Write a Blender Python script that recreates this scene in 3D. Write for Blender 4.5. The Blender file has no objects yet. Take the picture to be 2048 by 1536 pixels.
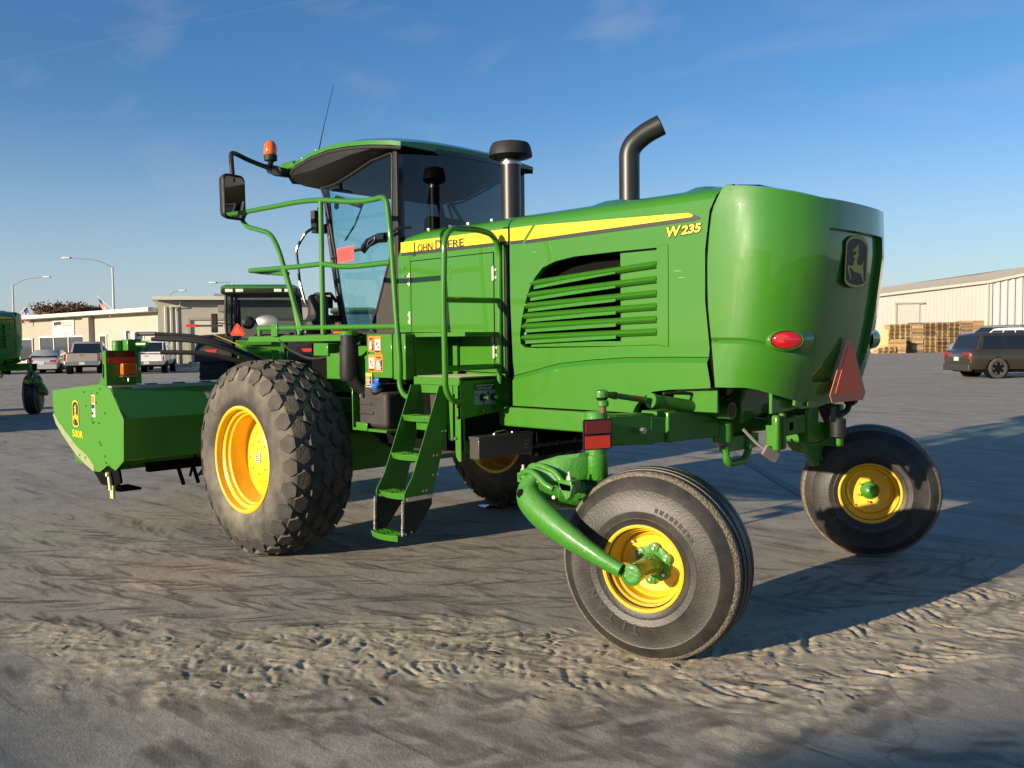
import bpy, bmesh, math, random
import numpy as np
from math import sin, cos, pi, radians, sqrt, atan2, hypot
from mathutils import Vector, Matrix
from mathutils.geometry import tessellate_polygon
random.seed(7)
SC = bpy.context.scene
COL = SC.collection

# ------------------------------------------------------------------ camera
AL = radians(45.8); PITCH = math.atan(86/1774.0); ROLL = 0.0115
v0 = Vector((-cos(AL), sin(AL), 0)); r0 = Vector((sin(AL), cos(AL), 0)); UPV = Vector((0, 0, 1))
vv = v0*cos(PITCH) - UPV*sin(PITCH); u0 = UPV*cos(PITCH) + v0*sin(PITCH)
rr_ = r0*cos(ROLL) - u0*sin(ROLL); uu = u0*cos(ROLL) + r0*sin(ROLL)
cam = bpy.data.cameras.new('camera'); camo = bpy.data.objects.new('camera', cam); COL.objects.link(camo)
M = Matrix((rr_, uu, -vv)).transposed().to_4x4(); M.translation = Vector((0, 0, 1.7)); camo.matrix_world = M
cam.sensor_width = 36; cam.lens = 36*1774/2048.0; cam.clip_start = 0.05; cam.clip_end = 3000
SC.camera = camo

# ------------------------------------------------------------------ light
SUN_EL = radians(11.8); SHAZ = radians(7.5)       # shadows run mostly +Y, a little +X
ldir = Vector((sin(SHAZ)*cos(SUN_EL), cos(SHAZ)*cos(SUN_EL), -sin(SUN_EL)))
sun = bpy.data.lights.new('sun', 'SUN'); sun.energy = 5.0; sun.angle = radians(0.53); sun.color = (1.0, 0.85, 0.64)
suno = bpy.data.objects.new('sun', sun); COL.objects.link(suno); suno.location = (-20, -60, 15)
suno.rotation_euler = ldir.to_track_quat('-Z', 'Y').to_euler()
W = bpy.data.worlds.new('World'); SC.world = W; W.use_nodes = True
nt = W.node_tree; nt.nodes.clear()
wo = nt.nodes.new('ShaderNodeOutputWorld'); bg = nt.nodes.new('ShaderNodeBackground')
sky = nt.nodes.new('ShaderNodeTexSky'); sky.sky_type = 'NISHITA'; sky.sun_disc = False
sky.sun_elevation = radians(24); sky.sun_rotation = atan2(-ldir.x, -ldir.y); sky.altitude = 0
sky.air_density = 1.0; sky.dust_density = 0.35; sky.ozone_density = 2.6
sky.sun_elevation = SUN_EL
bg.inputs[1].default_value = 0.054
# thin cirrus wisps mixed into the sky
tc = nt.nodes.new('ShaderNodeTexCoord'); mp = nt.nodes.new('ShaderNodeMapping')
mp.inputs['Rotation'].default_value = (0.15, 0.1, radians(38)); mp.inputs['Scale'].default_value = (1.2, 5.0, 9.0)
nz = nt.nodes.new('ShaderNodeTexNoise'); nz.inputs['Scale'].default_value = 1.6; nz.inputs['Detail'].default_value = 9; nz.inputs['Roughness'].default_value = 0.55; nz.inputs['Distortion'].default_value = 0.6
rp = nt.nodes.new('ShaderNodeMapRange'); rp.inputs[1].default_value = 0.53; rp.inputs[2].default_value = 0.78
rp.inputs[3].default_value = 0.0; rp.inputs[4].default_value = 0.26
mx = nt.nodes.new('ShaderNodeMix'); mx.data_type = 'RGBA'
mx.inputs[7].default_value = (5.2, 5.6, 6.2, 1)
nt.links.new(tc.outputs['Generated'], mp.inputs[0]); nt.links.new(mp.outputs[0], nz.inputs[0]); nt.links.new(nz.outputs[0], rp.inputs[0])
hs = nt.nodes.new('ShaderNodeHueSaturation'); hs.inputs['Saturation'].default_value = 1.22; hs.inputs['Value'].default_value = 1.50
gmx = nt.nodes.new('ShaderNodeMix'); gmx.data_type = 'RGBA'; gmx.blend_type = 'MULTIPLY'; gmx.inputs[0].default_value = 1; gmx.inputs[7].default_value = (0.99, 1.01, 1.17, 1)
hz_ = nt.nodes.new('ShaderNodeMix'); hz_.data_type = 'RGBA'; hz_.inputs[7].default_value = (3.9, 4.5, 4.7, 1)
sz_ = nt.nodes.new('ShaderNodeSeparateXYZ'); nt.links.new(tc.outputs['Generated'], sz_.inputs[0])
ab_ = nt.nodes.new('ShaderNodeMath'); ab_.operation = 'ABSOLUTE'; nt.links.new(sz_.outputs[2], ab_.inputs[0])
hr_ = nt.nodes.new('ShaderNodeMapRange'); hr_.interpolation_type = 'SMOOTHSTEP'; hr_.inputs[1].default_value = 0.0; hr_.inputs[2].default_value = 0.26; hr_.inputs[3].default_value = 0.55; hr_.inputs[4].default_value = 0.0
nt.links.new(ab_.outputs[0], hr_.inputs[0]); nt.links.new(hr_.outputs[0], hz_.inputs[0]); nt.links.new(sky.outputs[0], hz_.inputs[6])
nt.links.new(hz_.outputs[2], hs.inputs['Color']); nt.links.new(hs.outputs[0], gmx.inputs[6])
nt.links.new(rp.outputs[0], mx.inputs[0]); nt.links.new(gmx.outputs[2], mx.inputs[6])
# old vapour trail, a faint great-circle streak
def pdir(px, py): return (vv*1774+rr_*(px-1024)-uu*(py-768)).normalized()
dA_, dB_ = pdir(60, 112), pdir(600, 2); nn_ = dA_.cross(dB_).normalized()
def wmath(op, *a):
    n = nt.nodes.new('ShaderNodeMath'); n.operation = op; n.use_clamp = False
    for i, q in enumerate(a):
        if hasattr(q, 'links'): nt.links.new(q, n.inputs[i])
        else: n.inputs[i].default_value = q
    return n.outputs[0]
def wdot(vec):
    n = nt.nodes.new('ShaderNodeVectorMath'); n.operation = 'DOT_PRODUCT'; nt.links.new(tc.outputs['Generated'], n.inputs[0]); n.inputs[1].default_value = vec; return n.outputs['Value']
mid_ = (dA_+dB_).normalized()
ln = wmath('MAXIMUM', wmath('SUBTRACT', 1.0, wmath('DIVIDE', wmath('ABSOLUTE', wdot(nn_)), 0.0016)), 0.0)
ex_ = wmath('GREATER_THAN', wdot(mid_), 0.985)
tr = nt.nodes.new('ShaderNodeMix'); tr.data_type = 'RGBA'; tr.inputs[7].default_value = (5.2, 5.6, 6.2, 1)
nt.links.new(wmath('MULTIPLY', wmath('MULTIPLY', ln, ex_), .05), tr.inputs[0]); nt.links.new(mx.outputs[2], tr.inputs[6])
nt.links.new(bg.outputs[0], wo.inputs[0])
nt.links.new(tr.outputs[2], bg.inputs[0])
SC.view_settings.view_transform = 'Standard'; SC.view_settings.look = 'None'
SC.view_settings.exposure = 0.74; SC.view_settings.gamma = 1
SC.render.engine = 'CYCLES'
SC.cycles.max_bounces = 8; SC.cycles.transparent_max_bounces = 16

# ------------------------------------------------------------------ materials
MATS = {}
def mat(name, col, rough=0.5, metal=0.0, coat=0.0, spec=0.5, noise=None, bump=None, emit=None, dust=None, coatr=0.05):
    """noise=(scale, amount, col2)  bump=(scale, strength)  dust=(colour, amount)"""
    if name in MATS: return MATS[name]
    m = bpy.data.materials.new(name); m.use_nodes = True; t = m.node_tree; b = t.nodes['Principled BSDF']
    b.inputs['Base Color'].default_value = (*col, 1); b.inputs['Roughness'].default_value = rough
    b.inputs['Metallic'].default_value = metal; b.inputs['Specular IOR Level'].default_value = spec
    b.inputs['Coat Weight'].default_value = coat; b.inputs['Coat Roughness'].default_value = coatr
    tcn = t.nodes.new('ShaderNodeTexCoord'); geo = t.nodes.new('ShaderNodeNewGeometry')
    last = None
    if noise:
        n = t.nodes.new('ShaderNodeTexNoise'); n.inputs['Scale'].default_value = noise[0]; n.inputs['Detail'].default_value = 7; n.inputs['Roughness'].default_value = 0.65
        t.links.new(geo.outputs['Position'], n.inputs[0])
        r = t.nodes.new('ShaderNodeMapRange'); r.inputs[1].default_value = 0.35; r.inputs[2].default_value = 0.72; r.inputs[3].default_value = 0; r.inputs[4].default_value = noise[1]
        t.links.new(n.outputs[0], r.inputs[0])
        x = t.nodes.new('ShaderNodeMix'); x.data_type = 'RGBA'; x.inputs[6].default_value = (*col, 1); x.inputs[7].default_value = (*noise[2], 1)
        t.links.new(r.outputs[0], x.inputs[0]); t.links.new(x.outputs[2], b.inputs['Base Color']); last = x.outputs[2]
    if dust:
        # settled dust: thicker on faces that look up, broken up by noise
        n2 = t.nodes.new('ShaderNodeTexNoise'); n2.inputs['Scale'].default_value = 9; n2.inputs['Detail'].default_value = 8
        t.links.new(geo.outputs['Position'], n2.inputs[0])
        sx = t.nodes.new('ShaderNodeSeparateXYZ'); t.links.new(geo.outputs['Normal'], sx.inputs[0])
        ad = t.nodes.new('ShaderNodeMath'); ad.operation = 'MULTIPLY_ADD'; ad.inputs[1].default_value = 0.6; ad.inputs[2].default_value = 0.45
        t.links.new(sx.outputs[2], ad.inputs[0])
        mu = t.nodes.new('ShaderNodeMath'); mu.operation = 'MULTIPLY'; t.links.new(ad.outputs[0], mu.inputs[0]); t.links.new(n2.outputs[0], mu.inputs[1])
        mr = t.nodes.new('ShaderNodeMapRange'); mr.inputs[1].default_value = 0.12; mr.inputs[2].default_value = 0.5; mr.inputs[4].default_value = dust[1]
        t.links.new(mu.outputs[0], mr.inputs[0])
        x2 = t.nodes.new('ShaderNodeMix'); x2.data_type = 'RGBA'; x2.inputs[6].default_value = (*col, 1); x2.inputs[7].default_value = (*dust[0], 1)
        if last: t.links.new(last, x2.inputs[6])
        t.links.new(mr.outputs[0], x2.inputs[0]); t.links.new(x2.outputs[2], b.inputs['Base Color'])
        rm = t.nodes.new('ShaderNodeMapRange'); rm.inputs[2].default_value = max(dust[1], .01); rm.inputs[3].default_value = rough; rm.inputs[4].default_value = 0.8
        t.links.new(mr.outputs[0], rm.inputs[0]); t.links.new(rm.outputs[0], b.inputs['Roughness'])
    if bump:
        n3 = t.nodes.new('ShaderNodeTexNoise'); n3.inputs['Scale'].default_value = bump[0]; n3.inputs['Detail'].default_value = 6
        t.links.new(geo.outputs['Position'], n3.inputs[0])
        bp = t.nodes.new('ShaderNodeBump'); bp.inputs['Strength'].default_value = bump[1]; bp.inputs['Distance'].default_value = 0.02
        t.links.new(n3.outputs[0], bp.inputs['Height']); t.links.new(bp.outputs[0], b.inputs['Normal'])
    if emit:
        b.inputs['Emission Color'].default_value = (*emit[0], 1); b.inputs['Emission Strength'].default_value = emit[1]
    MATS[name] = m; return m
GREEN = mat('green_paint', (0.038, 0.172, 0.010), 0.42, coat=0.9, coatr=0.02, spec=.2, noise=(1.7, 0.25, (0.045, 0.208, 0.009)), bump=(900, 0.012))
GREENR = mat('green_frame_paint', (0.034, 0.175, 0.007), 0.46, spec=.2, coat=0.35, coatr=0.12, dust=((0.22, 0.24, 0.12), 0.16), bump=(60, 0.06))
GREENC = mat('green_cast_paint', (0.036, 0.200, 0.012), 0.36, coat=0.55, coatr=0.12, dust=((0.20, 0.26, 0.12), 0.12), bump=(45, 0.22))
YEL = mat('yellow_wheel_paint', (0.80, 0.49, 0.010), 0.36, coat=0.4, coatr=0.1, dust=((0.38, 0.27, 0.10), 0.30), bump=(80, 0.05))
YDEC = mat('yellow_decal', (0.88, 0.66, 0.015), 0.4, coat=0.3)
BDEC = mat('black_decal', (0.035, 0.028, 0.022), 0.35, coat=0.3)
BLACK = mat('black_plastic', (0.011, 0.011, 0.011), 0.5, spec=.35, dust=((0.10, 0.09, 0.075), 0.14))
BLACKG = mat('black_gloss', (0.012, 0.012, 0.013), 0.18, coat=0.3)
DKGREY = mat('dark_grey_plastic', (0.032, 0.029, 0.026), 0.55, spec=.35, dust=((0.13, 0.115, 0.09), 0.25), bump=(150, 0.1))
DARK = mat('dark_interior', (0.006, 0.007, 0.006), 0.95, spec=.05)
RUB = mat('tyre_rubber', (0.030, 0.028, 0.026), 0.75, dust=((0.22, 0.188, 0.138), 0.9), bump=(70, 0.15))
RUBT = mat('tread_rubber', (0.032, 0.030, 0.027), 0.8, dust=((0.22, 0.18, 0.13), 0.45), bump=(60, 0.35))
RUBC = mat('caster_rubber', (0.014, 0.0135, 0.013), 0.48, noise=(7, 0.75, (0.060, 0.051, 0.040)), bump=(90, 0.12))
STEEL = mat('bare_steel', (0.42, 0.40, 0.36), 0.38, metal=1.0)
ZINC = mat('zinc_bolt', (0.75, 0.70, 0.58), 0.3, metal=1.0)
RUST = mat('rusty_thread', (0.16, 0.065, 0.028), 0.7, bump=(200, 0.3))
CHAR = mat('satin_black_pipe', (0.016, 0.0155, 0.015), 0.40, noise=(30, 0.4, (0.030, 0.028, 0.026)))
REDR = mat('red_reflector', (0.62, 0.035, 0.012), 0.35, coat=0.4)
REDD = mat('dark_red_lens', (0.16, 0.012, 0.008), 0.18, coat=0.8)
ORA = mat('orange_fluorescent', (1.0, 0.20, 0.10), 0.7, spec=.1)
AMB = mat('amber_lens', (0.78, 0.13, 0.006), 0.15, coat=0.8)
WHT = mat('white_label', (0.62, 0.60, 0.54), 0.5)
ORL = mat('orange_label', (0.85, 0.20, 0.015), 0.5)
BLUE = mat('blue_cap', (0.03, 0.16, 0.62), 0.4, bump=(80, 0.6))
REDP = mat('red_paper', (0.85, 0.075, 0.075), 0.7)
MIRR = mat('mirror_glass', (0.85, 0.85, 0.85), 0.02, metal=1.0)
SEAT = mat('seat_fabric', (0.02, 0.02, 0.022), 0.9)
GALV = mat('galvanised_top', (0.50, 0.50, 0.46), 0.4, metal=0.6)
def weather(m, a=.30, b=.62):
    t = m.node_tree; bs = t.nodes['Principled BSDF']; g = t.nodes.new('ShaderNodeNewGeometry')
    mp_ = t.nodes.new('ShaderNodeMapping'); mp_.inputs['Scale'].default_value = (6, 6, 1.8); n = t.nodes.new('ShaderNodeTexNoise'); n.inputs['Scale'].default_value = 1.0; n.inputs['Detail'].default_value = 8; n.inputs['Roughness'].default_value = .7
    t.links.new(g.outputs['Position'], mp_.inputs[0]); t.links.new(mp_.outputs[0], n.inputs[0])
    r = t.nodes.new('ShaderNodeMapRange'); r.inputs[1].default_value = .35; r.inputs[2].default_value = .75; r.inputs[3].default_value = a; r.inputs[4].default_value = b; t.links.new(n.outputs[0], r.inputs[0]); t.links.new(r.outputs[0], bs.inputs['Roughness'])
    r2 = t.nodes.new('ShaderNodeMapRange'); r2.inputs[1].default_value = .45; r2.inputs[2].default_value = .8; r2.inputs[3].default_value = .012; r2.inputs[4].default_value = .05; t.links.new(n.outputs[0], r2.inputs[0]); t.links.new(r2.outputs[0], bs.inputs['Coat Roughness'])
weather(GREEN, .36, .54)
def glass(name, tint, gl=1.0):
    m = bpy.data.materials.new(name); m.use_nodes = True; t = m.node_tree; t.nodes.clear()
    o = t.nodes.new('ShaderNodeOutputMaterial'); f = t.nodes.new('ShaderNodeLayerWeight'); f.inputs[0].default_value = 0.5
    pw = t.nodes.new('ShaderNodeMath'); pw.operation = 'POWER'; pw.inputs[1].default_value = 4.5; t.links.new(f.outputs['Facing'], pw.inputs[0])
    ad = t.nodes.new('ShaderNodeMath'); ad.operation = 'MULTIPLY_ADD'; ad.inputs[1].default_value = 0.9; ad.inputs[2].default_value = 0.055; t.links.new(pw.outputs[0], ad.inputs[0])
    a = t.nodes.new('ShaderNodeBsdfTransparent'); a.inputs[0].default_value = (*tint, 1)
    g = t.nodes.new('ShaderNodeBsdfGlossy'); g.inputs['Roughness'].default_value = 0.0; g.inputs[0].default_value = (gl, gl, gl, 1)
    x = t.nodes.new('ShaderNodeMixShader'); t.links.new(ad.outputs[0], x.inputs[0]); t.links.new(a.outputs[0], x.inputs[1]); t.links.new(g.outputs[0], x.inputs[2]); t.links.new(x.outputs[0], o.inputs[0])
    MATS[name] = m; return m
GLS = glass('cab_glass', (0.72, 0.90, 0.88))
GLT = glass('tinted_rear_glass', (0.085, 0.095, 0.11))
CARG = mat('car_window', (0.012, 0.014, 0.016), 0.05, coat=0.5)

# ------------------------------------------------------------------ geometry helpers
def V(*a): return Vector(a)
def basis(d):
    d = Vector(d).normalized(); a = Vector((0, 0, 1)) if abs(d.z) < 0.9 else Vector((1, 0, 0))
    x = d.cross(a).normalized(); return x, d.cross(x).normalized(), d
def fillet(pts, rad, n=5):
    """round the corners of a polyline"""
    P = [Vector(p) for p in pts]; out = [P[0]]
    for i in range(1, len(P)-1):
        a, b, c = P[i-1], P[i], P[i+1]
        r = rad[i] if isinstance(rad, (list, tuple)) else rad
        r = min(r, (a-b).length*0.48, (c-b).length*0.48)
        p = b+(a-b).normalized()*r; q = b+(c-b).normalized()*r
        for k in range(n+1):
            s = k/n; out.append(p*(1-s)**2+b*2*s*(1-s)+q*s*s)
    out.append(P[-1]); return out
class MB:
    def __init__(s): s.v = []; s.f = []
    def add(s, vs, fs):
        o = len(s.v); s.v += [Vector(p) for p in vs]; s.f += [tuple(i+o for i in f) for f in fs]; return s
    def box(s, x0, x1, y0, y1, z0, z1):
        return s.add([(x, y, z) for x in (x0, x1) for y in (y0, y1) for z in (z0, z1)],
                     [(0, 1, 3, 2), (4, 6, 7, 5), (0, 4, 5, 1), (2, 3, 7, 6), (0, 2, 6, 4), (1, 5, 7, 3)])
    def obox(s, c, ax, ay, az):
        c, ax, ay, az = map(Vector, (c, ax, ay, az))
        return s.add([c+ax*i+ay*j+az*k for i in (-1, 1) for j in (-1, 1) for k in (-1, 1)],
                     [(0, 1, 3, 2), (4, 6, 7, 5), (0, 4, 5, 1), (2, 3, 7, 6), (0, 2, 6, 4), (1, 5, 7, 3)])
    def loft(s, rings, closed=True, caps=True):
        n = len(rings[0]); vs = [p for r in rings for p in r]; fs = []
        for i in range(len(rings)-1):
            for j in range(n if closed else n-1):
                k = (j+1) % n; fs.append((i*n+j, i*n+k, (i+1)*n+k, (i+1)*n+j))
        if caps and closed:
            fs.append(tuple(range(n))[::-1]); fs.append(tuple((len(rings)-1)*n+j for j in range(n)))
        return s.add(vs, fs)
    def tube(s, pts, r, n=10, caps=True, flat=1.0):
        P = [Vector(p) for p in pts]; rings = []
        d0 = (P[1]-P[0]).normalized(); x, y, _ = basis(d0)
        for i, p in enumerate(P):
            d = ((P[min(i+1, len(P)-1)]-p).normalized() if i < len(P)-1 else Vector()) + ((p-P[i-1]).normalized() if i else Vector())
            if d.length < 1e-6: d = d0
            d.normalize(); x = (x-d*x.dot(d)).normalized(); y = d.cross(x)
            rad = r[i] if isinstance(r, (list, tuple)) else r
            rings.append([p+(x*cos(2*pi*k/n)+y*sin(2*pi*k/n)*flat)*rad for k in range(n)])
        return s.loft(rings, True, caps)
    def cyl(s, a, b, r, r2=None, n=20, caps=True):
        a, b = Vector(a), Vector(b); x, y, d = basis(b-a); r2 = r if r2 is None else r2
        return s.loft([[a+(x*cos(2*pi*k/n)+y*sin(2*pi*k/n))*r for k in range(n)], [b+(x*cos(2*pi*k/n)+y*sin(2*pi*k/n))*r2 for k in range(n)]], True, caps)
    def lathe(s, prof, c, axis, n=48, caps=False):
        """prof: (radius, distance along axis)"""
        c = Vector(c); x, y, d = basis(axis)
        return s.loft([[c+d*h+(x*cos(2*pi*k/n)+y*sin(2*pi*k/n))*r for k in range(n)] for r, h in prof], True, caps)
    def prism(s, poly, off, holes=()):
        """planar 3-D polygon extruded by off, optional holes"""
        off = Vector(off); loops = [[Vector(p) for p in poly]]+[[Vector(p) for p in h] for h in holes]
        flat = [p for l in loops for p in l]; n = len(flat); tris = tessellate_polygon(loops)
        vs = flat+[p+off for p in flat]; fs = [tuple(t) for t in tris]+[tuple(i+n for i in t)[::-1] for t in tris]
        k = 0
        for l in loops:
            m = len(l)
            for i in range(m): j = (i+1) % m; fs.append((k+i, k+j, k+j+n, k+i+n))
            k += m
        return s.add(vs, fs)
    def sheet(s, poly, holes=()):
        loops = [[Vector(p) for p in poly]]+[[Vector(p) for p in h] for h in holes]
        return s.add([p for l in loops for p in l], [tuple(t) for t in tessellate_polygon(loops)])
    def bolt(s, p, d, r=0.012, h=0.012):
        d = Vector(d).normalized(); return s.cyl(Vector(p), Vector(p)+d*h, r, r*0.85, 6)
WLOC = {}
def setp(o, label=None, cat=None, group=None, kind=None):
    if label: o['label'] = label
    if cat: o['category'] = cat
    if group: o['group'] = group
    if kind: o['kind'] = kind
    return o
def empty(name, loc, parent=None, label=None, cat=None, group=None):
    o = bpy.data.objects.new(name, None); COL.objects.link(o); o.empty_display_size = 0.2
    l = Vector(loc); WLOC[o.name] = l.copy()
    if parent: o.parent = parent; o.location = l-WLOC[parent.name]
    else: o.location = l
    return setp(o, label, cat, group)
SING = {'louvre_slats': 'louvre_slat', 'engine_hoses': 'engine_hose', 'hood_skirt': 'hood_skirt', 'riser_panel': 'riser_panel', 'hood_blister': 'hood_blister', 'cross_plate': 'cross_plate', 'clamp_bolts': 'clamp_bolt', 'panel_bolts': 'panel_bolt',
 'wheel_bolts': 'wheel_bolt', 'wheel_nuts': 'wheel_nut', 'ladder_bolts': 'ladder_bolt', 'cheek_bolts': 'cheek_bolt', 'battery': 'battery', 'brace_straps': 'brace_strap', 'header_hoses': 'header_hose', 'hydraulic_hoses': 'hydraulic_hose', 'hose_fittings': 'hose_fitting', 'panel_rivets': 'panel_rivet', 'rail_slots': 'rail_slot', 'post_caps': 'post_cap', 'jump_post_base': 'jump_post_base', 'door_handles': 'door_handle', 'conduit_pipes': 'conduit_pipe', 'tool_lockers': 'tool_locker', 'seam_backing': 'seam_backing', 'rear_apron': 'rear_apron', 'lock_nut': 'lock_nut', 'piston_rod': 'piston_rod', 'tie_rod': 'tie_rod', 'seal_strip': 'seal_strip', 'fender_bracket': 'fender_bracket', 'black_stripe': 'black_stripe', 'yellow_stripe': 'yellow_stripe', 'pivot_nut': 'pivot_nut', 'sun_visor_arm': 'sun_visor_arm', 'under_tray': 'under_tray'}
def islands(mb):
    key = {}; par = list(range(len(mb.v)))
    def fd(i):
        while par[i] != i: par[i] = par[par[i]]; i = par[i]
        return i
    for i, p in enumerate(mb.v):
        k = (round(p.x, 4), round(p.y, 4), round(p.z, 4))
        if k in key: par[fd(i)] = fd(key[k])
        else: key[k] = i
    for f in mb.f:
        for i in f[1:]: par[fd(i)] = fd(f[0])
    g = {}
    for f in mb.f: g.setdefault(fd(f[0]), []).append(f)
    out = []
    for fs in g.values():
        ids = sorted({i for f in fs for i in f}); mp_ = {i: k for k, i in enumerate(ids)}; q = MB(); q.v = [mb.v[i] for i in ids]; q.f = [tuple(mp_[i] for i in f) for f in fs]; out.append(q)
    return out
def build(mb, name, m, *a, **k):
    if name in SING:
        o = None
        for q in islands(mb): o = build1(q, SING[name], m, *a, **k)
        return o
    return build1(mb, name, m, *a, **k)
def build1(mb, name, m, parent=None, label=None, cat=None, group=None, kind=None, bevel=0, sharp=35, origin=None, seg=2, solid=0, sub=0):
    vs = mb.v; mn = Vector((min(p.x for p in vs), min(p.y for p in vs), min(p.z for p in vs))); mxx = Vector((max(p.x for p in vs), max(p.y for p in vs), max(p.z for p in vs)))
    c = Vector(origin) if origin is not None else (mn+mxx)/2
    me = bpy.data.meshes.new(name); me.from_pydata([p-c for p in vs], [], mb.f); me.validate()
    bm = bmesh.new(); bm.from_mesh(me); bmesh.ops.recalc_face_normals(bm, faces=bm.faces)
    bm.to_mesh(me); bm.free()
    me.polygons.foreach_set('use_smooth', [True]*len(me.polygons)); me.set_sharp_from_angle(angle=radians(sharp))
    o = bpy.data.objects.new(name, me); COL.objects.link(o); me.materials.append(m)
    WLOC[o.name] = c.copy()
    if parent: o.parent = parent; o.location = c-WLOC[parent.name]
    else: o.location = c
    if bevel:
        b = o.modifiers.new('bevel', 'BEVEL'); b.width = bevel; b.segments = seg; b.limit_method = 'ANGLE'; b.angle_limit = radians(40)
        b.harden_normals = False
    if sub:
        b = o.modifiers.new('subd', 'SUBSURF'); b.levels = sub; b.render_levels = sub
    return setp(o, label, cat, group, kind)
def text(body, name, m, origin, xdir, ydir, size, parent, width=None, bold=0.0, ext=0.001, shear=0.0, align='LEFT'):
    cu = bpy.data.curves.new('t', 'FONT'); cu.body = body; cu.size = size; cu.extrude = ext; cu.offset = bold; cu.shear = shear; cu.align_x = align; cu.resolution_u = 3
    to = bpy.data.objects.new('t', cu); COL.objects.link(to); bpy.context.view_layer.update()
    me = bpy.data.meshes.new_from_object(to.evaluated_get(bpy.context.evaluated_depsgraph_get()))
    bpy.data.objects.remove(to); bpy.data.curves.remove(cu)
    X = Vector(xdir).normalized(); Y = Vector(ydir).normalized(); Z = X.cross(Y)
    co = [v.co.copy() for v in me.vertices]; fs = [tuple(p.vertices) for p in me.polygons]
    w = max(c.x for c in co)-min(c.x for c in co); sx = (width/w) if width else 1
    mb = MB(); mb.add([Vector(origin)+X*c.x*sx+Y*c.y+Z*c.z for c in co], fs); bpy.data.meshes.remove(me)
    return build(mb, name, m, parent)
def copy_tree(o, parent=None):
    c = o.copy(); COL.objects.link(c); c.parent = parent
    for ch in o.children: copy_tree(ch, c)
    return c

YB = 4.45      # near side plane of the body
YC = 5.2       # centre plane
def mir(p): return Vector((p[0], 2*YC-p[1], p[2]))
def sideY(pts, y): return [Vector((x, y, z)) for x, z in pts]

# ================================================================== the self-propelled windrower
WR = empty('windrower', (-4.5, YC, 0), None, 'large green self-propelled windrower with cab, yellow wheels and mower header, nearest in the yard', 'windrower', 'green windrowers parked in the yard')

# ---------------- hood (engine hood with louvres)
seamx = lambda z: np.interp(z, [1.42, 1.64, 1.92, 2.21, 2.43, 2.56], [-2.72, -2.74, -2.77, -2.77, -2.74, -2.67])
XF = -4.335
hb = MB()
low = [(XF+.035, 1.25), (-3.66, 1.25), (-3.27, 1.25), (-3.25, 1.29), (-3.20, 1.345), (-3.12, 1.385), (-3.0, 1.40), (-2.72, 1.415)]
side = [(XF, 2.495), (XF, 1.99), (XF+.02, 1.55), (XF+.035, 1.46)]
def creasez(x): return float(np.interp(x, [-4.30, -3.88, -3.34, -2.74], [1.46, 1.55, 1.59, 1.595]))
cr = [(-4.1, creasez(-4.1)), (-3.88, 1.55), (-3.6, 1.575), (-3.34, 1.59), (-3.0, 1.595), (-2.745, 1.595)]
up = [(seamx(z), z) for z in (1.64, 1.78, 1.92, 2.06, 2.21, 2.33, 2.43, 2.495)]
outer = side+cr+up
louv = [(-4.24, 1.68), (-4.245, 1.75), (-4.225, 1.86), (-4.19, 1.97), (-4.15, 2.06), (-4.10, 2.13), (-4.03, 2.19), (-3.92, 2.225), (-3.75, 2.245), (-3.42, 2.25), (-3.10, 2.25), (-3.10, 1.665), (-3.6, 1.655), (-4.1, 1.650), (-4.20, 1.655)]
hb.sheet(sideY(outer, YB), [sideY(louv, YB)])
hb.sheet([mir(p) for p in sideY(outer, YB)])
crown = [(0.0, 2.495), (0.006, 2.515), (0.03, 2.542), (0.08, 2.565), (0.17, 2.587), (0.40, 2.612), (0.75, 2.62)]
def crownring(x, dz=0, scale=1):
    r = [Vector((x, YB+a, z+dz)) for a, z in crown]; return r+[mir(p) for p in reversed(r[:-1])]
xs = [XF, -4.0, -3.6, -3.2, -2.9]
rings = [crownring(x) for x in xs]
last = [Vector((float(np.interp(p.z, [2.5, 2.6], [-2.705, -2.65])), p.y, p.z)) for p in crownring(-2.68)]
hb.loft(rings+[last], closed=False)
# recess walls of the louvre panel
RD = 0.045
lp = sideY(louv, YB); lq = sideY(louv, YB+RD)
for i in range(len(lp)):
    j = (i+1) % len(lp); hb.add([lp[i], lp[j], lq[j], lq[i]], [(0, 1, 2, 3)])
hood = build(hb, 'engine_hood', GREEN, WR, sharp=30)
mb = MB()   # thickness / return flange at the hood's front edge and rear edge
mb.sheet(sideY([(x, z) for x, z in up], YB)[:1]+sideY([(x, z) for x, z in up], YB)[1:]+[Vector((x-.012, YB+.05, z)) for x, z in reversed(up)]) if False else None
# closed part of the louvre panel + raised plain strip
mb.prism(sideY([(-3.41, 2.249), (-3.102, 2.249), (-3.102, 1.667), (-3.41, 1.66)], YB+RD-.001), (0, .01, 0))
mb.prism(sideY([(-4.17, 1.692), (-3.41, 1.692), (-3.41, 1.66), (-4.19, 1.657)], YB+RD-.001), (0, .01, 0))
mb.prism(sideY([(-3.10, 2.262), (-3.02, 2.262), (-3.02, 1.655), (-3.10, 1.665)], YB-.006), (0, .01, 0))
build(mb, 'louvre_backing', GREEN, hood, bevel=.003)
mb = MB()
ls = [(205, 885, 770), (165, 980, 875), (140, 1075, 975), (118, 1165, 1080), (105, 1255, 1185), (98, 1355, 1290)]
slz = [(-4.165, 2.098, 2.160), (-4.200, 2.020, 2.070), (-4.222, 1.946, 1.985), (-4.238, 1.875, 1.905), (-4.246, 1.805, 1.828), (-4.250, 1.728, 1.752)]
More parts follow.
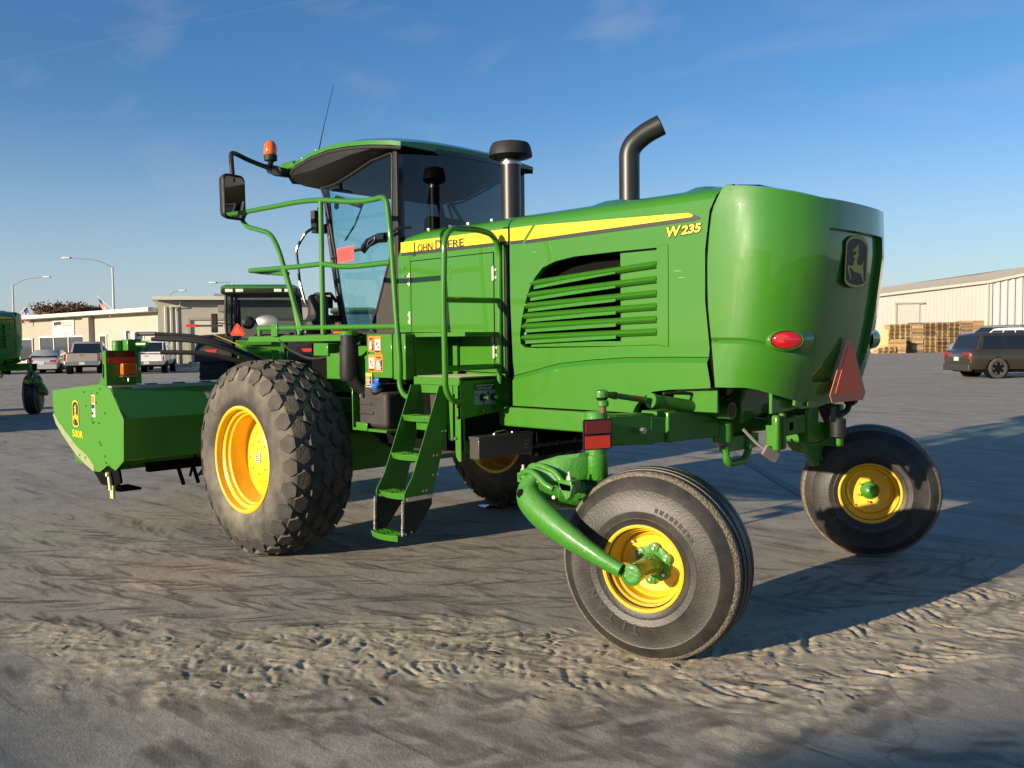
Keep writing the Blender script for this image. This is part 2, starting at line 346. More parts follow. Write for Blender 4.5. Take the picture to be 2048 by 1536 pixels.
for x0, za, zb in slz:
    a = Vector((x0+.02, YB-.004, za)); b = Vector((-3.108, YB-.004, zb)); d = b-a
    prof = [(.002, 0.0), (-.003, -.007), (.002, -.013), (.030, -.026), (.034, -.024), (.012, -.006), (.034, .012), (.030, .016)]
    n = len(prof)
    mb.loft([[p+Vector((0, q[0], q[1])) for q in prof] for p in (a, b)], True, True)
    # thin secondary lip under each louvre
    a2 = Vector((x0+.05, YB+.014, za-.047)); b2 = Vector((-3.42, YB+.014, zb-.040-.004))
    mb.obox((a2+b2)/2+Vector((0, 0, .010)), (b2-a2)/2, (0, .008, 0), (0, .003, .011))
build(mb, 'louvre_slats', GREEN, hood, sharp=40)
mb = MB()   # what shows behind the louvres: dark radiator screen and engine
mb.box(-4.26, -2.9, YB+.16, YB+1.34, 1.45, 2.46)
build(mb, 'radiator_core', DARK, WR)
mb = MB()
for k in range(3): mb.tube([(-4.0+k*.2, YB+.13, 1.7), (-3.95+k*.2, YB+.13, 1.95), (-4.02+k*.2, YB+.13, 2.1)], .006, 6)
mb.cyl((-3.62, YB+.09, 1.98), (-3.6, YB+.12, 1.95), .02); mb.cyl((-3.75, YB+.09, 1.72), (-3.55, YB+.09, 1.74), .025)
build(mb, 'engine_hoses', CHAR, WR)
# lower hood skirt, set a little proud of the side with a chamfered upper edge
mb = MB()
for sgn in (0, 1):
    T = (lambda p: mir(p)) if sgn else (lambda p: Vector(p))
    top = [(XF+.035, 1.455)]+[(x, z-.004) for x, z in cr]
    top2 = [(x, z-.03) for x, z in top]
    lowp = [(x, z) for x, z in low]
    outl = top2+[(-2.722, 1.44), (-2.722, 1.417)]+lowp[::-1][1:]
    mb.sheet([T((x, YB-.022, z)) for x, z in outl])
    mb.loft([[T((x, YB, z)) for x, z in top], [T((x, YB-.022, z)) for x, z in top2]], closed=False)
    lb = [T((x, YB-.022, z)) for x, z in lowp]; lb2 = [T((x, YB+.03, z)) for x, z in lowp]
    mb.loft([lb, lb2], closed=False)
    mb.add([T((XF+.035, YB-.022, 1.425)), T((XF+.035, YB-.022, 1.25)), T((XF+.035, YB+.05, 1.25)), T((XF+.035, YB+.05, 1.455))], [(0, 1, 2, 3)])
build(mb, 'hood_skirt', GREEN, WR, sharp=25)
mb = MB(); rs_ = random.Random(11)
for x, z, l in ((-3.25, 1.82, .03), (-2.98, 2.10, .05), (-3.9, 1.50, .02), (-2.95, 2.06, .04), (-4.12, 2.30, .03), (-3.55, 1.34, .05), (-4.20, 1.95, .02)):
    mb.box(x, x+l, YB-.0235 if z < 1.55 else YB-.0012, YB-.02 if z < 1.55 else YB, z, z+.0022)
build(mb, 'paint_scratches', mat('pale_scuff', (.30, .42, .20), .6), hood)
# raised blisters on the hood top
mb = MB()
for x0, x1 in ((-3.72, -3.42), (-4.02, -3.86) if False else (-3.0, -2.8)):
    pts = []
    for i in range(7):
        t = i/6; x = x0+(x1-x0)*t; h = .022*min(1, 4*t, 4*(1-t))
        pts.append([Vector((x, YB+.1, 2.565)), Vector((x, YB+.16, 2.580+h)), Vector((x, YB+.42, 2.608+h)), Vector((x, YB+.5, 2.60))])
    mb.loft(pts, closed=False)
build(mb, 'hood_blister', GREEN, hood)
# stripes
mb = MB(); kb = MB()
def stripe(poly, y): mb.prism(sideY(poly, y), (0, .002, 0))
S1 = [(-5.53, 2.485), (-4.347, 2.482), (-4.347, 2.395), (-5.53, 2.405)]
S2 = [(-4.325, 2.482), (-4.115, 2.48), (-4.195, 2.392), (-4.325, 2.393)]
S3 = [(-4.085, 2.478), (-2.88, 2.432), (-2.845, 2.414), (-2.86, 2.406), (-4.17, 2.388)]
for s in (S1, S2, S3): stripe(s, YB-.0035)
YST = build(mb, 'yellow_stripe', mat('yellow_stripe_decal', (0.88, 0.66, 0.012), 0.4, coat=0.4), WR)
t = YST.active_material.node_tree; bs = t.nodes['Principled BSDF']
g = t.nodes.new('ShaderNodeNewGeometry'); sp = t.nodes.new('ShaderNodeSeparateXYZ'); t.links.new(g.outputs['Position'], sp.inputs[0])
wv = t.nodes.new('ShaderNodeMath'); wv.operation = 'MULTIPLY'; wv.inputs[1].default_value = 2*pi/0.0165; t.links.new(sp.outputs[2], wv.inputs[0])
sn = t.nodes.new('ShaderNodeMath'); sn.operation = 'SINE'; t.links.new(wv.outputs[0], sn.inputs[0])
mr = t.nodes.new('ShaderNodeMapRange'); mr.inputs[1].default_value = 0.2; mr.inputs[2].default_value = 0.9; t.links.new(sn.outputs[0], mr.inputs[0])
cm = t.nodes.new('ShaderNodeMix'); cm.data_type = 'RGBA'; cm.inputs[6].default_value = (0.90, 0.62, 0.010, 1); cm.inputs[7].default_value = (0.70, 0.38, 0.008, 1)
t.links.new(mr.outputs[0], cm.inputs[0]); t.links.new(cm.outputs[2], bs.inputs['Base Color'])
for s in ([(-5.53, 2.402), (-4.347, 2.393), (-4.347, 2.371), (-5.53, 2.38)], [(-4.325, 2.391), (-4.197, 2.390), (-4.217, 2.368), (-4.325, 2.371)],
          [(-4.172, 2.386), (-2.862, 2.404), (-2.845, 2.412), (-2.87, 2.428), (-2.82, 2.410), (-2.80, 2.397), (-2.81, 2.388), (-2.85, 2.382), (-4.192, 2.364)]):
    kb.prism(sideY(s, YB-.0035), (0, .002, 0))
build(kb, 'black_stripe', BDEC, WR)
X1 = (1, 0, 0); Z1 = (0, 0, 1)
text('J', 'lettering', BDEC, (-5.375, YB-.006, 2.392), (1, 0, .006), Z1, .115, WR, bold=.001)
text('OHN', 'lettering', BDEC, (-5.325, YB-.006, 2.396), (1, 0, .006), Z1, .083, WR, width=.175, bold=.001)
text('D', 'lettering', BDEC, (-5.12, YB-.006, 2.394), (1, 0, .006), Z1, .105, WR, bold=.001)
text('EERE', 'lettering', BDEC, (-5.040, YB-.006, 2.396), (1, 0, .006), Z1, .083, WR, width=.235, bold=.001)
text('W', 'lettering', BDEC, (-3.036, YB-.004, 2.302), (1, 0, .05), Z1, .085, WR, width=.105, bold=.006, shear=.15)
text('235', 'lettering', BDEC, (-2.928, YB-.004, 2.310), (1, 0, .05), Z1, .070, WR, width=.14, bold=.006, shear=.15)
text('W', 'lettering', YDEC, (-3.034, YB-.007, 2.303), (1, 0, .05), Z1, .083, WR, width=.10, bold=.002, shear=.15)
text('235', 'lettering', YDEC, (-2.926, YB-.007, 2.311), (1, 0, .05), Z1, .068, WR, width=.135, bold=.002, shear=.15)

# ---------------- rear nose cap
cols = [(-9, 0, 0.0), (-2.60, YB+.002, .10), (-2.52, YB+.012, .22), (-2.44, YB+.035, .38), (-2.37, YB+.075, .53), (-2.315, YB+.13, .67), (-2.27, YB+.19, .80), (-2.24, YB+.245, .90), (-2.222, YB+.295, .97), (-2.212, YB+.325, 1.0)]
rear = [(-2.205, YB+.36, 1.0, 0), (-2.202, YB+.375, 1.0, 0), (-2.200, YB+.380, 1.0, 1), (-2.184, YB+.50, 1.0, 1), (-2.178, YB+.62, 1.0, 1), (-2.176, YB+.75, 1.0, 1)]
half = [(x, y, w, 0) for x, y, w in cols]+rear
full = half+[(x, 2*YC-y, w, p) for x, y, w, p in reversed(half[:-1])]
rowt = [0, .04, .10, .105, .17, .22, .235, .25, .30, .40, .52, .64, .76, .855, .86, .90, .95, 1.0]
def nosept(c, t):
    x, y, w, p = c
    zt = 2.565-.090*w; zb = 1.422-.10*max(0, w-.3)/.7 if w < 1 else 1.322
    if t < 0.0: t = 0
    z = zb+(zt-zb)*t
    if x == -9: x = seamx(z)+.016; y = YB if y < YC else y
    else:
        sh = float(np.interp(z, [1.3, 1.5, 1.7, 2.2], [-.13, -.10, -.065, 0]))*w
        x += sh
        # inward groove/ledge around the lamp pod level
    yy = y if y != 0 else YB
    if z > 2.5:
        k = (z-2.5)/.1; yy = yy+(YC-yy)*.03*k*k
    if z < 1.6 and w > .2:
        k = (1.6-z)/.3; s = 1 if yy < YC else -1; yy += s*.05*k*min(1, w)
        x -= .02*k*w
    kb_ = min(1, w/.3)*(z-2.0)**2/(16.0 if z > 2.0 else 8.0)
    yy += kb_ if yy < YC else -kb_
    x -= kb_*.3*max(0, (w-.4)/.6)
    if p and .105 <= t <= .855: x -= .035
    # groove line at t ~ .235 fading to the rear
    if .23 < t < .24 and w < .95: x -= .004; yy += .012 if yy < YC else -.012
    return Vector((x, yy, z))
full[0] = (-9, YB, 0.0, 0); full[-1] = (-9, 2*YC-YB, 0.0, 0)
grid = [[nosept(c, t) for c in full] for t in rowt]
mb = MB(); mb.loft(grid, closed=False)
# top cover
topr = grid[-1]; inner = [Vector((p.x+(-2.66-p.x)*.06, p.y+(YC-p.y)*.10, p.z+.012)) for p in topr]; inner2 = [Vector((p.x+(-2.66-p.x)*.3, p.y+(YC-p.y)*.4, p.z+.026)) for p in topr]; inner3 = [Vector((-2.64, YC+(p.y-YC)*.1, 2.618)) for p in topr]
mb.loft([topr, inner, inner2, inner3], closed=False)
nose = build(mb, 'rear_cowl', GREEN, WR, sharp=28)
mb = MB()   # near-black backing behind the open seam, standing in for the shade inside
zz = [1.42, 1.64, 1.92, 2.21, 2.43, 2.50, 2.545, 2.575]
gs = [Vector((seamx(min(z, 2.56))+.0, YB+.012+(0 if z < 2.5 else (z-2.5)*.9), z)) for z in zz]
mb.loft([[p+Vector((-.02, 0, 0)) for p in gs], [p+Vector((.05, 0, 0)) for p in gs]], closed=False)
mb.loft([[mir(p)+Vector((-.02, 0, 0)) for p in gs], [mir(p)+Vector((.05, 0, 0)) for p in gs]], closed=False)
mb.box(-2.80, -2.62, YB+.11, 2*YC-YB-.11, 1.5, 2.565)
build(mb, 'seam_backing', DARK, WR)
# badge on the back: brown-black field, yellow rim, leaping deer
def badge(parent, C, X, Y, w, h, field=None, rim=YDEC, deer=YDEC, t=.003):
    """C centre, X right, Y up (unit); w,h full size"""
    C = Vector(C); X = Vector(X); Y = Vector(Y); N = X.cross(Y)
    out = []
    n = 10
    for i in range(n+1):
        a = pi*i/n; out.append((cos(a)*.5, .30+.20*sin(a)))
    for i in range(n+1):
        a = pi+pi*i/n; out.append((cos(a)*.5, -.36+.14*sin(a)))
    P = lambda q, s=1, d=0: C+X*q[0]*w*s+Y*q[1]*h*s+N*d
    mb = MB(); mb.prism([P(q) for q in out], N*t); o1 = build(mb, 'badge', field or BDEC, parent)
    mb = MB(); mb.prism([P(q, .97, t) for q in out], N*t, [[P(q, .88, t) for q in out]]); build(mb, 'badge_rim', rim, o1 if parent.parent is None or parent.parent.parent is None else parent)
    dz = [(-.02, .30), (.03, .37), (.06, .27), (.05, .20), (.02, .15), (.10, .17), (.07, .11), (.03, .10), (.01, .00), (.05, -.06), (.24, -.06), (.29, .04), (.31, -.01), (.28, -.09), (.30, -.12), (.33, -.30), (.40, -.42), (.30, -.34), (.22, -.24), (.10, -.21), (-.08, -.20), (-.18, -.15), (-.33, -.12), (-.20, -.34), (-.24, -.36), (-.38, -.14), (-.36, -.09), (-.16, -.09), (-.12, 0), (-.07, .07), (-.14, .08), (-.16, .11), (-.08, .14), (-.03, .18), (-.05, .22), (-.16, .19), (-.20, .24), (-.12, .24), (-.11, .30), (-.06, .25), (-.05, .32)]
    mb = MB(); mb.prism([P((a*1.0, b*.95), 1, t*1.2) for a, b in dz], N*t); build(mb, 'deer_emblem', deer, o1 if parent.parent is None or parent.parent.parent is None else parent)
    return o1
GOLD = mat('gold_badge', (0.55, 0.45, 0.10), 0.7, spec=.2); BRN = mat('brown_badge', (0.050, 0.034, 0.026), 0.55, spec=.25)
badge(WR, (-2.2085, YC, 2.143), (0, 1, 0), (0.04, 0, 1), .32, .31, BRN, GOLD, GOLD, .0012)
# tail lamps on flared pods
for s in (0, 1):
    T = mir if s else (lambda p: Vector(p))
    mb = MB()
    c = Vector((-2.345, YB+.15, 1.688)); n = Vector((.74, -.67, 0)).normalized(); tx = Vector((.67, .74, 0)).normalized(); ty = Vector((0, 0, 1))
    ringsP = []
    for k, (rx, rz, d, dx) in enumerate(((.17, .085, -.07, .02), (.135, .070, -.035, .01), (.105, .060, .004, 0), (.093, .053, .010, 0), (.087, .048, -.004, 0))):
        ringsP.append([T(c+tx*(rx*cos(a)+dx)+ty*rz*sin(a)+n*d) for a in [2*pi*i/28 for i in range(28)]])
    mb.loft(ringsP, True, False)
    pod = build(mb, 'lamp_pod', GREEN, WR, sharp=50)
    mb = MB()
    mb.loft([[T(c+tx*(rx*cos(a))+ty*rz*sin(a)+n*d) for a in [2*pi*i/28 for i in range(28)]] for rx, rz, d in ((.087, .048, -.006), (.084, .046, .010), (.060, .032, .020), (.02, .01, .024))], True, True)
    tl = build(mb, 'tail_lamp', mat('tail_lamp_lens', (0.45, 0.008, 0.012), 0.12, coat=1.0), pod)
    mb = MB()
    for i in range(4):
        for j in range(9): mb.box(0, 0, 0, 0, 0, 0) if False else None
    mb.loft([[T(c+tx*(-.03+rx*cos(a))+ty*(.008+rz*sin(a))+n*d) for a in [2*pi*i/20 for i in range(20)]] for rx, rz, d in ((.045, .026, .0195), (.04, .022, .0235))], True, True)
    build(mb, 'lamp_reflector', mat('tail_lamp_bright', (0.85, 0.05, 0.06), 0.1, coat=1.0, bump=(500, .8)), pod)
# slow-vehicle triangle
mb = MB()
def smv(h, w, cut, zoff=0): return [(-cut, h), (cut, h), (w, .045), (w-.03, 0), (-w+.03, 0), (-w, .045)]
base = Vector((-2.262, 5.215, 1.315)); Yt = Vector((.012, 0, 1)).normalized(); Xt = Vector((.10, .995, 0)).normalized()
mb.prism([base+Xt*a+Yt*b for a, b in smv(.375, .205, .028)], (.003, 0, 0)); sm = build(mb, 'slow_vehicle_sign', mat('smv_border', (0.72, 0.24, 0.14), 0.7, spec=.1), WR)
mb = MB(); mb.prism([base+Vector((.0045, 0, 0))+Xt*a+Yt*b for a, b in [(0, .335), (.012, .335), (.150, .055), (-.150, .055), (-.012, .335)]], (.002, 0, 0)); build(mb, 'sign_face', ORA, sm)
# bumper plate and lower back sheet behind the sign
mb = MB()
mb.prism([Vector((-2.40, y, z)) for y, z in [(4.80, 1.40), (4.86, 1.43), (5.12, 1.43), (5.12, 1.285), (4.86, 1.285), (4.78, 1.31)]], (.02, 0, 0))
mb.prism([Vector((-2.38, y, z)) for y, z in [(4.90, 1.30), (4.90, 1.44), (5.55, 1.44), (5.60, 1.30)]], (.02, 0, 0))
mb.prism([Vector((x, YB+.05, z)) for x, z in [(-3.0, 1.42), (-2.72, 1.42), (-2.72, 1.27), (-3.05, 1.27)]], (0, .02, 0))
mb.prism([Vector((x, 4.85, z)) for x, z in [(-3.26, 1.43), (-2.767, 1.43), (-2.767, 1.185), (-3.26, 1.32)]], (0, .012, 0)); mb.prism([Vector((-2.767, y, z)) for y, z in [(4.862, 1.43), (5.8, 1.43), (5.8, 1.30), (4.862, 1.186)]], (-.012, 0, 0))
mb.prism([Vector((-2.46, y, z)) for y, z in [(4.62, 1.40), (5.2, 1.40), (5.3, 1.30), (4.7, 1.27), (4.62, 1.27)]], (.02, 0, 0))
build(mb, 'rear_apron', GREEN, WR, bevel=.004)
mb = MB(); mb.box(-3.9, -3.0, 4.62, 5.78, 1.17, 1.40); build(mb, 'under_tray', DARK, WR)
mb = MB(); mb.tube(fillet([(-2.45, 5.30, 1.24), (-2.40, 5.40, 1.215), (-2.38, 5.48, 1.23), (-2.37, 5.50, 1.29)], .03), .018, 10); mb.cyl((-2.37, 5.485, 1.30), (-2.37, 5.535, 1.31), .040); mb.cyl((-2.5, 5.62, 1.05), (-2.5, 5.62, 1.17), .05)
mb.box(-2.44, -2.36, 5.2, 5.28, 1.18, 1.28)
build(mb, 'hitch_fittings', BLACK, WR, bevel=.004)

# ---------------- front engine box (service doors) below the cab's rear window
mb = MB()
XB0 = -5.585; XB1 = -4.395
boxside = [(XB0+.05, 2.44), (XB0+.01, 2.36), (XB0+.02, 1.50), (XB1, 1.475), (XB1, 2.50), (-5.10, 2.50), (XB0+.1, 2.49)]
mb.prism(sideY(boxside, YB), (0, .03, 0)); mb.prism([mir(p) for p in sideY(boxside, YB)], (0, -.03, 0))
rg = []
for x, dz in ((XB0+.08, -.025), (-5.3, 0), (-5.1, .0), (-4.8, 0), (XF-.012, .0)):
    rg.append([p+Vector((0, 0, dz)) for p in crownring(x)])
mb.loft(rg, closed=False)
mb.add([p for p in rg[0]]+[Vector((XB0+.06, 2*YC-YB, 2.0)), Vector((XB0+.06, YB, 2.0))], [tuple(range(len(rg[0])+2))])
ebox = build(mb, 'engine_box', GREEN, WR, sharp=30)
mb = MB()  # shadow-gap strip between box and hood and door outline grooves
mb.box(XB1-.004, XB1+.035, YB+.008, YB+.05, 1.45, 2.52)
mb.box(XB1+.03, XF+.01, YB+.03, YB+.08, 1.45, 2.53)
build(mb, 'seal_strip', BLACK, WR)
mb = MB()
x0, x1, zt = -5.42, -4.49, 2.327
for a in ((x0, x0+.006, 1.50, zt), (x1-.006, x1, 1.50, zt)): mb.box(a[0], a[1], YB-.002, YB+.004, a[2], a[3])
mb.box(x0, x1, YB-.0022, YB+.004, zt, zt+.006)
build(mb, 'door_gap', DARK, ebox)
mb = MB(); mb.box(x0+.008, x1-.008, YB-.0035, YB+.004, 1.50, zt-.002); dr = build(mb, 'service_door', GREEN, ebox)
mb = MB()
for x, z in ((x0, 2.19), (x0, 1.89), (x1, 2.18), (x1, 1.63)):
    mb.box(x-.012, x+.004, YB-.014, YB, z-.05, z+.045); mb.cyl((x, YB-.012, z-.05), (x, YB-.012, z+.05), .007, n=8)
    for q in (-.03, .025): mb.bolt((x+(.022 if x > -5 else -.022), YB-.001, z+q), (0, -1, 0), .011, .010)
build(mb, 'door_hinges', mat('cream_hinge', (.62, .58, .46), .4), ebox)
mb = MB()
for z in (2.29, 2.22, 1.72, 1.65): mb.bolt((-5.50, YB-.001, z), (0, -1, 0), .011, .009)
for z in (2.37, 2.33): mb.bolt((-4.43, YB-.001, z), (0, -1, 0), .010, .008)
for x in (-5.3, -5.05, -4.85, -4.6): mb.bolt((x, YB+.09, 2.566), (0, 0, 1), .016, .016)
build(mb, 'panel_bolts', ZINC, WR)
mb = MB(); mb.box(-4.975, -4.945, YB-.006, YB, 2.16, 2.27); build(mb, 'door_latch', GREENR, ebox, bevel=.003)
# lower panels under the box
mb = MB()
mb.box(-5.10, -4.42, 4.50, 4.53, 1.10, 1.50)
build(mb, 'lower_side_panel', GREENR, WR)

# ---------------- stacks
def stack(x, y, z0, prof, name, m, parent):
    mb = MB(); mb.lathe([(r, z-z0) for r, z in prof], (x, y, z0), (0, 0, 1), 32, True); return build(mb, name, m, parent, sharp=40)
ix, iy = -4.85, 5.0
ip = stack(ix, iy, 2.5, [(.076, 2.5), (.076, 3.06), (.078, 3.06), (.078, 3.10), (.07, 3.105)], 'air_intake_pipe', CHAR, WR)
stack(ix, iy, 3.08, [(.07, 3.10), (.08, 3.105), (.150, 3.12), (.170, 3.13), (.169, 3.15), (.158, 3.20), (.142, 3.228), (.10, 3.238), (.02, 3.242)], 'intake_cap', BLACK, ip)
stack(ix, iy, 3.08, [(.078, 3.06), (.082, 3.062), (.082, 3.085), (.078, 3.087)], 'hose_clamp', STEEL, ip)
ex, ey = -3.86, 5.2
mb = MB()
pth = fillet([(ex, ey, 2.55), (ex, ey, 3.07), (ex+.10, ey+.055, 3.165), (ex+.205, ey+.105, 3.215)], [0, .14, .10, 0], 9)
mb.tube(pth, .074, 24, caps=False)
mb.tube([p for p in pth], .068, 24, caps=False)
build(mb, 'exhaust_stack', CHAR, WR, sharp=60)

# ---------------- cab
cab = empty('cab', (-6.1, YC, 1.8), WR)
cy0, cy1 = 4.47, 5.93
def crs(y): return y
mb = MB()   # roof cap, green
st = [(-7.33, 3.20, 3.26, 3.32, .58), (-7.18, 3.16, 3.285, 3.37, .72), (-6.95, 3.11, 3.315, 3.43, .80), (-6.65, 3.05, 3.345, 3.47, .84), (-6.34, 3.07, 3.355, 3.48, .86), (-6.05, 3.14, 3.34, 3.455, .86), (-5.80, 3.19, 3.315, 3.405, .84), (-5.58, 3.22, 3.285, 3.345, .80), (-5.50, 3.23, 3.27, 3.305, .76)]
rg = []; rl = []
for x, zb, ze, zc, hw in st:
    h = []
    for t in [i/12 for i in range(13)]:
        y = hw*(-1+2*t); k = 1-abs(-1+2*t)**2.6; h.append(Vector((x, YC+y, ze-.012+(zc-ze)*k+.012)))
    h = [Vector((x, YC-hw-.004, ze-.035))]+h+[Vector((x, YC+hw+.004, ze-.035))]
    rg.append(h)
    c = hw-.01
    rl.append([Vector((x, YC-c, ze-.036)), Vector((x, YC-c-.012, ze-.06)), Vector((x, YC-c-.004, ze*.52+zb*.48-.01)), Vector((x, YC-c+.16, zb)), Vector((x, YC-c*.5, zb-.01)), Vector((x, YC+c*.5, zb-.01)), Vector((x, YC+c-.16, zb)), Vector((x, YC+c+.004, ze*.52+zb*.48-.01)), Vector((x, YC+c+.012, ze-.06)), Vector((x, YC+c, ze-.036))])
mb.loft(rg, closed=True)
roof = build(mb, 'roof_cap', GREEN, cab, sharp=35)
mb = MB(); mb.loft(rl, closed=True); build(mb, 'roof_underside', mat('roof_black', (.014, .013, .012), .55, spec=.3), cab, sharp=35)
mb = MB(); mb.tube([(x, YC-hw-.002, ze-.055) for x, zb, ze, zc, hw in st], .011, 6); build(mb, 'roof_trim', DKGREY, cab)
mb = MB(); mb.cyl((-6.72, 4.47, 3.36), (-6.716, 4.47, 3.40), .006, n=8); mb.tube([(-6.72, 4.5, 3.39), (-6.63, 4.5, 3.60), (-6.47, 4.5, 3.92)], [.006, .0035, .002], 6); build(mb, 'antenna', BLACKG, cab)
# rear wall frame and tinted pane
mb = MB()
fr = .035
xr = -5.60
outer = [(4.46, 1.78), (4.46, 3.25), (4.60, 3.27), (5.80, 3.27), (5.94, 3.25), (5.94, 1.78)]
hole = [(4.495, 2.44), (4.50, 3.215), (4.62, 3.235), (5.78, 3.235), (5.90, 3.215), (5.905, 2.44)]
mb.prism([Vector((xr, y, z)) for y, z in outer], (-.03, 0, 0), [[Vector((xr, y, z)) for y, z in hole]])
build(mb, 'rear_frame', BLACK, cab, bevel=.004)
mb = MB()
n = 28
def bow(t): return .13*(1-(2*t-1)**2)
mb.loft([[Vector((xr+.004+bow(i/n), 4.475+(5.925-4.475)*i/n, z)) for i in range(n+1)] for z in (2.38, 2.8, 3.255)], closed=False)
build(mb, 'rear_window', GLT, cab)
mb = MB(); mb.loft([[Vector((xr+.01+bow(i/n), 4.475+(5.925-4.475)*i/n, z)) for i in range(n+1)] for z in (3.225, 3.262)], closed=False)
mb.box(xr, xr+.02, 4.475, 4.53, 2.30, 3.24); mb.box(xr, xr+.02, 5.87, 5.925, 2.30, 3.24)
build(mb, 'window_border', BLACKG, cab)
# near side: door glass
dg = [(-6.635, 3.05), (-6.56, 2.90), (-6.45, 2.48), (-6.33, 1.84), (-5.93, 1.84), (-5.66, 2.44), (-5.635, 3.205), (-5.92, 3.18), (-6.19, 3.11), (-6.42, 3.06)]
for s in (0, 1):
    T = mir if s else (lambda p: Vector(p))
    mb = MB(); mb.sheet([T((x, 4.468, z)) for x, z in dg]); build(mb, 'door_glass', GLS, cab)
    mb = MB()
    edge = fillet([(x, 4.462, z) for x, z in dg], .03, 2); edge.append(edge[0])
    mb.tube([T(p) for p in edge], .011, 8); build(mb, 'door_seal', BLACK, cab)
    mb = MB()   # A pillar, leaning forward
    mb.tube([T((-6.69, 4.54, 3.12)), T((-6.56, 4.50, 2.6)), T((-6.44, 4.49, 2.1)), T((-6.36, 4.50, 1.78))], .030, 10); build(mb, 'front_pillar', BLACKG, cab)
    mb = MB()   # B pillar + dark lower quarter panel
    mb.prism([T((x, 4.462, z)) for x, z in [(-5.635, 3.22), (-5.655, 2.44), (-5.925, 1.83), (-5.92, 1.78), (-5.59, 1.78), (-5.585, 2.45), (-5.585, 3.24)]], Vector((0, .03 if not s else -.03, 0))); build(mb, 'rear_pillar', DKGREY, cab, bevel=.004)
mb = MB()   # windscreen, curved
n = 12
def wind(t, z):
    y = 4.50+1.40*t; k = sin(pi*t)**.6; x = float(np.interp(z, [1.8, 2.6, 3.1], [-6.38, -6.58, -6.70]))-.30*k; return Vector((x, y, z))
mb.loft([[wind(i/n, z) for i in range(n+1)] for z in (1.82, 2.2, 2.6, 3.08)], closed=False); build(mb, 'windscreen', GLS, cab)
mb = MB(); mb.box(-6.75, -5.62, 4.52, 5.88, 1.68, 1.80); mb.box(-5.75, -5.62, 4.5, 5.9, 1.78, 2.4); build(mb, 'cab_floor', BLACK, cab)
mb = MB()   # operator seat
mb.box(-6.15, -5.85, 5.0, 5.45, 2.05, 2.18); mb.obox((-5.83, 5.22, 2.45), (.05, 0, .02), (0, .23, 0), (-.05, 0, .33)); mb.box(-6.08, -5.9, 5.1, 5.35, 1.8, 2.05)
build(mb, 'seat', SEAT, cab, bevel=.05, seg=4)
mb = MB(); mb.tube([(-6.45, 5.2, 1.8), (-6.40, 5.2, 2.25), (-6.33, 5.2, 2.42)], .035, 10); mb.lathe([(.16, -.014), (.178, 0), (.16, .014), (.148, 0), (.16, -.014)], (-6.31, 5.2, 2.44), (.5, 0, .85), 28); mb.obox((-6.31, 5.2, 2.44), (0, .15, 0), (.01, 0, .005), (0, 0, .008))
mb.box(-6.1, -5.9, 5.50, 5.62, 2.1, 2.3); mb.tube([(-6.25, 5.56, 2.15), (-6.30, 5.56, 2.42)], .02, 8); mb.box(-6.5, -6.46, 5.6, 5.8, 2.5, 2.65)
build(mb, 'steering_column', BLACK, cab)
mb = MB()   # door latch pod and bar across the door
mb.loft([[Vector((x, 4.435+dy, z0+dz)) for dy, dz in ((0, .035), (-.035, .02), (-.04, -.02), (0, -.045), (.02, 0))] for x, z0, dy0 in ((-5.99, 2.475, 0), (-5.92, 2.525, 0), (-5.80, 2.55, 0), (-5.69, 2.545, 0))], True, True)
mb.tube(fillet([(-5.72, 4.44, 2.55), (-5.62, 4.42, 2.56), (-5.54, 4.42, 2.60), (-5.46, 4.50, 2.60)], .04), .012, 8)
build(mb, 'door_latch_cover', BLACKG, cab)
mb = MB(); mb.tube(fillet([(-5.97, 4.452, 2.48), (-6.2, 4.452, 2.47), (-6.48, 4.452, 2.43)], .05), .013, 8); build(mb, 'door_bar', BLACK, cab)
mb = MB(); mb.tube(fillet([(-5.90, 4.390, 2.475), (-5.87, 4.385, 2.52), (-5.78, 4.385, 2.55), (-5.80, 4.385, 2.51), (-5.90, 4.390, 2.475)], .02), .004, 6); build(mb, 'door_handle', STEEL, cab)
mb = MB(); mb.prism([Vector((x, 4.436, z)) for x, z in [(-6.38, 2.503), (-6.135, 2.512), (-6.139, 2.388), (-6.376, 2.380)]], (0, -.002, 0)); tg = build(mb, 'paper_notice', REDP, cab)
mb = MB(); rn_ = random.Random(4)   # printed lines, too small to read
for i in range(7):
    x = -6.365
    while x < -6.165-.02*(i % 3):
        w = rn_.uniform(.012, .034); mb.prism([Vector((x, 4.4335, 2.486-i*.0135+(x+6.365)*.03)), Vector((x+w, 4.4335, 2.486-i*.0135+(x+w+6.365)*.03)), Vector((x+w, 4.4335, 2.480-i*.0135+(x+w+6.365)*.03)), Vector((x, 4.4335, 2.480-i*.0135+(x+6.365)*.03))], (0, -.0006, 0)); x += w+.008
build(mb, 'notice_print', mat('faded_print', (.35, .03, .03), .7), tg)
mb = MB()   # entry hand bar ahead of the door, with brackets
mb.tube(fillet([(-6.60, 4.36, 2.70), (-6.64, 4.30, 2.66), (-6.74, 4.26, 2.52), (-6.66, 4.24, 2.22), (-6.60, 4.26, 2.02), (-6.44, 4.36, 1.92), (-6.42, 4.44, 1.90)], .05), .012, 8)
mb.box(-6.68, -6.60, 4.38, 4.50, 2.66, 2.74); mb.box(-6.46, -6.38, 4.38, 4.50, 1.88, 1.94)
build(mb, 'entry_hand_bar', BLACKG, cab)
mb = MB(); mb.box(-6.72, -6.66, 4.40, 4.47, 2.72, 2.86); mb.tube([(-6.66, 4.44, 2.88), (-6.60, 4.42, 2.82), (-6.60, 4.42, 2.74), (-6.66, 4.44, 2.70)], .012, 8); build(mb, 'hinge_bracket', DKGREY, cab, bevel=.005)
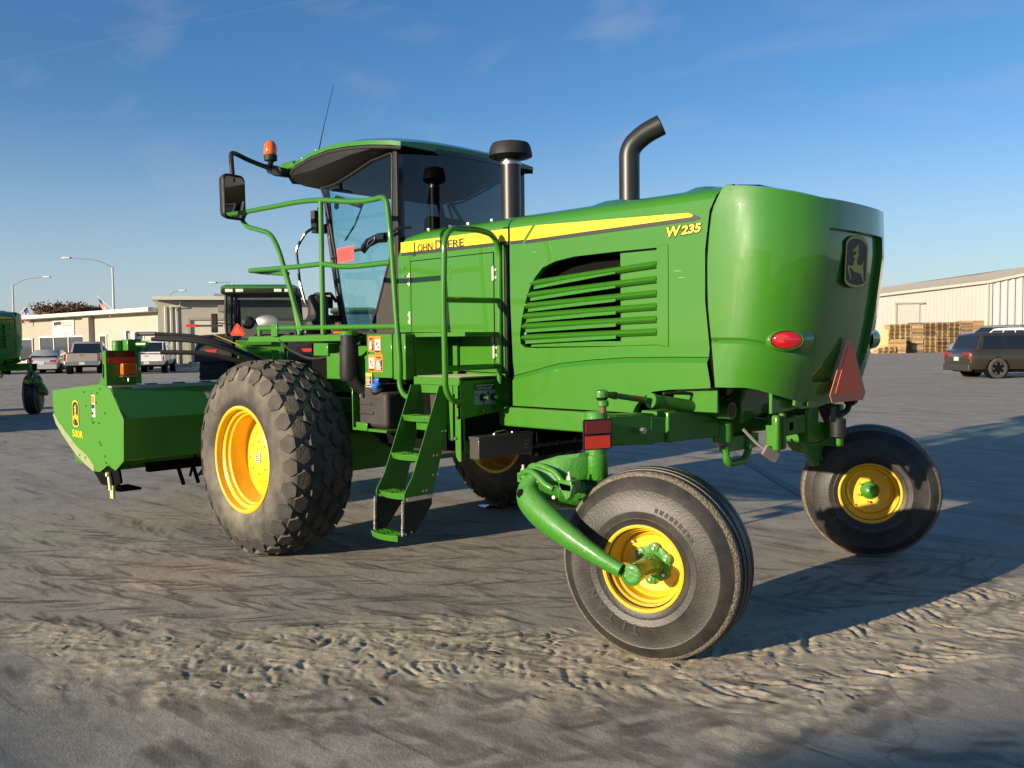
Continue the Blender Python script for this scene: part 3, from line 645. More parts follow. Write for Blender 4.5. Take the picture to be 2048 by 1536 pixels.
mb = MB(); mb.box(-6.60, -6.46, 4.33, 4.44, 2.00, 2.10); mb.tube([(-6.62, 4.36, 2.12), (-6.5, 4.30, 2.12), (-6.38, 4.36, 2.12), (-6.38, 4.42, 2.05)], .016, 8); build(mb, 'lower_hinge_bracket', BLACK, cab, bevel=.008)
mb = MB(); mb.box(-5.92, -5.84, 4.06, 4.10, 1.775, 1.80); build(mb, 'side_marker', AMB, WR, bevel=.004)
# exhaust-like canister in front of the door
mb = MB(); mb.lathe([(.105, 0), (.105, .06), (.14, .075), (.14, .13), (.10, .16), (.085, .20), (.085, .34), (.06, .36)], (-6.42, 4.26, 1.75), (0, 0, 1), 24, True); build(mb, 'filter_canister', BLACK, WR)
# roof front bracket, mirror and beacon
mb = MB()
mb.loft([[Vector((x, 4.42+dy, z+dz)) for dy, dz in ((-.07, .03), (.07, .03), (.08, -.05), (-.05, -.05))] for x, z in ((-7.12, 3.26), (-7.25, 3.28), (-7.38, 3.33))], True, True)
build(mb, 'lamp_bracket', BLACK, cab, bevel=.01)
mb = MB(); mb.box(-7.22, -7.02, 4.42, 4.50, 3.28, 3.345); build(mb, 'bracket_cover', GREEN, cab, bevel=.01)
mb = MB(); mb.tube(fillet([(-7.28, 4.34, 3.30), (-7.34, 4.16, 3.36), (-7.33, 4.03, 3.40), (-7.22, 3.93, 3.37), (-7.16, 3.90, 3.27), (-7.14, 3.90, 3.10)], .07), .021, 10); mi = build(mb, 'mirror_arm', BLACK, cab)
mb = MB()
mc = Vector((-7.14, 3.90, 3.00)); mn = Vector((.985, .17, -.03)).normalized(); mt = Vector((-.17, .985, 0)).normalized(); mu_ = mn.cross(mt)*-1
def rrect(w, h, r, n=5):
    o = []
    for cx, cz, a0 in ((w-r, h-r, 0), (-w+r, h-r, 90), (-w+r, -h+r, 180), (w-r, -h+r, 270)):
        for i in range(n+1):
            a = radians(a0+90*i/n); o.append((cx+r*cos(a), cz+r*sin(a)))
    return o
mc = Vector((-7.14, 3.90, 2.975)); mu_ = Vector((-.02, 0, 1))
mb.loft([[mc+mt*a*s+mu_*b*s+mn*d for a, b in rrect(.115, .195, .05)] for s, d in ((.70, -.075), (.93, -.05), (1.0, -.01), (1.0, .015), (.93, .022), (.90, .012))], True, True)
mm = build(mb, 'mirror_housing', BLACK, cab, sharp=50)
mb = MB(); mb.prism([mc+mt*a+mu_*b+mn*.0165 for a, b in rrect(.10, .175, .04)], mn*.002); build(mb, 'mirror_glass', MIRR, cab)
mb = MB(); mb.lathe([(.010, 0), (.022, .0), (.022, .03), (.035, .05), (.058, .055), (.060, .10), (.052, .105)], (-7.27, 4.35, 3.315), (0, 0, 1), 24, True); bc = build(mb, 'beacon_base', BLACK, cab)
mb = MB(); mb.lathe([(.056, 0), (.060, .01), (.060, .05), (.054, .09), (.038, .118), (.015, .130), (.001, .132)], (-7.27, 4.35, 3.42), (0, 0, 1), 28, True); build(mb, 'beacon_lens', mat('beacon_lens', (0.80, 0.10, 0.005), 0.12, coat=1.0, noise=(40, .4, (.9, .22, .02))), cab)
mb = MB()   # windscreen wiper and interior trim
mb.tube([(-6.60, 4.9, 3.0), (-6.55, 4.75, 2.75), (-6.52, 4.62, 2.60)], .008, 6); mb.tube([(-6.9, 4.8, 2.95), (-6.6, 4.60, 2.98), (-6.2, 4.56, 2.86)], .022, 8); build(mb, 'sun_visor_arm', BLACK, cab)

# ---------------- walkway, handrails, stairs
YR = 4.0
mb = MB(); mb.box(-7.13, -5.62, YR, 4.46, 1.715, 1.765); walk = build(mb, 'walkway', GREENR, WR, bevel=.004)
mb = MB(); mb.box(-7.11, -5.0, YR+.02, 4.44, 1.764, 1.772); build(mb, 'walkway_grip', DKGREY, walk)
mb = MB(); mb.box(-5.62, -4.42, YR+.10, 4.46, 1.735, 1.765) ; mb.box(-5.10, -4.95, YR+.10, 4.46, 1.45, 1.735); build(mb, 'upper_step', GREENR, walk, bevel=.004)
mb = MB(); mb.box(-5.00, -4.86, 4.42, 4.44, 1.46, 1.76); mb.box(-5.38, -5.37, 4.0, 4.45, 1.44, 1.75); build(mb, 'riser_panel', GREENR, walk)
def rail(paths, name, r=.0205):
    mb = MB()
    for p, f in paths: mb.tube(fillet([Vector(q) for q in p], f, 6), r, 12)
    return build(mb, name, GREEN, WR, sharp=60)
Y = lambda pts, y=YR: [(x, y, z) for x, z in pts]
rail([(Y([(-6.30, 1.77), (-6.40, 2.10), (-6.60, 2.50), (-6.72, 2.635), (-7.10, 2.725), (-7.19, 2.79), (-7.12, 2.855), (-6.25, 2.845), (-5.97, 2.825), (-5.50, 2.755), (-5.30, 2.745), (-5.13, 2.755), (-5.08, 2.40), (-5.05, 2.00), (-5.01, 1.57), (-5.015, 1.38), (-4.96, 1.315), (-4.88, 1.305)]), [0, .1, .15, .15, .1, .06, .08, .12, .12, .12, .1, .12, .1, .1, .1, .1, .06, 0]),
      (Y([(-5.09, 2.275), (-5.50, 2.275), (-5.72, 2.285), (-5.95, 2.325), (-6.30, 2.325), (-7.07, 2.34)]), .08),
      (Y([(-7.05, 2.34), (-6.95, 2.30), (-6.50, 2.30)], YR+.0), .05) if False else ([(-7.06, YR, 2.34), (-7.04, YR+.12, 2.33), (-6.50, YR+.02, 2.28)], .04),
      (Y([(-5.03, 1.815), (-6.95, 1.835)]), 0), (Y([(-5.96, 2.83), (-5.965, 1.77)]), 0), (Y([(-6.93, 1.84), (-6.93, 1.77)]), 0), (Y([(-6.53, 2.34), (-6.26, 1.80)]), 0)], 'walkway_handrail')
mb = MB(); mb.box(-6.70, -6.60, YR-.03, YR-.02, 1.76, 1.87); build(mb, 'rail_bracket', GREENR, WR, bevel=.004)
XL = -4.43
rail([([(XL, y, z) for y, z in [(4.06, 1.29), (3.97, 1.305), (3.92, 1.38), (3.915, 1.98), (3.93, 2.38), (3.99, 2.455), (4.24, 2.465), (4.39, 2.44), (4.445, 2.33), (4.44, 1.98), (4.43, 1.52), (4.43, 1.40)]], [0, .06, .06, .1, .06, .06, .1, .08, .08, .1, .1, 0]),
      ([(XL, 3.92, 1.98), (XL, 4.44, 1.985)], 0), ([(XL, 3.92, 1.52), (XL, 4.44, 1.525)], 0)], 'boarding_handrail')
mb = MB(); XA, XZ = -4.93, -4.45
mb.box(XA, XZ, 4.06, 4.08, 1.40, 1.455); mb.box(XA+.03, XZ-.03, 4.07, 4.085, 1.34, 1.40); mb.box(XA, XZ, 4.08, 4.50, 1.43, 1.45)
mb.box(XA, XA+.06, 4.06, 4.09, 1.15, 1.40); mb.box(XZ-.12, XZ-.07, 4.06, 4.09, 1.02, 1.40)
land = build(mb, 'landing', GREENR, WR, bevel=.004)
mb = MB()
for i in range(22): mb.box(XA+.01, XZ-.01, 4.085+i*.018, 4.092+i*.018, 1.45, 1.460)
build(mb, 'landing_grip', mat('grip_strip', (.20, .21, .12), .6), land)
mb = MB()   # right cheek of the landing: the dark panel with jump posts
mb.prism([Vector((XZ, y, z)) for y, z in [(4.09, 1.455), (4.56, 1.46), (4.56, 1.10), (4.10, .93), (4.09, 1.17)]], (-.006, 0, 0))
mb.prism([Vector((x, 4.065, z)) for x, z in [(-4.50, 1.42), (-4.445, 1.42), (-4.445, .88), (-4.47, .88), (-4.495, .91), (-4.50, .95)]], (0, .006, 0))
mb.box(-4.47, -4.445, 4.065, 4.10, 1.17, 1.43)
build(mb, 'landing_cheek', GREENR, WR, bevel=.002)
mb = MB(); mb.prism([Vector((XZ+.002, y, z)) for y, z in [(4.11, 1.175), (4.42, 1.20), (4.50, 1.15), (4.55, 1.06), (4.54, 1.03), (4.11, 1.02)]], (.002, 0, 0)); build(mb, 'cheek_opening', DARK, WR)
mb = MB(); mb.box(XZ, XZ+.004, 4.20, 4.40, 1.26, 1.36); pl = build(mb, 'terminal_plate', mat('grey_label', (.22, .25, .24), .5), WR)
mb = MB(); mb.box(XZ, XZ+.004, 4.20, 4.40, 1.362, 1.41); build(mb, 'terminal_caption', BDEC, pl)
text('AUXILIARY ELECTRICAL POWER', 'plate_lettering', WHT, (XZ+.005, 4.215, 1.39), (0, 1, 0), Z1, .014, pl, width=.17)
text('DO NOT EXCEED 30 AMPS', 'plate_lettering', WHT, (XZ+.005, 4.235, 1.370), (0, 1, 0), Z1, .014, pl, width=.13)
text('+', 'plate_lettering', BDEC, (XZ+.005, 4.315, 1.315), (0, 1, 0), Z1, .06, pl, bold=.002)
mb = MB(); mb.box(XZ+.004, XZ+.006, 4.21, 4.235, 1.328, 1.336); build(mb, 'minus_mark', BDEC, pl)
mb = MB()
for y in (4.275, 4.375): mb.cyl((XZ+.004, y, 1.31), (XZ+.02, y, 1.31), .026); 
build(mb, 'jump_post_base', BLACK, pl)
mb = MB()
for y in (4.275, 4.375): mb.cyl((XZ+.02, y, 1.31), (XZ+.05, y, 1.31), .012)
mb.bolt((XZ, 4.50, 1.40), (1, 0, 0), .014, .01); mb.bolt((XZ, 4.50, 1.30), (1, 0, 0), .012, .01); mb.bolt((XZ, 4.56, 1.12), (1, 0, 0), .011, .01)
for x, z in ((-4.52, 1.31), (-4.52, 1.04), (-4.49, 1.04), (-4.47, 1.26), (-4.47, 1.18)): mb.bolt((x, 4.058, z), (0, -1, 0), .012, .012)
build(mb, 'cheek_bolts', ZINC, WR)
mb = MB()
for y, z in ((4.275, 1.215), (4.37, 1.235)): mb.lathe([(.014, -.006), (.022, 0), (.014, .006), (.010, 0), (.014, -.006)], (XZ+.03, y, z), (1, .3, 0), 16); mb.tube([(XZ+.02, y, 1.29), (XZ+.025, y-.008, 1.25), (XZ+.02, y, z+.02)], .003, 6)
build(mb, 'post_caps', DKGREY, WR)
# ladder
lad = empty('ladder', (-4.72, 3.85, 1.3), WR)
for x in (-4.875, -4.575):
    mb = MB()
    mb.prism([Vector((x, y, z)) for y, z in [(3.985, 1.40), (4.06, 1.40), (4.11, 1.28), (3.905, .645), (3.665, .655), (3.665, .69), (3.69, .735), (3.735, .80), (3.80, .95)]], (.006, 0, 0))
    build(mb, 'ladder_side', GREENR, lad, bevel=.0015)
    mb = MB(); mb.prism([Vector((x+.006, y, z)) for y, z in [(3.667, .655), (3.90, .650), (3.90, .60), (3.74, .42), (3.648, .42), (3.652, .5)]], (.005, 0, 0)); build(mb, 'rubber_strap', mat('rubber_strap', (.012, .012, .012), .7), lad)
    mb = MB()   # frayed edge of the strap
    for i in range(30):
        z = .65-i*.0078; mb.obox((x+.008+random.uniform(-.002, .002), 3.652-.0002*i, z), (.004, random.uniform(-.002, .002), 0), (0, .006+random.uniform(0, .004), random.uniform(-.002, .002)), (0, 0, .003))
    build(mb, 'frayed_edge', mat('frayed_cord', (.45, .42, .34), .9), lad)
    mb = MB()
    for y, z in ((3.69, .655), (3.78, .66), (3.88, .665)): mb.bolt((x+.011, y, z), (1, 0, 0), .012, .012)
    if x > -4.7:
        mb.box(x+.010, x+.013, 3.675, 3.895, .643, .672)
        for y, z in ((3.665, .43), (3.715, .437), (4.00, 1.09), (4.03, 1.09), (3.92, .93), (3.95, .93), (3.95, .80), (3.91, .80), (3.82, .70), (3.85, .70)): mb.bolt((x+.006, y, z), (1, 0, 0), .010, .009)
    build(mb, 'ladder_bolts', ZINC, lad)
for i, (yc, z) in enumerate(((3.955, 1.195), (3.850, .940), (3.745, .692), (3.665, .425))):
    mb = MB(); x0, x1 = -4.868, -4.577; n = 8
    fr = [(x0+(x1-x0)*k/n, yc-.055-.028*sin(pi*k/n)) for k in range(n+1)]
    po = [Vector((a, b, z)) for a, b in fr]+[Vector((x1, yc+.06, z)), Vector((x0, yc+.06, z))]
    hs = []
    for q in range(3):
        y0 = yc-.055+q*.034; n2 = 6
        for xa, xb in ((x0+.025, (x0+x1)/2-.008), ((x0+x1)/2+.008, x1-.025)):
            c = lambda xx: -.016*sin(pi*(xx-x0)/(x1-x0))
            hs.append([Vector((xa+(xb-xa)*k/n2, y0+c(xa+(xb-xa)*k/n2), z)) for k in range(n2+1)]+[Vector((xb-(xb-xa)*k/n2, y0+.021+c(xb-(xb-xa)*k/n2), z)) for k in range(n2+1)])
    mb.prism(po, (0, 0, -.006), hs)
    mb.loft([[Vector((a, b, z)) for a, b in fr], [Vector((a*.94+(x0+x1)/2*.06, b+.008, z-.040)) for a, b in fr]], closed=False)
    mb.loft([[Vector((a, b+.004, z)) for a, b in fr], [Vector((a*.94+(x0+x1)/2*.06, b+.012, z-.040)) for a, b in fr]], closed=False)
    build(mb, 'step', GREEN, lad, sharp=30)
mb = MB(); mb.box(-4.80, -4.58, 3.97, 3.976, 1.09, 1.14); mb.prism([Vector((x, 3.87, z)) for x, z in [(-4.70, .88), (-4.58, .87), (-4.58, .78), (-4.72, .78)]], (0, .006, 0)); build(mb, 'cross_plate', GREEN, lad)
# toolbox on the cheek
tbx = Vector((.02, 0, 0))
mb = MB(); mb.box(-4.43, -4.335, 4.13, 4.665, .895, 1.045); tb = build(mb, 'toolbox', mat('toolbox_grey', (.045, .040, .034), .45, bump=(120, .1), coat=.2), WR, bevel=.006)
mb = MB(); mb.box(-4.433, -4.332, 4.127, 4.668, 1.028, 1.052); mb.box(-4.336, -4.330, 4.38, 4.42, .97, 1.03); build(mb, 'toolbox_lid', mat('toolbox_grey', (0, 0, 0)), tb, bevel=.004)
mb = MB(); mb.tube(fillet([(-4.385, 4.33, 1.052), (-4.385, 4.34, 1.068), (-4.385, 4.44, 1.072), (-4.385, 4.46, 1.052)], .01), .006, 8); mb.bolt((-4.37, 4.31, 1.052), (0, 0, 1), .012, .01); mb.bolt((-4.37, 4.49, 1.052), (0, 0, 1), .012, .01); build(mb, 'toolbox_handle', STEEL, tb)
mb = MB(); C = Vector((-4.3345, 4.60, .965)); mb.prism([C+Vector((0, a, b)) for a, b in rrect(.022, .028, .008)], (.001, 0, 0), [[C+Vector((0, a*.86, b*.86)) for a, b in rrect(.022, .028, .008)]])
mb.prism([C+Vector((0, a*.04, b*.045)) for a, b in [(-.3, .0), (-.1, .4), (.0, .4), (-.05, .05), (.3, -.1), (.35, -.35), (.1, -.15), (-.2, -.1), (-.35, -.35), (-.38, -.1)]], (.001, 0, 0)); build(mb, 'toolbox_badge', mat('olive_decal', (.22, .30, .06), .5), tb)
# side box (heater/battery box) with safety decals
mb = MB(); mb.box(-5.40, -5.10, 4.0, 4.44, 1.44, 1.762); mb.box(-5.10, -4.96, 4.012, 4.44, 1.43, 1.762); sb = build(mb, 'service_box', GREENR, WR, bevel=.006)
mb = MB()
def decal(x0, x1, z0, z1, y, kind):
    a = MB(); a.box(x0, x1, y-.003, y, z0, z1); d = build(a, 'safety_decal', ORL if kind != 'yel' else YDEC, sb)
    h = z1-z0; w = x1-x0
    if kind == 'txt':
        a = MB(); a.box(x0+.006, x1-.006, y-.004, y-.003, z0+.008, z1-h*.30); build(a, 'decal_text_block', BDEC, d)
        a = MB()
        for i in range(8):
            q = z1-h*.34-i*(h*.6/8.4); a.box(x0+.012, x1-.012-random.uniform(0, w*.3), y-.005, y-.004, q-.005, q)
        build(a, 'decal_lines', WHT, d)
        text('WARNING', 'decal_lettering', BDEC, (x0+w*.16, y-.0035, z1-h*.22), X1, Z1, .022, d, width=w*.68)
    elif kind == 'pic':
        a = MB(); a.box(x0+.006, x1-.006, y-.004, y-.003, z0+h*.2, z1-h*.18); build(a, 'decal_panel', WHT, d)
        a = MB(); a.tube([(x0+w*.25, y-.005, z0+h*.7), (x0+w*.4, y-.005, z0+h*.5), (x0+w*.6, y-.005, z0+h*.36), (x0+w*.85, y-.005, z0+h*.34)], .004, 5); a.tube([(x0+w*.4, y-.005, z0+h*.5), (x0+w*.55, y-.005, z0+h*.66)], .003, 5)
        a.box(x0+.006, x1-.006, y-.0045, y-.0035, z0+.006, z0+h*.16); build(a, 'decal_pictogram', BDEC, d)
    elif kind == 'yel':
        a = MB(); a.box(x0+.005, x1-.005, y-.004, y-.003, z0+.006, z1-h*.2)
        build(a, 'decal_text_block', BDEC, d)
        a = MB()
        for i in range(7): a.box(x0+.010, x1-.012-random.uniform(0, w*.3), y-.005, y-.004, z1-h*.3-i*h*.09, z1-h*.3-i*h*.09+.004)
        build(a, 'decal_lines', WHT, d)
decal(-5.375, -5.305, 1.635, 1.745, 4.0, 'txt'); decal(-5.30, -5.225, 1.62, 1.745, 4.0, 'pic')
decal(-5.375, -5.30, 1.485, 1.61, 4.0, 'pic'); decal(-5.298, -5.205, 1.485, 1.61, 4.0, 'txt'); decal(-5.40, -5.325, 1.37, 1.475, 3.99, 'yel')
# DEF tank with blue cap
mb = MB()
mb.box(-5.55, -5.20, 4.02, 4.32, 1.06, 1.33)
tank = build(mb, 'fluid_tank', DKGREY, WR, bevel=.035, seg=4)
mb = MB(); mb.box(-5.53, -5.34, 4.02, 4.3, 1.30, 1.385); mb.box(-5.52, -5.37, 4.008, 4.03, 1.23, 1.25); mb.box(-5.52, -5.35, 4.008, 4.03, 1.16, 1.185); build(mb, 'tank_shoulder', DKGREY, tank, bevel=.012, seg=3)
mb = MB(); mb.lathe([(.05, 0), (.055, .03), (.045, .04)], (-5.345, 4.06, 1.335), (.25, -.5, .85), 20, True); build(mb, 'filler_neck', BLACK, tank)
mb = MB(); mb.lathe([(.042, 0), (.045, .012), (.044, .04), (.034, .052), (.001, .054)], (-5.338, 4.04, 1.367), (.25, -.5, .85), 14, True); mb.obox((-5.324, 4.012, 1.416), (.036, .012, -.004), (0, .006, .01), (.004, -.008, .012)); build(mb, 'blue_filler_cap', BLUE, tank, sharp=25)
mb = MB(); mb.bolt((-5.48, 4.005, 1.30), (0, -1, 0), .018, .014); build(mb, 'tank_bolt', ZINC, tank)
mb = MB(); mb.box(-5.60, -5.18, 4.0, 4.40, 1.035, 1.055); mb.box(-5.54, -5.40, 3.99, 4.0, 1.04, 1.10); mb.box(-5.60, -5.59, 4.0, 4.4, 1.04, 1.40); build(mb, 'tank_bracket', GREENR, WR, bevel=.003)
# two batteries seen below the landing
mb = MB(); mb.box(-4.86, -4.76, 4.14, 4.4, 1.12, 1.37); mb.box(-4.73, -4.62, 4.14, 4.4, 1.12, 1.37); build(mb, 'battery', DKGREY, WR, bevel=.01)
# vertical black intake pipe with green collar
mb = MB(); mb.lathe([(.062, 0), (.062, .07), (.070, .072), (.074, .30), (.060, .34)], (-5.555, 3.95, 1.755), (0, 0, -1), 28, True); mb.tube([(-5.555, 3.95, 1.47), (-5.53, 3.99, 1.40), (-5.50, 4.05, 1.33)], [.068, .055, .05], 20)
pp = build(mb, 'vent_pipe', BLACK, WR, sharp=50)
mb = MB(); mb.lathe([(.066, 0), (.070, .002), (.070, .034), (.04, .036), (.001, .037)], (-5.555, 3.95, 1.755+.0), (0, 0, 1), 28, True); build(mb, 'pipe_collar', GREENR, pp)

# ---------------- frame and drive line
mb = MB()
for y in (4.44, 5.88): mb.box(-7.2, -2.95, y, y+.10, 1.10, 1.235)
mb.box(-6.72, -6.15, 4.2, 6.2, .62, .95); mb.box(-6.6, -6.3, 4.5, 5.9, .95, 1.4)
mb.box(-7.3, -7.1, 4.5, 5.9, .6, 1.3)
build(mb, 'main_frame', GREENR, WR, bevel=.012, seg=3)
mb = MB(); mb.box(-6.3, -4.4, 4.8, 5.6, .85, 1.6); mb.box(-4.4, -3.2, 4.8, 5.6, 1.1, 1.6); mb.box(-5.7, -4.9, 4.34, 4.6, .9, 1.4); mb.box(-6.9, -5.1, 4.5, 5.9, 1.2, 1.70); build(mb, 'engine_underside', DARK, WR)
mb = MB()
for k in range(6):
    y = 4.5+.1*k; mb.tube(fillet([(-6.0, y, .95-.03*k), (-5.4, y-.15, .80+.04*k), (-4.9, y, .88), (-4.3, y+.2, .95)], .2), .016, 8)
mb.tube(fillet([(-5.6, 4.1, 1.7), (-5.75, 4.02, 1.62), (-6.1, 3.98, 1.56), (-6.5, 4.0, 1.66), (-6.7, 4.02, 1.78)], .15), .014, 8)
build(mb, 'hydraulic_hoses', BLACK, WR)
mb = MB(); mb.box(-6.05, -5.85, 3.96, 4.2, 1.60, 1.70); mb.box(-6.2, -5.65, 4.2, 4.24, 1.30, 1.68); mb.box(-5.90, -5.72, 3.98, 4.1, 1.42, 1.62); build(mb, 'fender_bracket', GREENR, WR, bevel=.006)

# ---------------- wheels
def drive_wheel(yo, sgn):
    """yo: outer sidewall plane; sgn -1 near side, +1 far side"""
    c = Vector((-6.42, yo, .785)); inn = Vector((0, -sgn, 0)) ; w = empty('drive_wheel', c, WR)
    mb = MB(); R = .755; wd = .60
    prof = [(.405, .055), (.425, .020), (.50, -.004), (.60, .0), (.66, .015), (.70, .035), (.735, .075), (.752, .14), (R, .22), (R+.004, .30), (R, .38), (.752, .46), (.735, .525), (.70, .565), (.60, .60), (.50, .60), (.425, .58), (.405, .55)]
    mb.lathe(prof, c, inn, 96)
    ty = build(mb, 'tyre', RUB, w, sharp=60)
    mb = MB(); N = 25
    rows = [(-.02, 0, .14), (.105, .5, .115), (.205, 0, .105), (.30, .5, .105), (.395, 0, .105), (.495, .5, .115), (.62, 0, .14)]
    def surf(h, a, lift):
        # map (across, angle) to tyre surface
        r = float(np.interp(h, [-.01, .0, .035, .075, .14, .22, .30, .38, .46, .525, .565, .60, .61], [.60, .64, .70, .735, .752, .755, .759, .755, .752, .735, .70, .64, .60]))
        hh = min(max(h, .004), .596)
        if h < .075: nr, nh = float(np.interp(h, [-.05, .075], [.15, .8])), -float(np.interp(h, [-.05, .075], [1, .5]))
        elif h > .525: nr, nh = float(np.interp(h, [.525, .65], [.8, .15])), float(np.interp(h, [.525, .65], [.5, 1]))
        else: nr, nh = 1, 0
        r += nr*lift; hh += nh*lift
        return c+Vector((cos(a)*r, inn.y*hh, sin(a)*r))
    for h0, ph, wr in rows:
        for k in range(N):
            a0 = 2*pi*(k+ph)/N; da = 2*pi/N
            j = random.Random(k*7+int(h0*100)).uniform(-.02, .02)
            hexa = [(-.10, .47), (.32, .34), (.46, 0), (.32, -.34), (-.10, -.47), (-.46, -.22), (-.46, .22)]
            if h0 < .3: hexa = [(-x, y) for x, y in hexa]
            hexa = [(0, .49), (.40, .25), (.40, -.25), (0, -.49), (-.40, -.25), (-.40, .25)]
            top = []; bot = []
            for x, y in hexa:
                if h0 < .0:
                    hh = float(np.interp(x, [-.4, .4], [-.002, .066])); 
                elif h0 > .6: hh = float(np.interp(x, [-.4, .4], [.534, .602]))
                else: hh = h0+x*wr*.92
                aa = a0+y*da*.90
                bot.append(surf(hh if 0 < h0 < .6 else hh, aa, -.006))
                if 0 < h0 < .6: top.append(surf(h0+x*wr*.84, a0+y*da*.74, .030))
                else: top.append(surf(hh, a0+y*da*.80, .010 if (x*(1 if h0 < .3 else -1)) < .1 else .024))
            mb.loft([bot, top], True, True)
    build(mb, 'tread_lugs', RUBT, w, sharp=20)
    mb = MB()
    mb.lathe([(.432, .050), (.428, .012), (.412, .004), (.400, .012), (.396, .06), (.372, .075), (.368, .10), (.352, .112), (.350, .26), (.372, .29), (.372, .42), (.396, .44), (.40, .59), (.43, .59)], c, inn, 72)
    rim = build(mb, 'rim', YEL, w, sharp=35)
    mb = MB(); mb.lathe([(.351, .255), (.30, .262), (.26, .25), (.22, .235), (.20, .235), (.20, .20), (.195, .185), (.17, .175), (.10, .168), (.02, .165), (.001, .165)], c, inn, 48); hub = build(mb, 'hub', YEL, rim, sharp=30) if False else build(mb, 'hub', YEL, w, sharp=30)
    mb = MB()
    for k in range(12):
        a = 2*pi*k/12+.1; p = c+Vector((cos(a)*.215, inn.y*.236, sin(a)*.215)); mb.bolt(p, -inn, .016, .026)
    for k in range(8):
        a = 2*pi*k/8; p = c+Vector((cos(a)*.13, inn.y*.17, sin(a)*.13)); mb.bolt(p, -inn, .009, .010)
    build(mb, 'wheel_bolts', YEL, w, sharp=20)
    mb = MB(); q = c+Vector((0, inn.y*.160, 0)); mb.prism([q+Vector((a, 0, b)) for a, b in rrect(.035, .035, .006)], -inn*.002); build(mb, 'hub_label', WHT, w)
    mb = MB()
    for i in range(4): mb.prism([q-inn*.003+Vector((a*(-sgn if sgn > 0 else 1), 0, b+.024-i*.016)) for a, b in ((-.025, .004), (.025, .004), (.02, -.004), (-.025, -.004))], -inn*.001)
    build(mb, 'label_print', BDEC, w)
    return w
dwn = drive_wheel(3.50, -1)
# far one: mirrored copy by the y axis (rotated half turn keeps geometry identical)
dwf = copy_tree(dwn, WR); dwf.location = Vector((-6.42, 2*YC-3.50, .785))-WLOC[WR.name]; dwf.rotation_euler = (0, 0, pi)

def caster_wheel(parent, Wc, ang, label=None):
    """Wc tyre centre; ang yaw. near face = outboard(-Y) face"""
    w = empty('caster_wheel', Wc, parent); c = Vector(Wc); n = Vector((0, -1, 0))   # built unrotated, then turned
    wd = .36
    def L(prof, name, m, n_=72, sh=35, caps=False):
        mb = MB(); mb.lathe(prof, c, n, n_, caps); return build(mb, name, m, w, sharp=sh, origin=None)
    R = .512
    prof = [(.205, .150), (.222, .172), (.25, .180), (.262, .188), (.266, .186), (.30, .193), (.306, .190), (.36, .188), (.41, .176), (.418, .178), (.45, .160), (.478, .135), (.487, .128), (.497, .118), (.503, .10), (.505, .088), (.492, .085), (.492, .077), (.509, .074), (.512, .045), (.497, .042), (.497, .033), (.513, .030), (.514, .0)]
    full = prof+[(r, -h) for r, h in reversed(prof[:-1])]
    ty = L(full, 'tyre', RUBC, 96, 30)
    mb = MB()   # worn shoulder band
    mb.lathe([(.4785, .1355), (.4875, .1290), (.4975, .1190), (.5010, .108)], c, n, 96); 
    MB2 = mat('worn_shoulder', (.10, .085, .062), .9, noise=(60, .9, (.30, .25, .17)), bump=(90, .9)); build(mb, 'worn_shoulder', MB2, w)
    L([(.232, .168), (.230, .182), (.222, .186), (.213, .180), (.210, .150), (.196, .135), (.194, .11), (.182, .10), (.178, .02), (.19, -.02), (.21, -.12), (.23, -.16)], 'rim', YEL, 64)
    L([(.180, .045), (.165, .052), (.150, .030), (.110, .022), (.06, .022), (.001, .022)], 'wheel_disc', YEL, 48)
    mb = MB(); mb.lathe([(.098, .022), (.098, .045), (.07, .05), (.058, .06), (.055, .10), (.05, .11)], c, n, 32, True)
    for k in range(6):
        a = 2*pi*k/6+.4; mb.lathe([(.028, 0), (.028, .03), (.02, .034)], c+Vector((cos(a)*.085, -.022, sin(a)*.085)), n, 14, True)
    build(mb, 'wheel_hub', GREENC, w, sharp=30)
    mb = MB()
    for k in range(6):
        a = 2*pi*k/6+.4; mb.bolt(c+Vector((cos(a)*.085, -.055, sin(a)*.085)), n, .010, .010)
    for k in range(4):
        a = 2*pi*k/4+.8; mb.bolt(c+Vector((cos(a)*.155, -.05, sin(a)*.155)), n, .008, .006)
    build(mb, 'wheel_nuts', ZINC, w)
    # raised sidewall lettering on the outboard face
    def arc_text(s, rad, a0, da, size, bold=0.0):
        for i, ch in enumerate(s):
            a = radians(a0+da*i); u = Vector((cos(a), 0, sin(a))); tdir = Vector((-sin(a), 0, cos(a)))
            text(ch, 'sidewall_lettering', MATS['lettering_rubber'], c+u*rad+Vector((0, -.191, 0))-tdir*(size*.3), tdir, -u, size, w, bold=bold, ext=.003)
    mat('lettering_rubber', (.012, .011, .010), .6)
    arc_text('TITAN', .333, -118+18, -0.0, .055) if False else None
    for i, ch in enumerate('TITAN'):
        a = radians(-96-i*13); u = Vector((cos(a), 0, sin(a))); tdir = Vector((sin(a), 0, -cos(a)))
        text(ch, 'sidewall_lettering', MATS['lettering_rubber'], c+u*.300+Vector((0, -.190, 0))-tdir*.018, tdir, u, .072, w, bold=.004, ext=.004)
    mb = MB()
    for i in range(9):
        a = radians(75-i*5.2); u = Vector((cos(a), 0, sin(a))); tdir = Vector((sin(a), 0, -cos(a))); mb.obox(c+u*.325+Vector((0, -.190, 0)), tdir*(.008+.002*(i % 2)), u*.012, Vector((0, -.002, 0)))
    build(mb, 'sidewall_marking', MATS['lettering_rubber'], w)
    w.rotation_euler = (0, 0, ang)
    return w
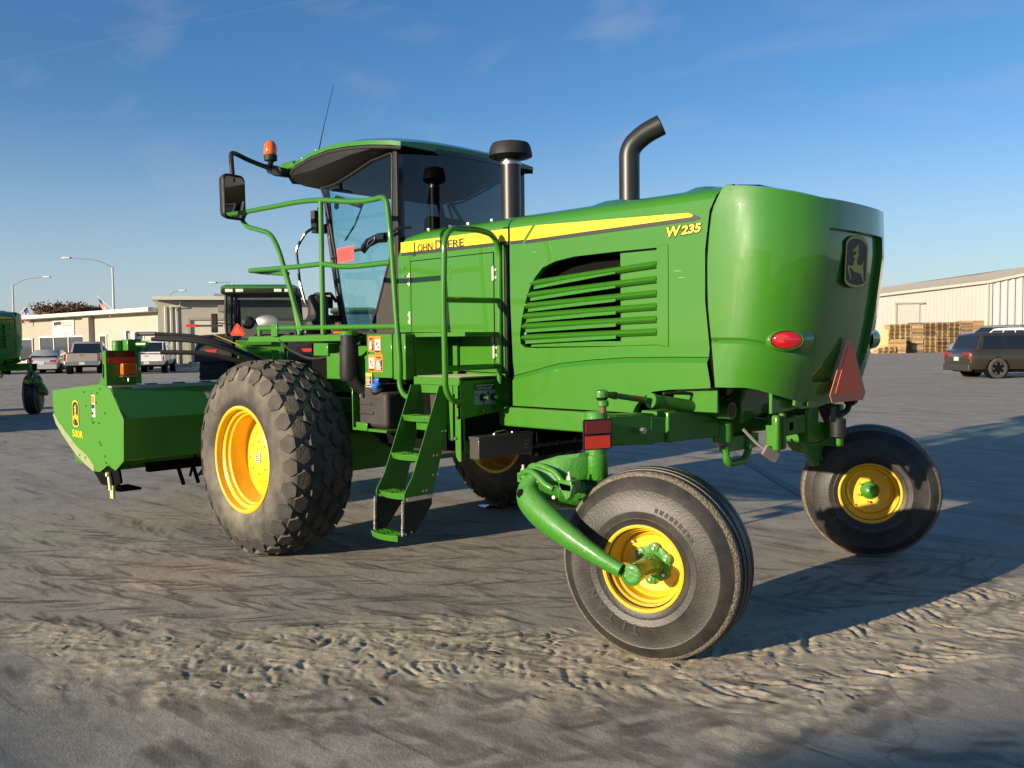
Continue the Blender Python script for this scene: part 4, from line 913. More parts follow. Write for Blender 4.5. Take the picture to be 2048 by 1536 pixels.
def caster(s):
    """s=0 near, 1 far"""
    T = mir if s else (lambda p: Vector(p))
    cs = empty('caster_assembly', T((-3.08, 3.83, 1.0)), WR)
    if s == 0: cw = caster_wheel(cs, (-2.74, 3.91, .508), radians(12))
    else:
        cw = copy_tree(CW0, cs); cw.location = Vector((-2.80, 6.87, .508))-WLOC[cs.name]; cw.rotation_euler = (0, 0, radians(24))
        hb_ = MB(); c_ = WLOC[CW0.name]; hb_.lathe([(.072, -.005), (.070, .03), (.060, .045), (.045, .055), (.038, .085), (.02, .098), (.001, .10)], c_+Vector((0, -.022, 0)), (0, -1, 0), 32, False)
        tmp = build(hb_, 'hub_cap', GREENC, cs, sharp=30); tmp.parent = cw
        for ch in list(cw.children):
            if ch.name.startswith('wheel_hub'): tmp.location = ch.location+Vector((0, .02, 0)); bpy.data.objects.remove(ch)
    mb = MB()
    if s == 0:
        path = [(-3.33, 3.62, .965), (-3.365, 3.585, .90), (-3.345, 3.56, .83), (-3.25, 3.545, .765), (-3.12, 3.54, .70), (-2.98, 3.545, .635), (-2.82, 3.56, .565), (-2.72, 3.58, .525)]
        rad = [.050, .078, .092, .092, .084, .070, .052, .043]
        mb.tube(fillet([Vector(p) for p in path], .05, 3), [float(np.interp(i/(len(fillet([Vector(p) for p in path], .05, 3))-1), [k/7 for k in range(8)], rad)) for i in range(len(fillet([Vector(p) for p in path], .05, 3)))], 20, True, .80)
    else:
        path = [(-3.30, 6.9, .965), (-3.30, 6.99, .88), (-3.2, 7.1, .78), (-3.0, 7.2, .65), (-2.9, 7.16, .55)]
        mb.tube(fillet([Vector(p) for p in path], .05, 3), .075, 16)
    build(mb, 'caster_arm', GREENC, cs, sharp=50)
    if s == 0:
        mb = MB(); mb.lathe([(.028, 0), (.036, .0), (.036, -.004)], (-3.40, 3.487, .885), (-.25, -1, 0), 20, False)
        mb2 = MB(); mb2.lathe([(.001, .012), (.020, .010), (.027, .0), (.027, -.03)], (-3.340, 3.494, .862), (.12, -1, 0.05), 20, False); build(mb2, 'arm_opening', DARK, cs)
        mb = MB(); ax = Vector((.21, -.98, 0)); h = Vector((-2.74, 3.91, .508))
        mb.cyl(h+ax*.05, h+ax*.30, .052, .050, 24); mb.lathe([(.050, .0), (.057, .004), (.057, .020), (.052, .024), (.040, .027), (.038, .022), (.001, .022)], h+ax*.30, ax, 28, False)
        build(mb, 'spindle', GREENC, cs, sharp=30)
    # bracket between king post and arm
    mb = MB()
    if s == 0:
        up_ = [(-3.07, 3.80, 1.085), (-3.10, 3.74, 1.082), (-3.21, 3.68, 1.065), (-3.31, 3.63, 1.03), (-3.39, 3.60, .975)]
        lo_ = [(-3.07, 3.80, .98), (-3.10, 3.74, .935), (-3.17, 3.66, .915), (-3.28, 3.61, .90), (-3.38, 3.58, .92)]
        wv_ = Vector((.02, .055, 0))
        rings_ = []
        for a, b in zip(up_, lo_):
            a = Vector(a); b = Vector(b); rings_.append([a-wv_*.6+Vector((0, 0, -.02)), a-wv_*.3, a+wv_*.7, a+wv_, b+wv_, b-wv_*.3, b-wv_*.6+Vector((0, 0, .02))])
        mb.loft(rings_, True, True)
        build(mb, 'caster_bracket', GREENC, cs, sharp=45, bevel=.006)
        mb = MB()   # clamp shackles and u-arch around the pivot
        arch = [(-3.44, 3.60, .93), (-3.40, 3.57, .965), (-3.33, 3.55, .985), (-3.26, 3.54, .965), (-3.20, 3.54, .92), (-3.15, 3.55, .90)]
        mb.tube(fillet([Vector(p) for p in arch], .03, 3), .018, 8)
        arch2 = [(-3.44, 3.64, .92), (-3.38, 3.62, 1.0), (-3.28, 3.60, 1.01), (-3.18, 3.60, .985), (-3.10, 3.60, .91)]
        mb.tube(fillet([Vector(p) for p in arch2], .03, 3), .018, 8)
        mb.box(-3.47, -3.41, 3.60, 3.68, .90, .955); mb.box(-3.14, -3.05, 3.58, 3.66, .89, .95)
        mb.prism([Vector((x, 3.58, z)) for x, z in [(-3.15, .94), (-3.04, .93), (-3.06, .86), (-3.09, .84)]], (0, .04, 0))
        build(mb, 'pivot_clamp', GREENC, cs, bevel=.005, sharp=50)
        mb = MB()
        for p in ((-3.44, 3.62, .955), (-3.09, 3.61, .95)): mb.bolt(p, (0, 0, 1), .017, .022); mb.cyl(Vector(p), Vector(p)+Vector((0, 0, .045)), .008, n=8)
        mb.bolt((-3.14, 3.545, .86), (.3, -1, 0), .012, .012)
        build(mb, 'clamp_bolts', mat('pale_zinc', (.55, .56, .42), .35, metal=.6), cs)
        mb = MB(); mb.cyl((-3.34, 3.62, .86), (-3.13, 3.90, .86), .085, .085, 24); mb.cyl((-3.27, 3.70, .86), (-3.18, 3.82, .86), .105, .105, 24); build(mb, 'suspension_housing', GREENC, cs, sharp=40)
    else:
        mb.prism([Vector((-3.06, y, z)) for y, z in [(6.28, 1.06), (6.80, 1.06), (6.86, .90), (6.72, .76), (6.58, .70), (6.48, .71), (6.36, .84)]], (-.05, 0, 0))
        mb.cyl((-3.2, 6.5, .92), (-3.2, 6.95, .92), .12, .12, 20); mb.lathe([(.001, 0), (.022, 0), (.022, .012)], (-3.045, 6.58, .76), (-1, 0, 0), 16)
        build(mb, 'caster_bracket', GREENC, cs, bevel=.006)
    # king post
    mb = MB()
    k = T((-3.08, 3.83, 0))
    mb.lathe([(.062, .93), (.066, .935), (.066, 1.065), (.060, 1.068), (.060, 1.10), (.062, 1.11), (.062, 1.295), (.055, 1.305), (.02, 1.306)], (k.x, k.y, 0), (0, 0, 1), 28, True)
    build(mb, 'king_post', GREENC, cs, sharp=40)
    mb = MB()
    mb.lathe([(.018, 1.30), (.018, 1.335)], (k.x+.05, k.y, 0), (0, 0, 1), 12, True); build(mb, 'ball_joint_stud', RUST, cs)
    mb = MB(); mb.lathe([(.026, 1.335), (.032, 1.34), (.032, 1.365), (.022, 1.37)], (k.x+.05, k.y, 0), (0, 0, 1), 16, True)
    mb.lathe([(.036, 1.385), (.038, 1.405), (.036, 1.42), (.02, 1.428)], (k.x+.04, k.y-(.0 if s == 0 else 0), 0), (0, 0, 1), 18, True); build(mb, 'ball_joint', GREENC, cs)
    mb = MB(); mb.lathe([(.022, 1.365), (.037, 1.385), (.024, 1.39)], (k.x+.043, k.y, 0), (0, 0, 1), 18, True); build(mb, 'joint_boot', BLACK, cs)
    return cs, cw
c0, CW0 = caster(0)
caster(1)
# steering cylinder from the near ball joint to the axle centre
sc = empty('steering_cylinder', (-3.0, 4.3, 1.35), WR)
A = Vector((-3.04, 3.83, 1.405)); B = Vector((-2.86, 4.72, 1.268)); dd = (B-A).normalized()
mb = MB(); mb.cyl(A+dd*.03, A+dd*.10, .018); mb.cyl(A+dd*.13, A+dd*.33, .0165, n=16); build(mb, 'tie_rod', GREENR, sc)
mb = MB(); mb.cyl(A+dd*.085, A+dd*.105, .024, n=6); mb.cyl(A+dd*.22, A+dd*.29, .0175, n=12); build(mb, 'lock_nut', RUST, sc)
mb = MB(); mb.cyl(A+dd*.29, A+dd*.42, .016, n=16); mb.cyl(B-dd*.02, B+dd*.45, .017, n=16); build(mb, 'piston_rod', BLACKG, sc)
mb = MB(); mb.cyl(A+dd*.37, A+dd*.39, .044, n=24); mb.cyl(A+dd*.385, B-dd*.04, .038, n=24); mb.cyl(B-dd*.05, B+dd*.07, .042, n=24); build(mb, 'cylinder_barrel', GREENR, sc, sharp=30)
mb = MB(); q = B+dd*.03; mb.cyl(q+Vector((.085, 0, 0)), q+Vector((-.06, 0, 0)), .052, n=28); build(mb, 'trunnion', GREENC, sc, sharp=30)
mb = MB(); mb.cyl(q+Vector((.087, 0, 0)), q+Vector((.089, 0, 0)), .026, n=6); mb.cyl(q+Vector((.086, 0, 0)), q+Vector((.087, 0, 0)), .038, n=24); build(mb, 'trunnion_socket', RUST, sc)
mb = MB(); mb.tube(fillet([A+dd*.45+Vector((.02, 0, .05)), A+dd*.6+Vector((.02, 0, .07)), B+Vector((0, 0, .08)), B+Vector((0, .12, .08)), B+Vector((.02, .2, .02))], .08), .010, 8); build(mb, 'cylinder_hose', BLACK, sc)
mb = MB(); mb.cyl(B+Vector((.0, .0, .075)), B+Vector((.0, .09, .08)), .014, n=6); build(mb, 'hose_fitting', STEEL, sc)
# rear axle beam
mb = MB()
def beam(p, q, w0, h0, w1, h1):
    p, q = Vector(p), Vector(q); d = (q-p).normalized(); x = d.cross(UPV).normalized()
    mb.loft([[p+x*w0*a+UPV*h0*b for a, b in ((-1, -1), (1, -1), (1, 1), (-1, 1))], [q+x*w1*a+UPV*h1*b for a, b in ((-1, -1), (1, -1), (1, 1), (-1, 1))]], True, True)
beam((-3.08, 3.86, 1.20), (-3.02, 4.22, 1.185), .07, .085, .07, .09)
beam((-3.02, 4.18, 1.185), (-2.93, 4.86, 1.135), .065, .080, .05, .045)
beam((-3.02, 4.3, 1.19), (-2.95, 6.1, 1.17), .10, .09, .10, .09)
beam((-2.95, 6.0, 1.17), (-3.08, 6.54, 1.17), .10, .08, .08, .085)
ab = build(mb, 'rear_axle_beam', GREENR, WR, bevel=.010, seg=3)
mb = MB(); mb.box(-2.982, -2.972, 4.33, 4.72, 1.155, 1.185) if False else mb.obox((-2.925, 4.50, 1.165), (.020, .15, -.007), (.003, 0, 0), (0, 0, .012)); build(mb, 'casting_plate', GREENR, ab, bevel=.002)
mb = MB(); mb.cyl((-2.90, 4.86, 1.055), (-2.90, 4.86, 1.175), .062, n=28); mb.cyl((-2.90, 4.86, 1.175), (-2.90, 4.86, 1.19), .05, n=28); build(mb, 'beam_pivot', GREENC, WR, sharp=40, bevel=.004)
mb = MB(); mb.cyl((-2.90, 4.86, 1.02), (-2.90, 4.86, 1.056), .026, .05, 8); mb.bolt((-2.945, 4.06, 1.19), (1, 0, 0), .022, .03); build(mb, 'pivot_nut', STEEL, WR)
mb = MB(); mb.box(-2.616, -2.610, 5.18, 5.22, 1.12, 1.17); build(mb, 'beam_slot', DARK, WR)
mb = MB(); mb.tube(fillet([(-2.84, 4.78, 1.04), (-2.83, 4.80, .93), (-2.83, 5.0, .93), (-2.83, 5.06, 1.0), (-2.84, 5.06, 1.07)], .04), .024, 10)
mb.box(-2.92, -2.84, 4.85, 5.2, 1.0, 1.09)
build(mb, 'tow_loop', GREENC, WR)
mb = MB()   # paired box channels and plates at the rear
mb.box(-2.70, -2.61, 5.02, 5.075, 1.0, 1.225); mb.box(-2.70, -2.61, 5.09, 5.14, 1.005, 1.235)
mb.box(-2.69, -2.615, 5.14, 5.75, 1.085, 1.21)
mb.box(-2.80, -2.50, 5.66, 5.72, .98, 1.26); mb.box(-2.80, -2.60, 5.74, 5.80, .98, 1.27); mb.box(-2.80, -2.60, 5.4, 5.66, 1.02, 1.26)
build(mb, 'rear_cross_member', GREENR, WR, bevel=.016, seg=3)
mb = MB(); mb.obox((-2.66, 5.02, .985), (.015, .05, -.03), (.010, -.004, .0), (.008, .015, .026)); mb.tube([(-2.78, 4.90, 1.14), (-2.72, 4.96, 1.05), (-2.66, 5.02, .99)], .010, 8); build(mb, 'loose_hose_end', mat('grey_cap', (.20, .18, .15), .6), WR)
# red/amber reflector on the axle tip
mb = MB(); rc = Vector((-3.01, 3.75, 1.19)); rx = Vector((.35, .94, 0)).normalized(); rn = Vector((.94, -.35, 0))
P_ = lambda a, b, d=0: rc+rx*a+UPV*b+rn*d
mb.prism([P_(a, b) for a, b in rrect(.088, .083, .012)], rn*.008); rf = build(mb, 'reflector_plate', BLACK, WR)
mb = MB(); mb.prism([P_(a, b+.040, .0085) for a, b in rrect(.078, .034, .004)], rn*.010); build(mb, 'marker_lamp', REDD, rf, bevel=.002)
mb = MB(); mb.prism([P_(a, b-.042, .0085) for a, b in rrect(.078, .034, .003)], rn*.002); build(mb, 'reflector', REDR, rf)
# far side mirror arm + far handrail hint
mb = MB(); mb.tube(fillet([(-7.28, 6.1, 3.28), (-7.30, 6.5, 3.30), (-7.14, 6.6, 3.0)], .1), .02, 8); build(mb, 'far_mirror_arm', BLACK, cab)

# ---------------- mower header
HD = empty('mower_header', (-8.5, YC, .9), WR)
YE = 3.22
endp = [(-9.69, 1.25), (-8.74, 1.325), (-8.42, 1.345), (-8.21, 1.30), (-7.95, 1.045), (-7.97, .67), (-8.16, .565), (-8.33, .60), (-8.52, .52), (-8.64, .515), (-8.90, .58), (-9.13, .66), (-9.45, .82), (-9.62, .92), (-9.69, 1.07)]
HDP = mat('header_paint', (0.055, 0.225, 0.012), 0.42, coat=.35, coatr=.12)
mb = MB(); mb.prism(sideY(endp, YE), (0, .012, 0)); build(mb, 'end_panel', HDP, HD, bevel=.003)
mb = MB(); mb.prism(sideY(endp, 2*YC-YE), (0, -.012, 0)); build(mb, 'far_end_panel', HDP, HD)
mb = MB()  # dusty worn edge strip along the curved nose
ed = [(-9.695, 1.0), (-9.62, .91), (-9.45, .81), (-9.13, .65), (-8.90, .57), (-8.66, .51)]; ed2 = [(-9.675, 1.02), (-9.56, .945), (-9.38, .86), (-9.08, .725), (-8.84, .66), (-8.66, .575)]
mb.prism(sideY(ed+ed2[::-1], YE-.003), (0, .003, 0)); build(mb, 'dusty_edge', mat('dusty_green', (.30, .30, .18), .9, noise=(30, .8, (.10, .24, .05))), HD)
mb = MB()   # rear and upper covers: three-fold profile swept across
pr = [(-8.40, 1.335), (-8.21, 1.31), (-7.955, 1.045), (-7.975, .675), (-8.0, .665)]
mb.loft([sideY(pr, YE+.012), sideY(pr, 2*YC-YE-.012)], closed=False); hs = build(mb, 'rear_shield', HDP, HD, sharp=15)
mb = MB(); mb.box(-8.62, -8.215, YE+.012, 2*YC-YE-.012, 1.315, 1.333); mb.box(-8.25, -8.20, YE+.2, 2*YC-YE-.2, 1.30, 1.318)
build(mb, 'top_rail', GALV, HD)
mb = MB()
for k in range(14):
    y = YE+.35+k*.27; mb.box(-8.30, -8.24, y, y+.10, 1.333, 1.341)
build(mb, 'rail_slots', DARK, HD)
mb = MB(); mb.box(-9.6, -8.62, YE+.05, 2*YC-YE-.05, 1.20, 1.24); mb.box(-8.7, -8.1, YE+.05, 2*YC-YE-.05, .62, .70); mb.box(-9.3, -8.3, YE+.06, 2*YC-YE-.06, .55, .62); build(mb, 'header_deck', GREENR, HD)
mb = MB(); mb.box(-8.22, -8.14, YE+.3, 2*YC-YE-.3, .52, .64)
for k in range(5): mb.obox((-8.05, 3.9+k*.12, .55), (0, .03, .10), (.01, 0, 0), (0, .008, -.003))
for k in range(3): mb.tube([(-8.2, 3.8+.15*k, .62), (-8.25, 3.9+.15*k, .35)], .02, 6)
build(mb, 'header_underside', DARK, HD)
mb = MB()
for k in range(3): mb.obox((-8.04, 4.05+k*.22, .56), (0, .10, .11), (.006, 0, 0), (0, -.010, .008))
build(mb, 'brace_straps', DKGREY, HD)
mb = MB(); mb.prism(sideY([(-8.75, .52), (-8.55, .40), (-8.25, .40), (-8.10, .46), (-8.15, .60)], YE+.02), (0, .02, 0)); mb.box(-8.5, -8.2, YE+.05, YE+.25, .36, .38); build(mb, 'skid_shoe', DARK, HD)
mb = MB(); mb.tube([(-8.28, YE-.01, .50), (-8.26, YE-.01, .38)], .018, 6); mb.bolt((-8.30, YE-.01, .52), (0, -1, 0), .025, .02); mb.box(-8.30, -8.23, YE, YE+.02, .30, .42); build(mb, 'skid_pin', mat('pale_yellow_pin', (.55, .55, .25), .5), HD)
mb = MB()   # end tower
mb.prism(sideY([(-8.50, 1.33), (-8.37, 1.45), (-8.385, 1.64), (-8.33, 1.655), (-8.30, 1.655), (-8.30, 1.33)], YE+.002), (0, .01, 0), [sideY([(-8.385, 1.40), (-8.38, 1.53), (-8.345, 1.53), (-8.34, 1.40)], YE+.002)])
mb.box(-8.302, -8.292, YE, YE+.27, 1.33, 1.655)
tw = build(mb, 'end_tower', GREENR, HD)
mb = MB(); mb.box(-8.292, -8.286, YE+.02, YE+.265, 1.595, 1.648); build(mb, 'tower_marker', REDD, HD)
mb = MB(); mb.box(-8.292, -8.286, YE+.02, YE+.265, 1.54, 1.592); build(mb, 'tower_reflector', REDR, HD)
mb = MB(); mb.box(-8.290, -8.22, YE+.12, YE+.25, 1.43, 1.535); al = build(mb, 'amber_lamp', AMB, HD, bevel=.01, seg=3)
mb = MB(); mb.box(-8.292, -8.20, YE+.11, YE+.24, 1.41, 1.425); mb.bolt((-8.24, YE+.18, 1.41), (0, 0, -1), .012, .04); build(mb, 'lamp_mount', STEEL, HD)
mb = MB()   # gearbox tower
mb.cyl((-8.62, 3.60, 1.33), (-8.62, 3.60, 1.50), .065, n=20); mb.cyl((-8.62, 3.60, 1.50), (-8.62, 3.60, 1.64), .075, n=16); mb.box(-8.70, -8.56, 3.53, 3.67, 1.64, 1.76); mb.cyl((-8.72, 3.50, 1.56), (-8.72, 3.50, 1.75), .05, n=16); mb.cyl((-8.56, 3.62, 1.71), (-8.46, 3.68, 1.71), .025, n=12)
mb.box(-8.66, -8.56, 3.56, 3.66, 1.3, 1.45)
build(mb, 'gearbox', GREENC, HD, bevel=.008)
mb = MB(); mb.cyl((-8.66, 3.57, 1.76), (-8.66, 3.57, 1.84), .028, n=8); mb.cyl((-8.61, 3.63, 1.76), (-8.61, 3.63, 1.82), .028, n=8); mb.cyl((-8.62, 3.64, 1.81), (-8.50, 3.78, 1.81), .022, n=10); build(mb, 'hose_fittings', STEEL, HD)
mb = MB()
for k, (dz, dy, dx) in enumerate(((0, 0, 0), (-.03, .02, .06), (-.05, -.02, .10))):
    mb.tube(fillet([(-8.52+dx*.2, 3.76+dy, 1.81+dz), (-8.2+dx, 4.15+dy, 1.78+dz), (-8.0+dx, 4.6+dy, 1.55+dz), (-7.9+dx, 4.95+dy, 1.36)], .3, 6), .020, 10)
mb.tube(fillet([(-8.45, 3.8, 1.63), (-8.2, 4.15, 1.62), (-8.0, 4.5, 1.50), (-7.9, 4.9, 1.36)], .3, 6), .024, 10)
build(mb, 'header_hoses', BLACK, HD)
mb = MB(); mb.tube(fillet([(-8.25, 4.25, 1.80), (-8.05, 4.5, 1.66), (-7.95, 4.75, 1.45)], .2), .003, 6); build(mb, 'yellow_wire', YDEC, HD)
badge(HD, (-9.07, YE-.0015, 1.04), (1, 0, 0), (0, 0, 1), .17, .27, BDEC, YDEC, YDEC, .0015)
text('500R', 'header_lettering', YDEC, (-9.17, YE-.004, .815), (1, 0, -.02), Z1, .095, HD, width=.27, bold=.001, ext=.0008)
mb = MB(); mb.box(-8.70, -8.58, YE-.002, YE, 1.03, 1.24); build(mb, 'end_decal', WHT, HD)
mb = MB(); mb.box(-8.69, -8.59, YE-.003, YE-.002, 1.165, 1.23); build(mb, 'end_decal_title', ORL, HD)
mb = MB(); mb.box(-8.69, -8.59, YE-.003, YE-.002, 1.11, 1.15); mb.box(-8.69, -8.62, YE-.003, YE-.002, 1.05, 1.08); build(mb, 'end_decal_print', BDEC, HD)
def sheetdecal(y0, y1, t0, t1, kind):
    a = Vector((-8.21, 0, 1.31)); b = Vector((-7.955, 0, 1.045)); nn = Vector((.72, 0, .69))
    q = lambda y, t, d: a+(b-a)*t+Vector((0, y, 0))+nn*d
    m_ = MB(); m_.add([q(y0, t0, .003), q(y1, t0, .003), q(y1, t1, .003), q(y0, t1, .003)], [(0, 1, 2, 3)]); build(m_, 'shield_decal', WHT, HD)
    m_ = MB(); m_.add([q(y0, t0, .005), q(y1, t0, .005), q(y1, t0+.05, .005), q(y0, t0+.05, .005)], [(0, 1, 2, 3)]); build(m_, 'decal_title', ORL, HD)
    m_ = MB(); w = y1-y0
    for fa, fb, ta, tb_ in (((.3, .7, .35, .6)), ((.5, .8, .5, .62)), ((.45, .98, .80, .98))): m_.add([q(y0+w*fa, t0+(t1-t0)*ta, .005), q(y0+w*fb, t0+(t1-t0)*ta, .005), q(y0+w*fb, t0+(t1-t0)*tb_, .005), q(y0+w*fa, t0+(t1-t0)*tb_, .005)], [(0, 1, 2, 3)])
    build(m_, 'decal_print', BDEC, HD)
sheetdecal(4.08, 4.27, .25, .50, 0); sheetdecal(4.12, 4.38, .58, .80, 0)
mb = MB()
for x, z in ((-8.55, 1.17), (-8.62, .98), (-8.5, .98), (-8.52, 1.26), (-8.45, 1.30), (-8.50, .80), (-8.47, .78), (-8.38, .68), (-8.36, .62), (-8.30, .60), (-8.80, 1.13), (-8.84, 1.26), (-9.0, .64), (-8.85, .63), (-8.35, 1.08)): mb.bolt((x, YE, z), (0, -1, 0), .012, .008)
build(mb, 'panel_rivets', GREEN, HD)
mb = MB(); mb.prism(sideY([(-8.79, 1.28), (-8.78, .96), (-8.66, .96), (-8.655, 1.28)], YE-.004), (0, .003, 0)); build(mb, 'inspection_plate', HDP, HD, bevel=.001)
# ================================================================== ground
def vnoise(X, Y, s, seed):
    rs = np.random.RandomState(seed); T = rs.rand(256, 256)
    x = X/s; y = Y/s; xi = np.floor(x).astype(int); yi = np.floor(y).astype(int); fx = x-xi; fy = y-yi
    fx = fx*fx*(3-2*fx); fy = fy*fy*(3-2*fy); g = lambda a, b: T[a % 256, b % 256]
    return (g(xi, yi)*(1-fx)+g(xi+1, yi)*fx)*(1-fy)+(g(xi, yi+1)*(1-fx)+g(xi+1, yi+1)*fx)*fy
def fbm(X, Y, s, seed, o=4, p=.55):
    r = 0; a = 1; t = 0
    for i in range(o): r = r+a*vnoise(X, Y, s/2**i, seed+i); t += a; a *= p
    return r/t
def axis(lo, hi, st, far0, far1):
    a = list(np.arange(lo, hi, st)); s = st; L = []; p = lo
    while p > far0: s *= 1.16; p -= s; L.append(p)
    s = st; R = []; p = a[-1]
    while p < far1: s *= 1.16; p += s; R.append(p)
    return np.array(L[::-1]+a+R)
gx = axis(-8.4, 0.0, .013, -1500, 900); gy = axis(1.1, 7.2, .013, -900, 1600)
X, Y2 = np.meshgrid(gx, gy, indexing='xy'); Z = np.zeros_like(X); SAND = np.zeros_like(X); DRK = np.zeros_like(X)
near = (1/(1+np.exp((np.abs(X+4.4)-5.6)*3)))*(1/(1+np.exp((np.abs(Y2-4.2)-4.2)*3)))
def polydist(pts):
    d = np.full(X.shape, 9e9); S = np.zeros_like(X); acc = 0
    for (ax, ay), (bx, by) in zip(pts[:-1], pts[1:]):
        L = hypot(bx-ax, by-ay); t = np.clip(((X-ax)*(bx-ax)+(Y2-ay)*(by-ay))/L**2, 0, 1)
        q = np.hypot(X-ax-t*(bx-ax), Y2-ay-t*(by-ay)); m = q < d; S = np.where(m, acc+t*L, S); d = np.where(m, q, d); acc += L
    return d, S
wob = fbm(X, Y2, .9, 3)
band = [(-5.6, 1.7), (-5.0, 2.0), (-4.1, 2.5), (-3.55, 3.2), (-2.9, 3.65), (-2.2, 4.2), (-1.9, 5.2), (-1.6, 6.6)]
d1, s1 = polydist(band)
wdt = np.interp(s1, [0, .6, 1.3, 2.2, 3.0, 4.0, 5.2, 6.5], [.25, .42, .55, .65, .62, .70, .60, .45])
n1 = fbm(X, Y2, .30, 11, 5, .62)
SAND = np.clip(((wdt-d1)/.22+(n1-.5)*4.2)*.7+.30, 0, 1)
for cx, cy, r, k in ((-6.05, 2.5, .35, .8), (-5.2, 2.9, .3, .5), (-3.3, 5.0, .5, .45), (-7.4, 3.0, .5, .5), (-2.0, 3.4, .3, .6), (-3.5, 2.5, .25, .6)):
    SAND = np.maximum(SAND, np.clip((1-np.hypot(X-cx, Y2-cy)/r)*1.2+(n1-.55)*3, 0, 1)*k)
SAND *= near
Z += SAND*(.010*fbm(X, Y2, .35, 21)+.007*(fbm(X, Y2, .07, 25, 3)-.35))
rid = 1-np.abs(2*fbm(X, Y2, .11, 81, 4, .6)-1)*2
Z += SAND*.0055*np.clip(rid, 0, 1)**2*(.4+.9*fbm(X, Y2, .4, 91))
rid2 = 1-np.abs(2*fbm(X*.8+Y2*.3, Y2*.8-X*.3, .05, 85, 3, .6)-1)*2
Z += SAND*.0030*np.clip(rid2, 0, 1)**2
Z += near*(.004*(fbm(X, Y2, .5, 31)-.5)+.0022*(fbm(X, Y2, .045, 35, 2)-.5))
rs = np.random.RandomState(5)
def stamp(cx, cy, ang, L, Wd, curve=0, kind='print', amp=1.0):
    """crescent print pressed into the dirt, with a raised lip"""
    i0, i1 = np.searchsorted(gx, [cx-L, cx+L]); j0, j1 = np.searchsorted(gy, [cy-L, cy+L])
    if i1-i0 < 3 or j1-j0 < 3: return
    xs_ = X[j0:j1, i0:i1]-cx; ys_ = Y2[j0:j1, i0:i1]-cy; a = xs_*cos(ang)+ys_*sin(ang); b = -xs_*sin(ang)+ys_*cos(ang)-curve*a*a
    e = np.clip(1-(2*np.abs(a)/L)**4, 0, 1)
    if kind == 'print':
        tr = np.exp(-(b/(Wd*.5))**2); lip = np.exp(-((b-Wd*.85)/(Wd*.35))**2)+.8*np.exp(-((b+Wd*.85)/(Wd*.35))**2)
        Z[j0:j1, i0:i1] += e*amp*(-.0075*tr+.0045*lip)*np.clip(SAND[j0:j1, i0:i1]*1.4, .05, 1)
    else:
        DRK[j0:j1, i0:i1] = np.maximum(DRK[j0:j1, i0:i1], e*amp*np.exp(-(b/(Wd*.5))**4))
def track(pts, n, L, Wd, tilt, off=(0,), curve=0, kind='print', jit=.02, amp=1.0):
    pts = [np.array(p) for p in pts]; seg = [np.linalg.norm(b-a) for a, b in zip(pts[:-1], pts[1:])]; tot = sum(seg)
    for k in range(n):
        s = (k+.5)/n*tot; i = 0
        while i < len(seg)-1 and s > seg[i]: s -= seg[i]; i += 1
        d = (pts[i+1]-pts[i])/seg[i]; p = pts[i]+d*s; nrm = np.array([-d[1], d[0]]); th = atan2(d[1], d[0])
        for j, o in enumerate(off):
            if rs.rand() < .15: continue
            q = p+nrm*o+rs.randn(2)*jit; stamp(q[0], q[1], th+tilt*(1 if j % 2 else -1)+rs.randn()*.12, L*rs.uniform(.6, 1.15), Wd*rs.uniform(.7, 1.3), curve*rs.uniform(.3, 1.4), kind, amp*rs.uniform(.5, 1.1))
track([(-4.6, 2.2), (-3.9, 2.8), (-3.3, 3.35), (-2.6, 3.75)], 30, .17, .032, 1.25, (-.20, .16), 3.0, jit=.07)
track([(-4.1, 2.2), (-3.4, 2.75), (-2.9, 3.3)], 16, .12, .026, 1.1, (-.16, .2), 4, jit=.1)
track([(-2.6, 3.6), (-2.05, 4.3), (-1.75, 5.2), (-1.55, 6.4)], 30, .24, .042, .95, (-.24, .22), 2.0, jit=.06, amp=1.3)
track([(-2.25, 3.55), (-1.75, 4.3), (-1.5, 5.1)], 14, .26, .03, .25, (-.05, .15), 1, jit=.09)
for k in range(330):
    t = rs.rand(); i = int(t*(len(band)-1)); f = t*(len(band)-1)-i; p = np.array(band[i])*(1-f)+np.array(band[min(i+1, len(band)-1)])*f+rs.randn(2)*.30
    stamp(p[0], p[1], rs.uniform(0, 3.14), rs.uniform(.03, .17), rs.uniform(.008, .020), rs.uniform(-9, 9), 'print', rs.uniform(.4, 1.5))
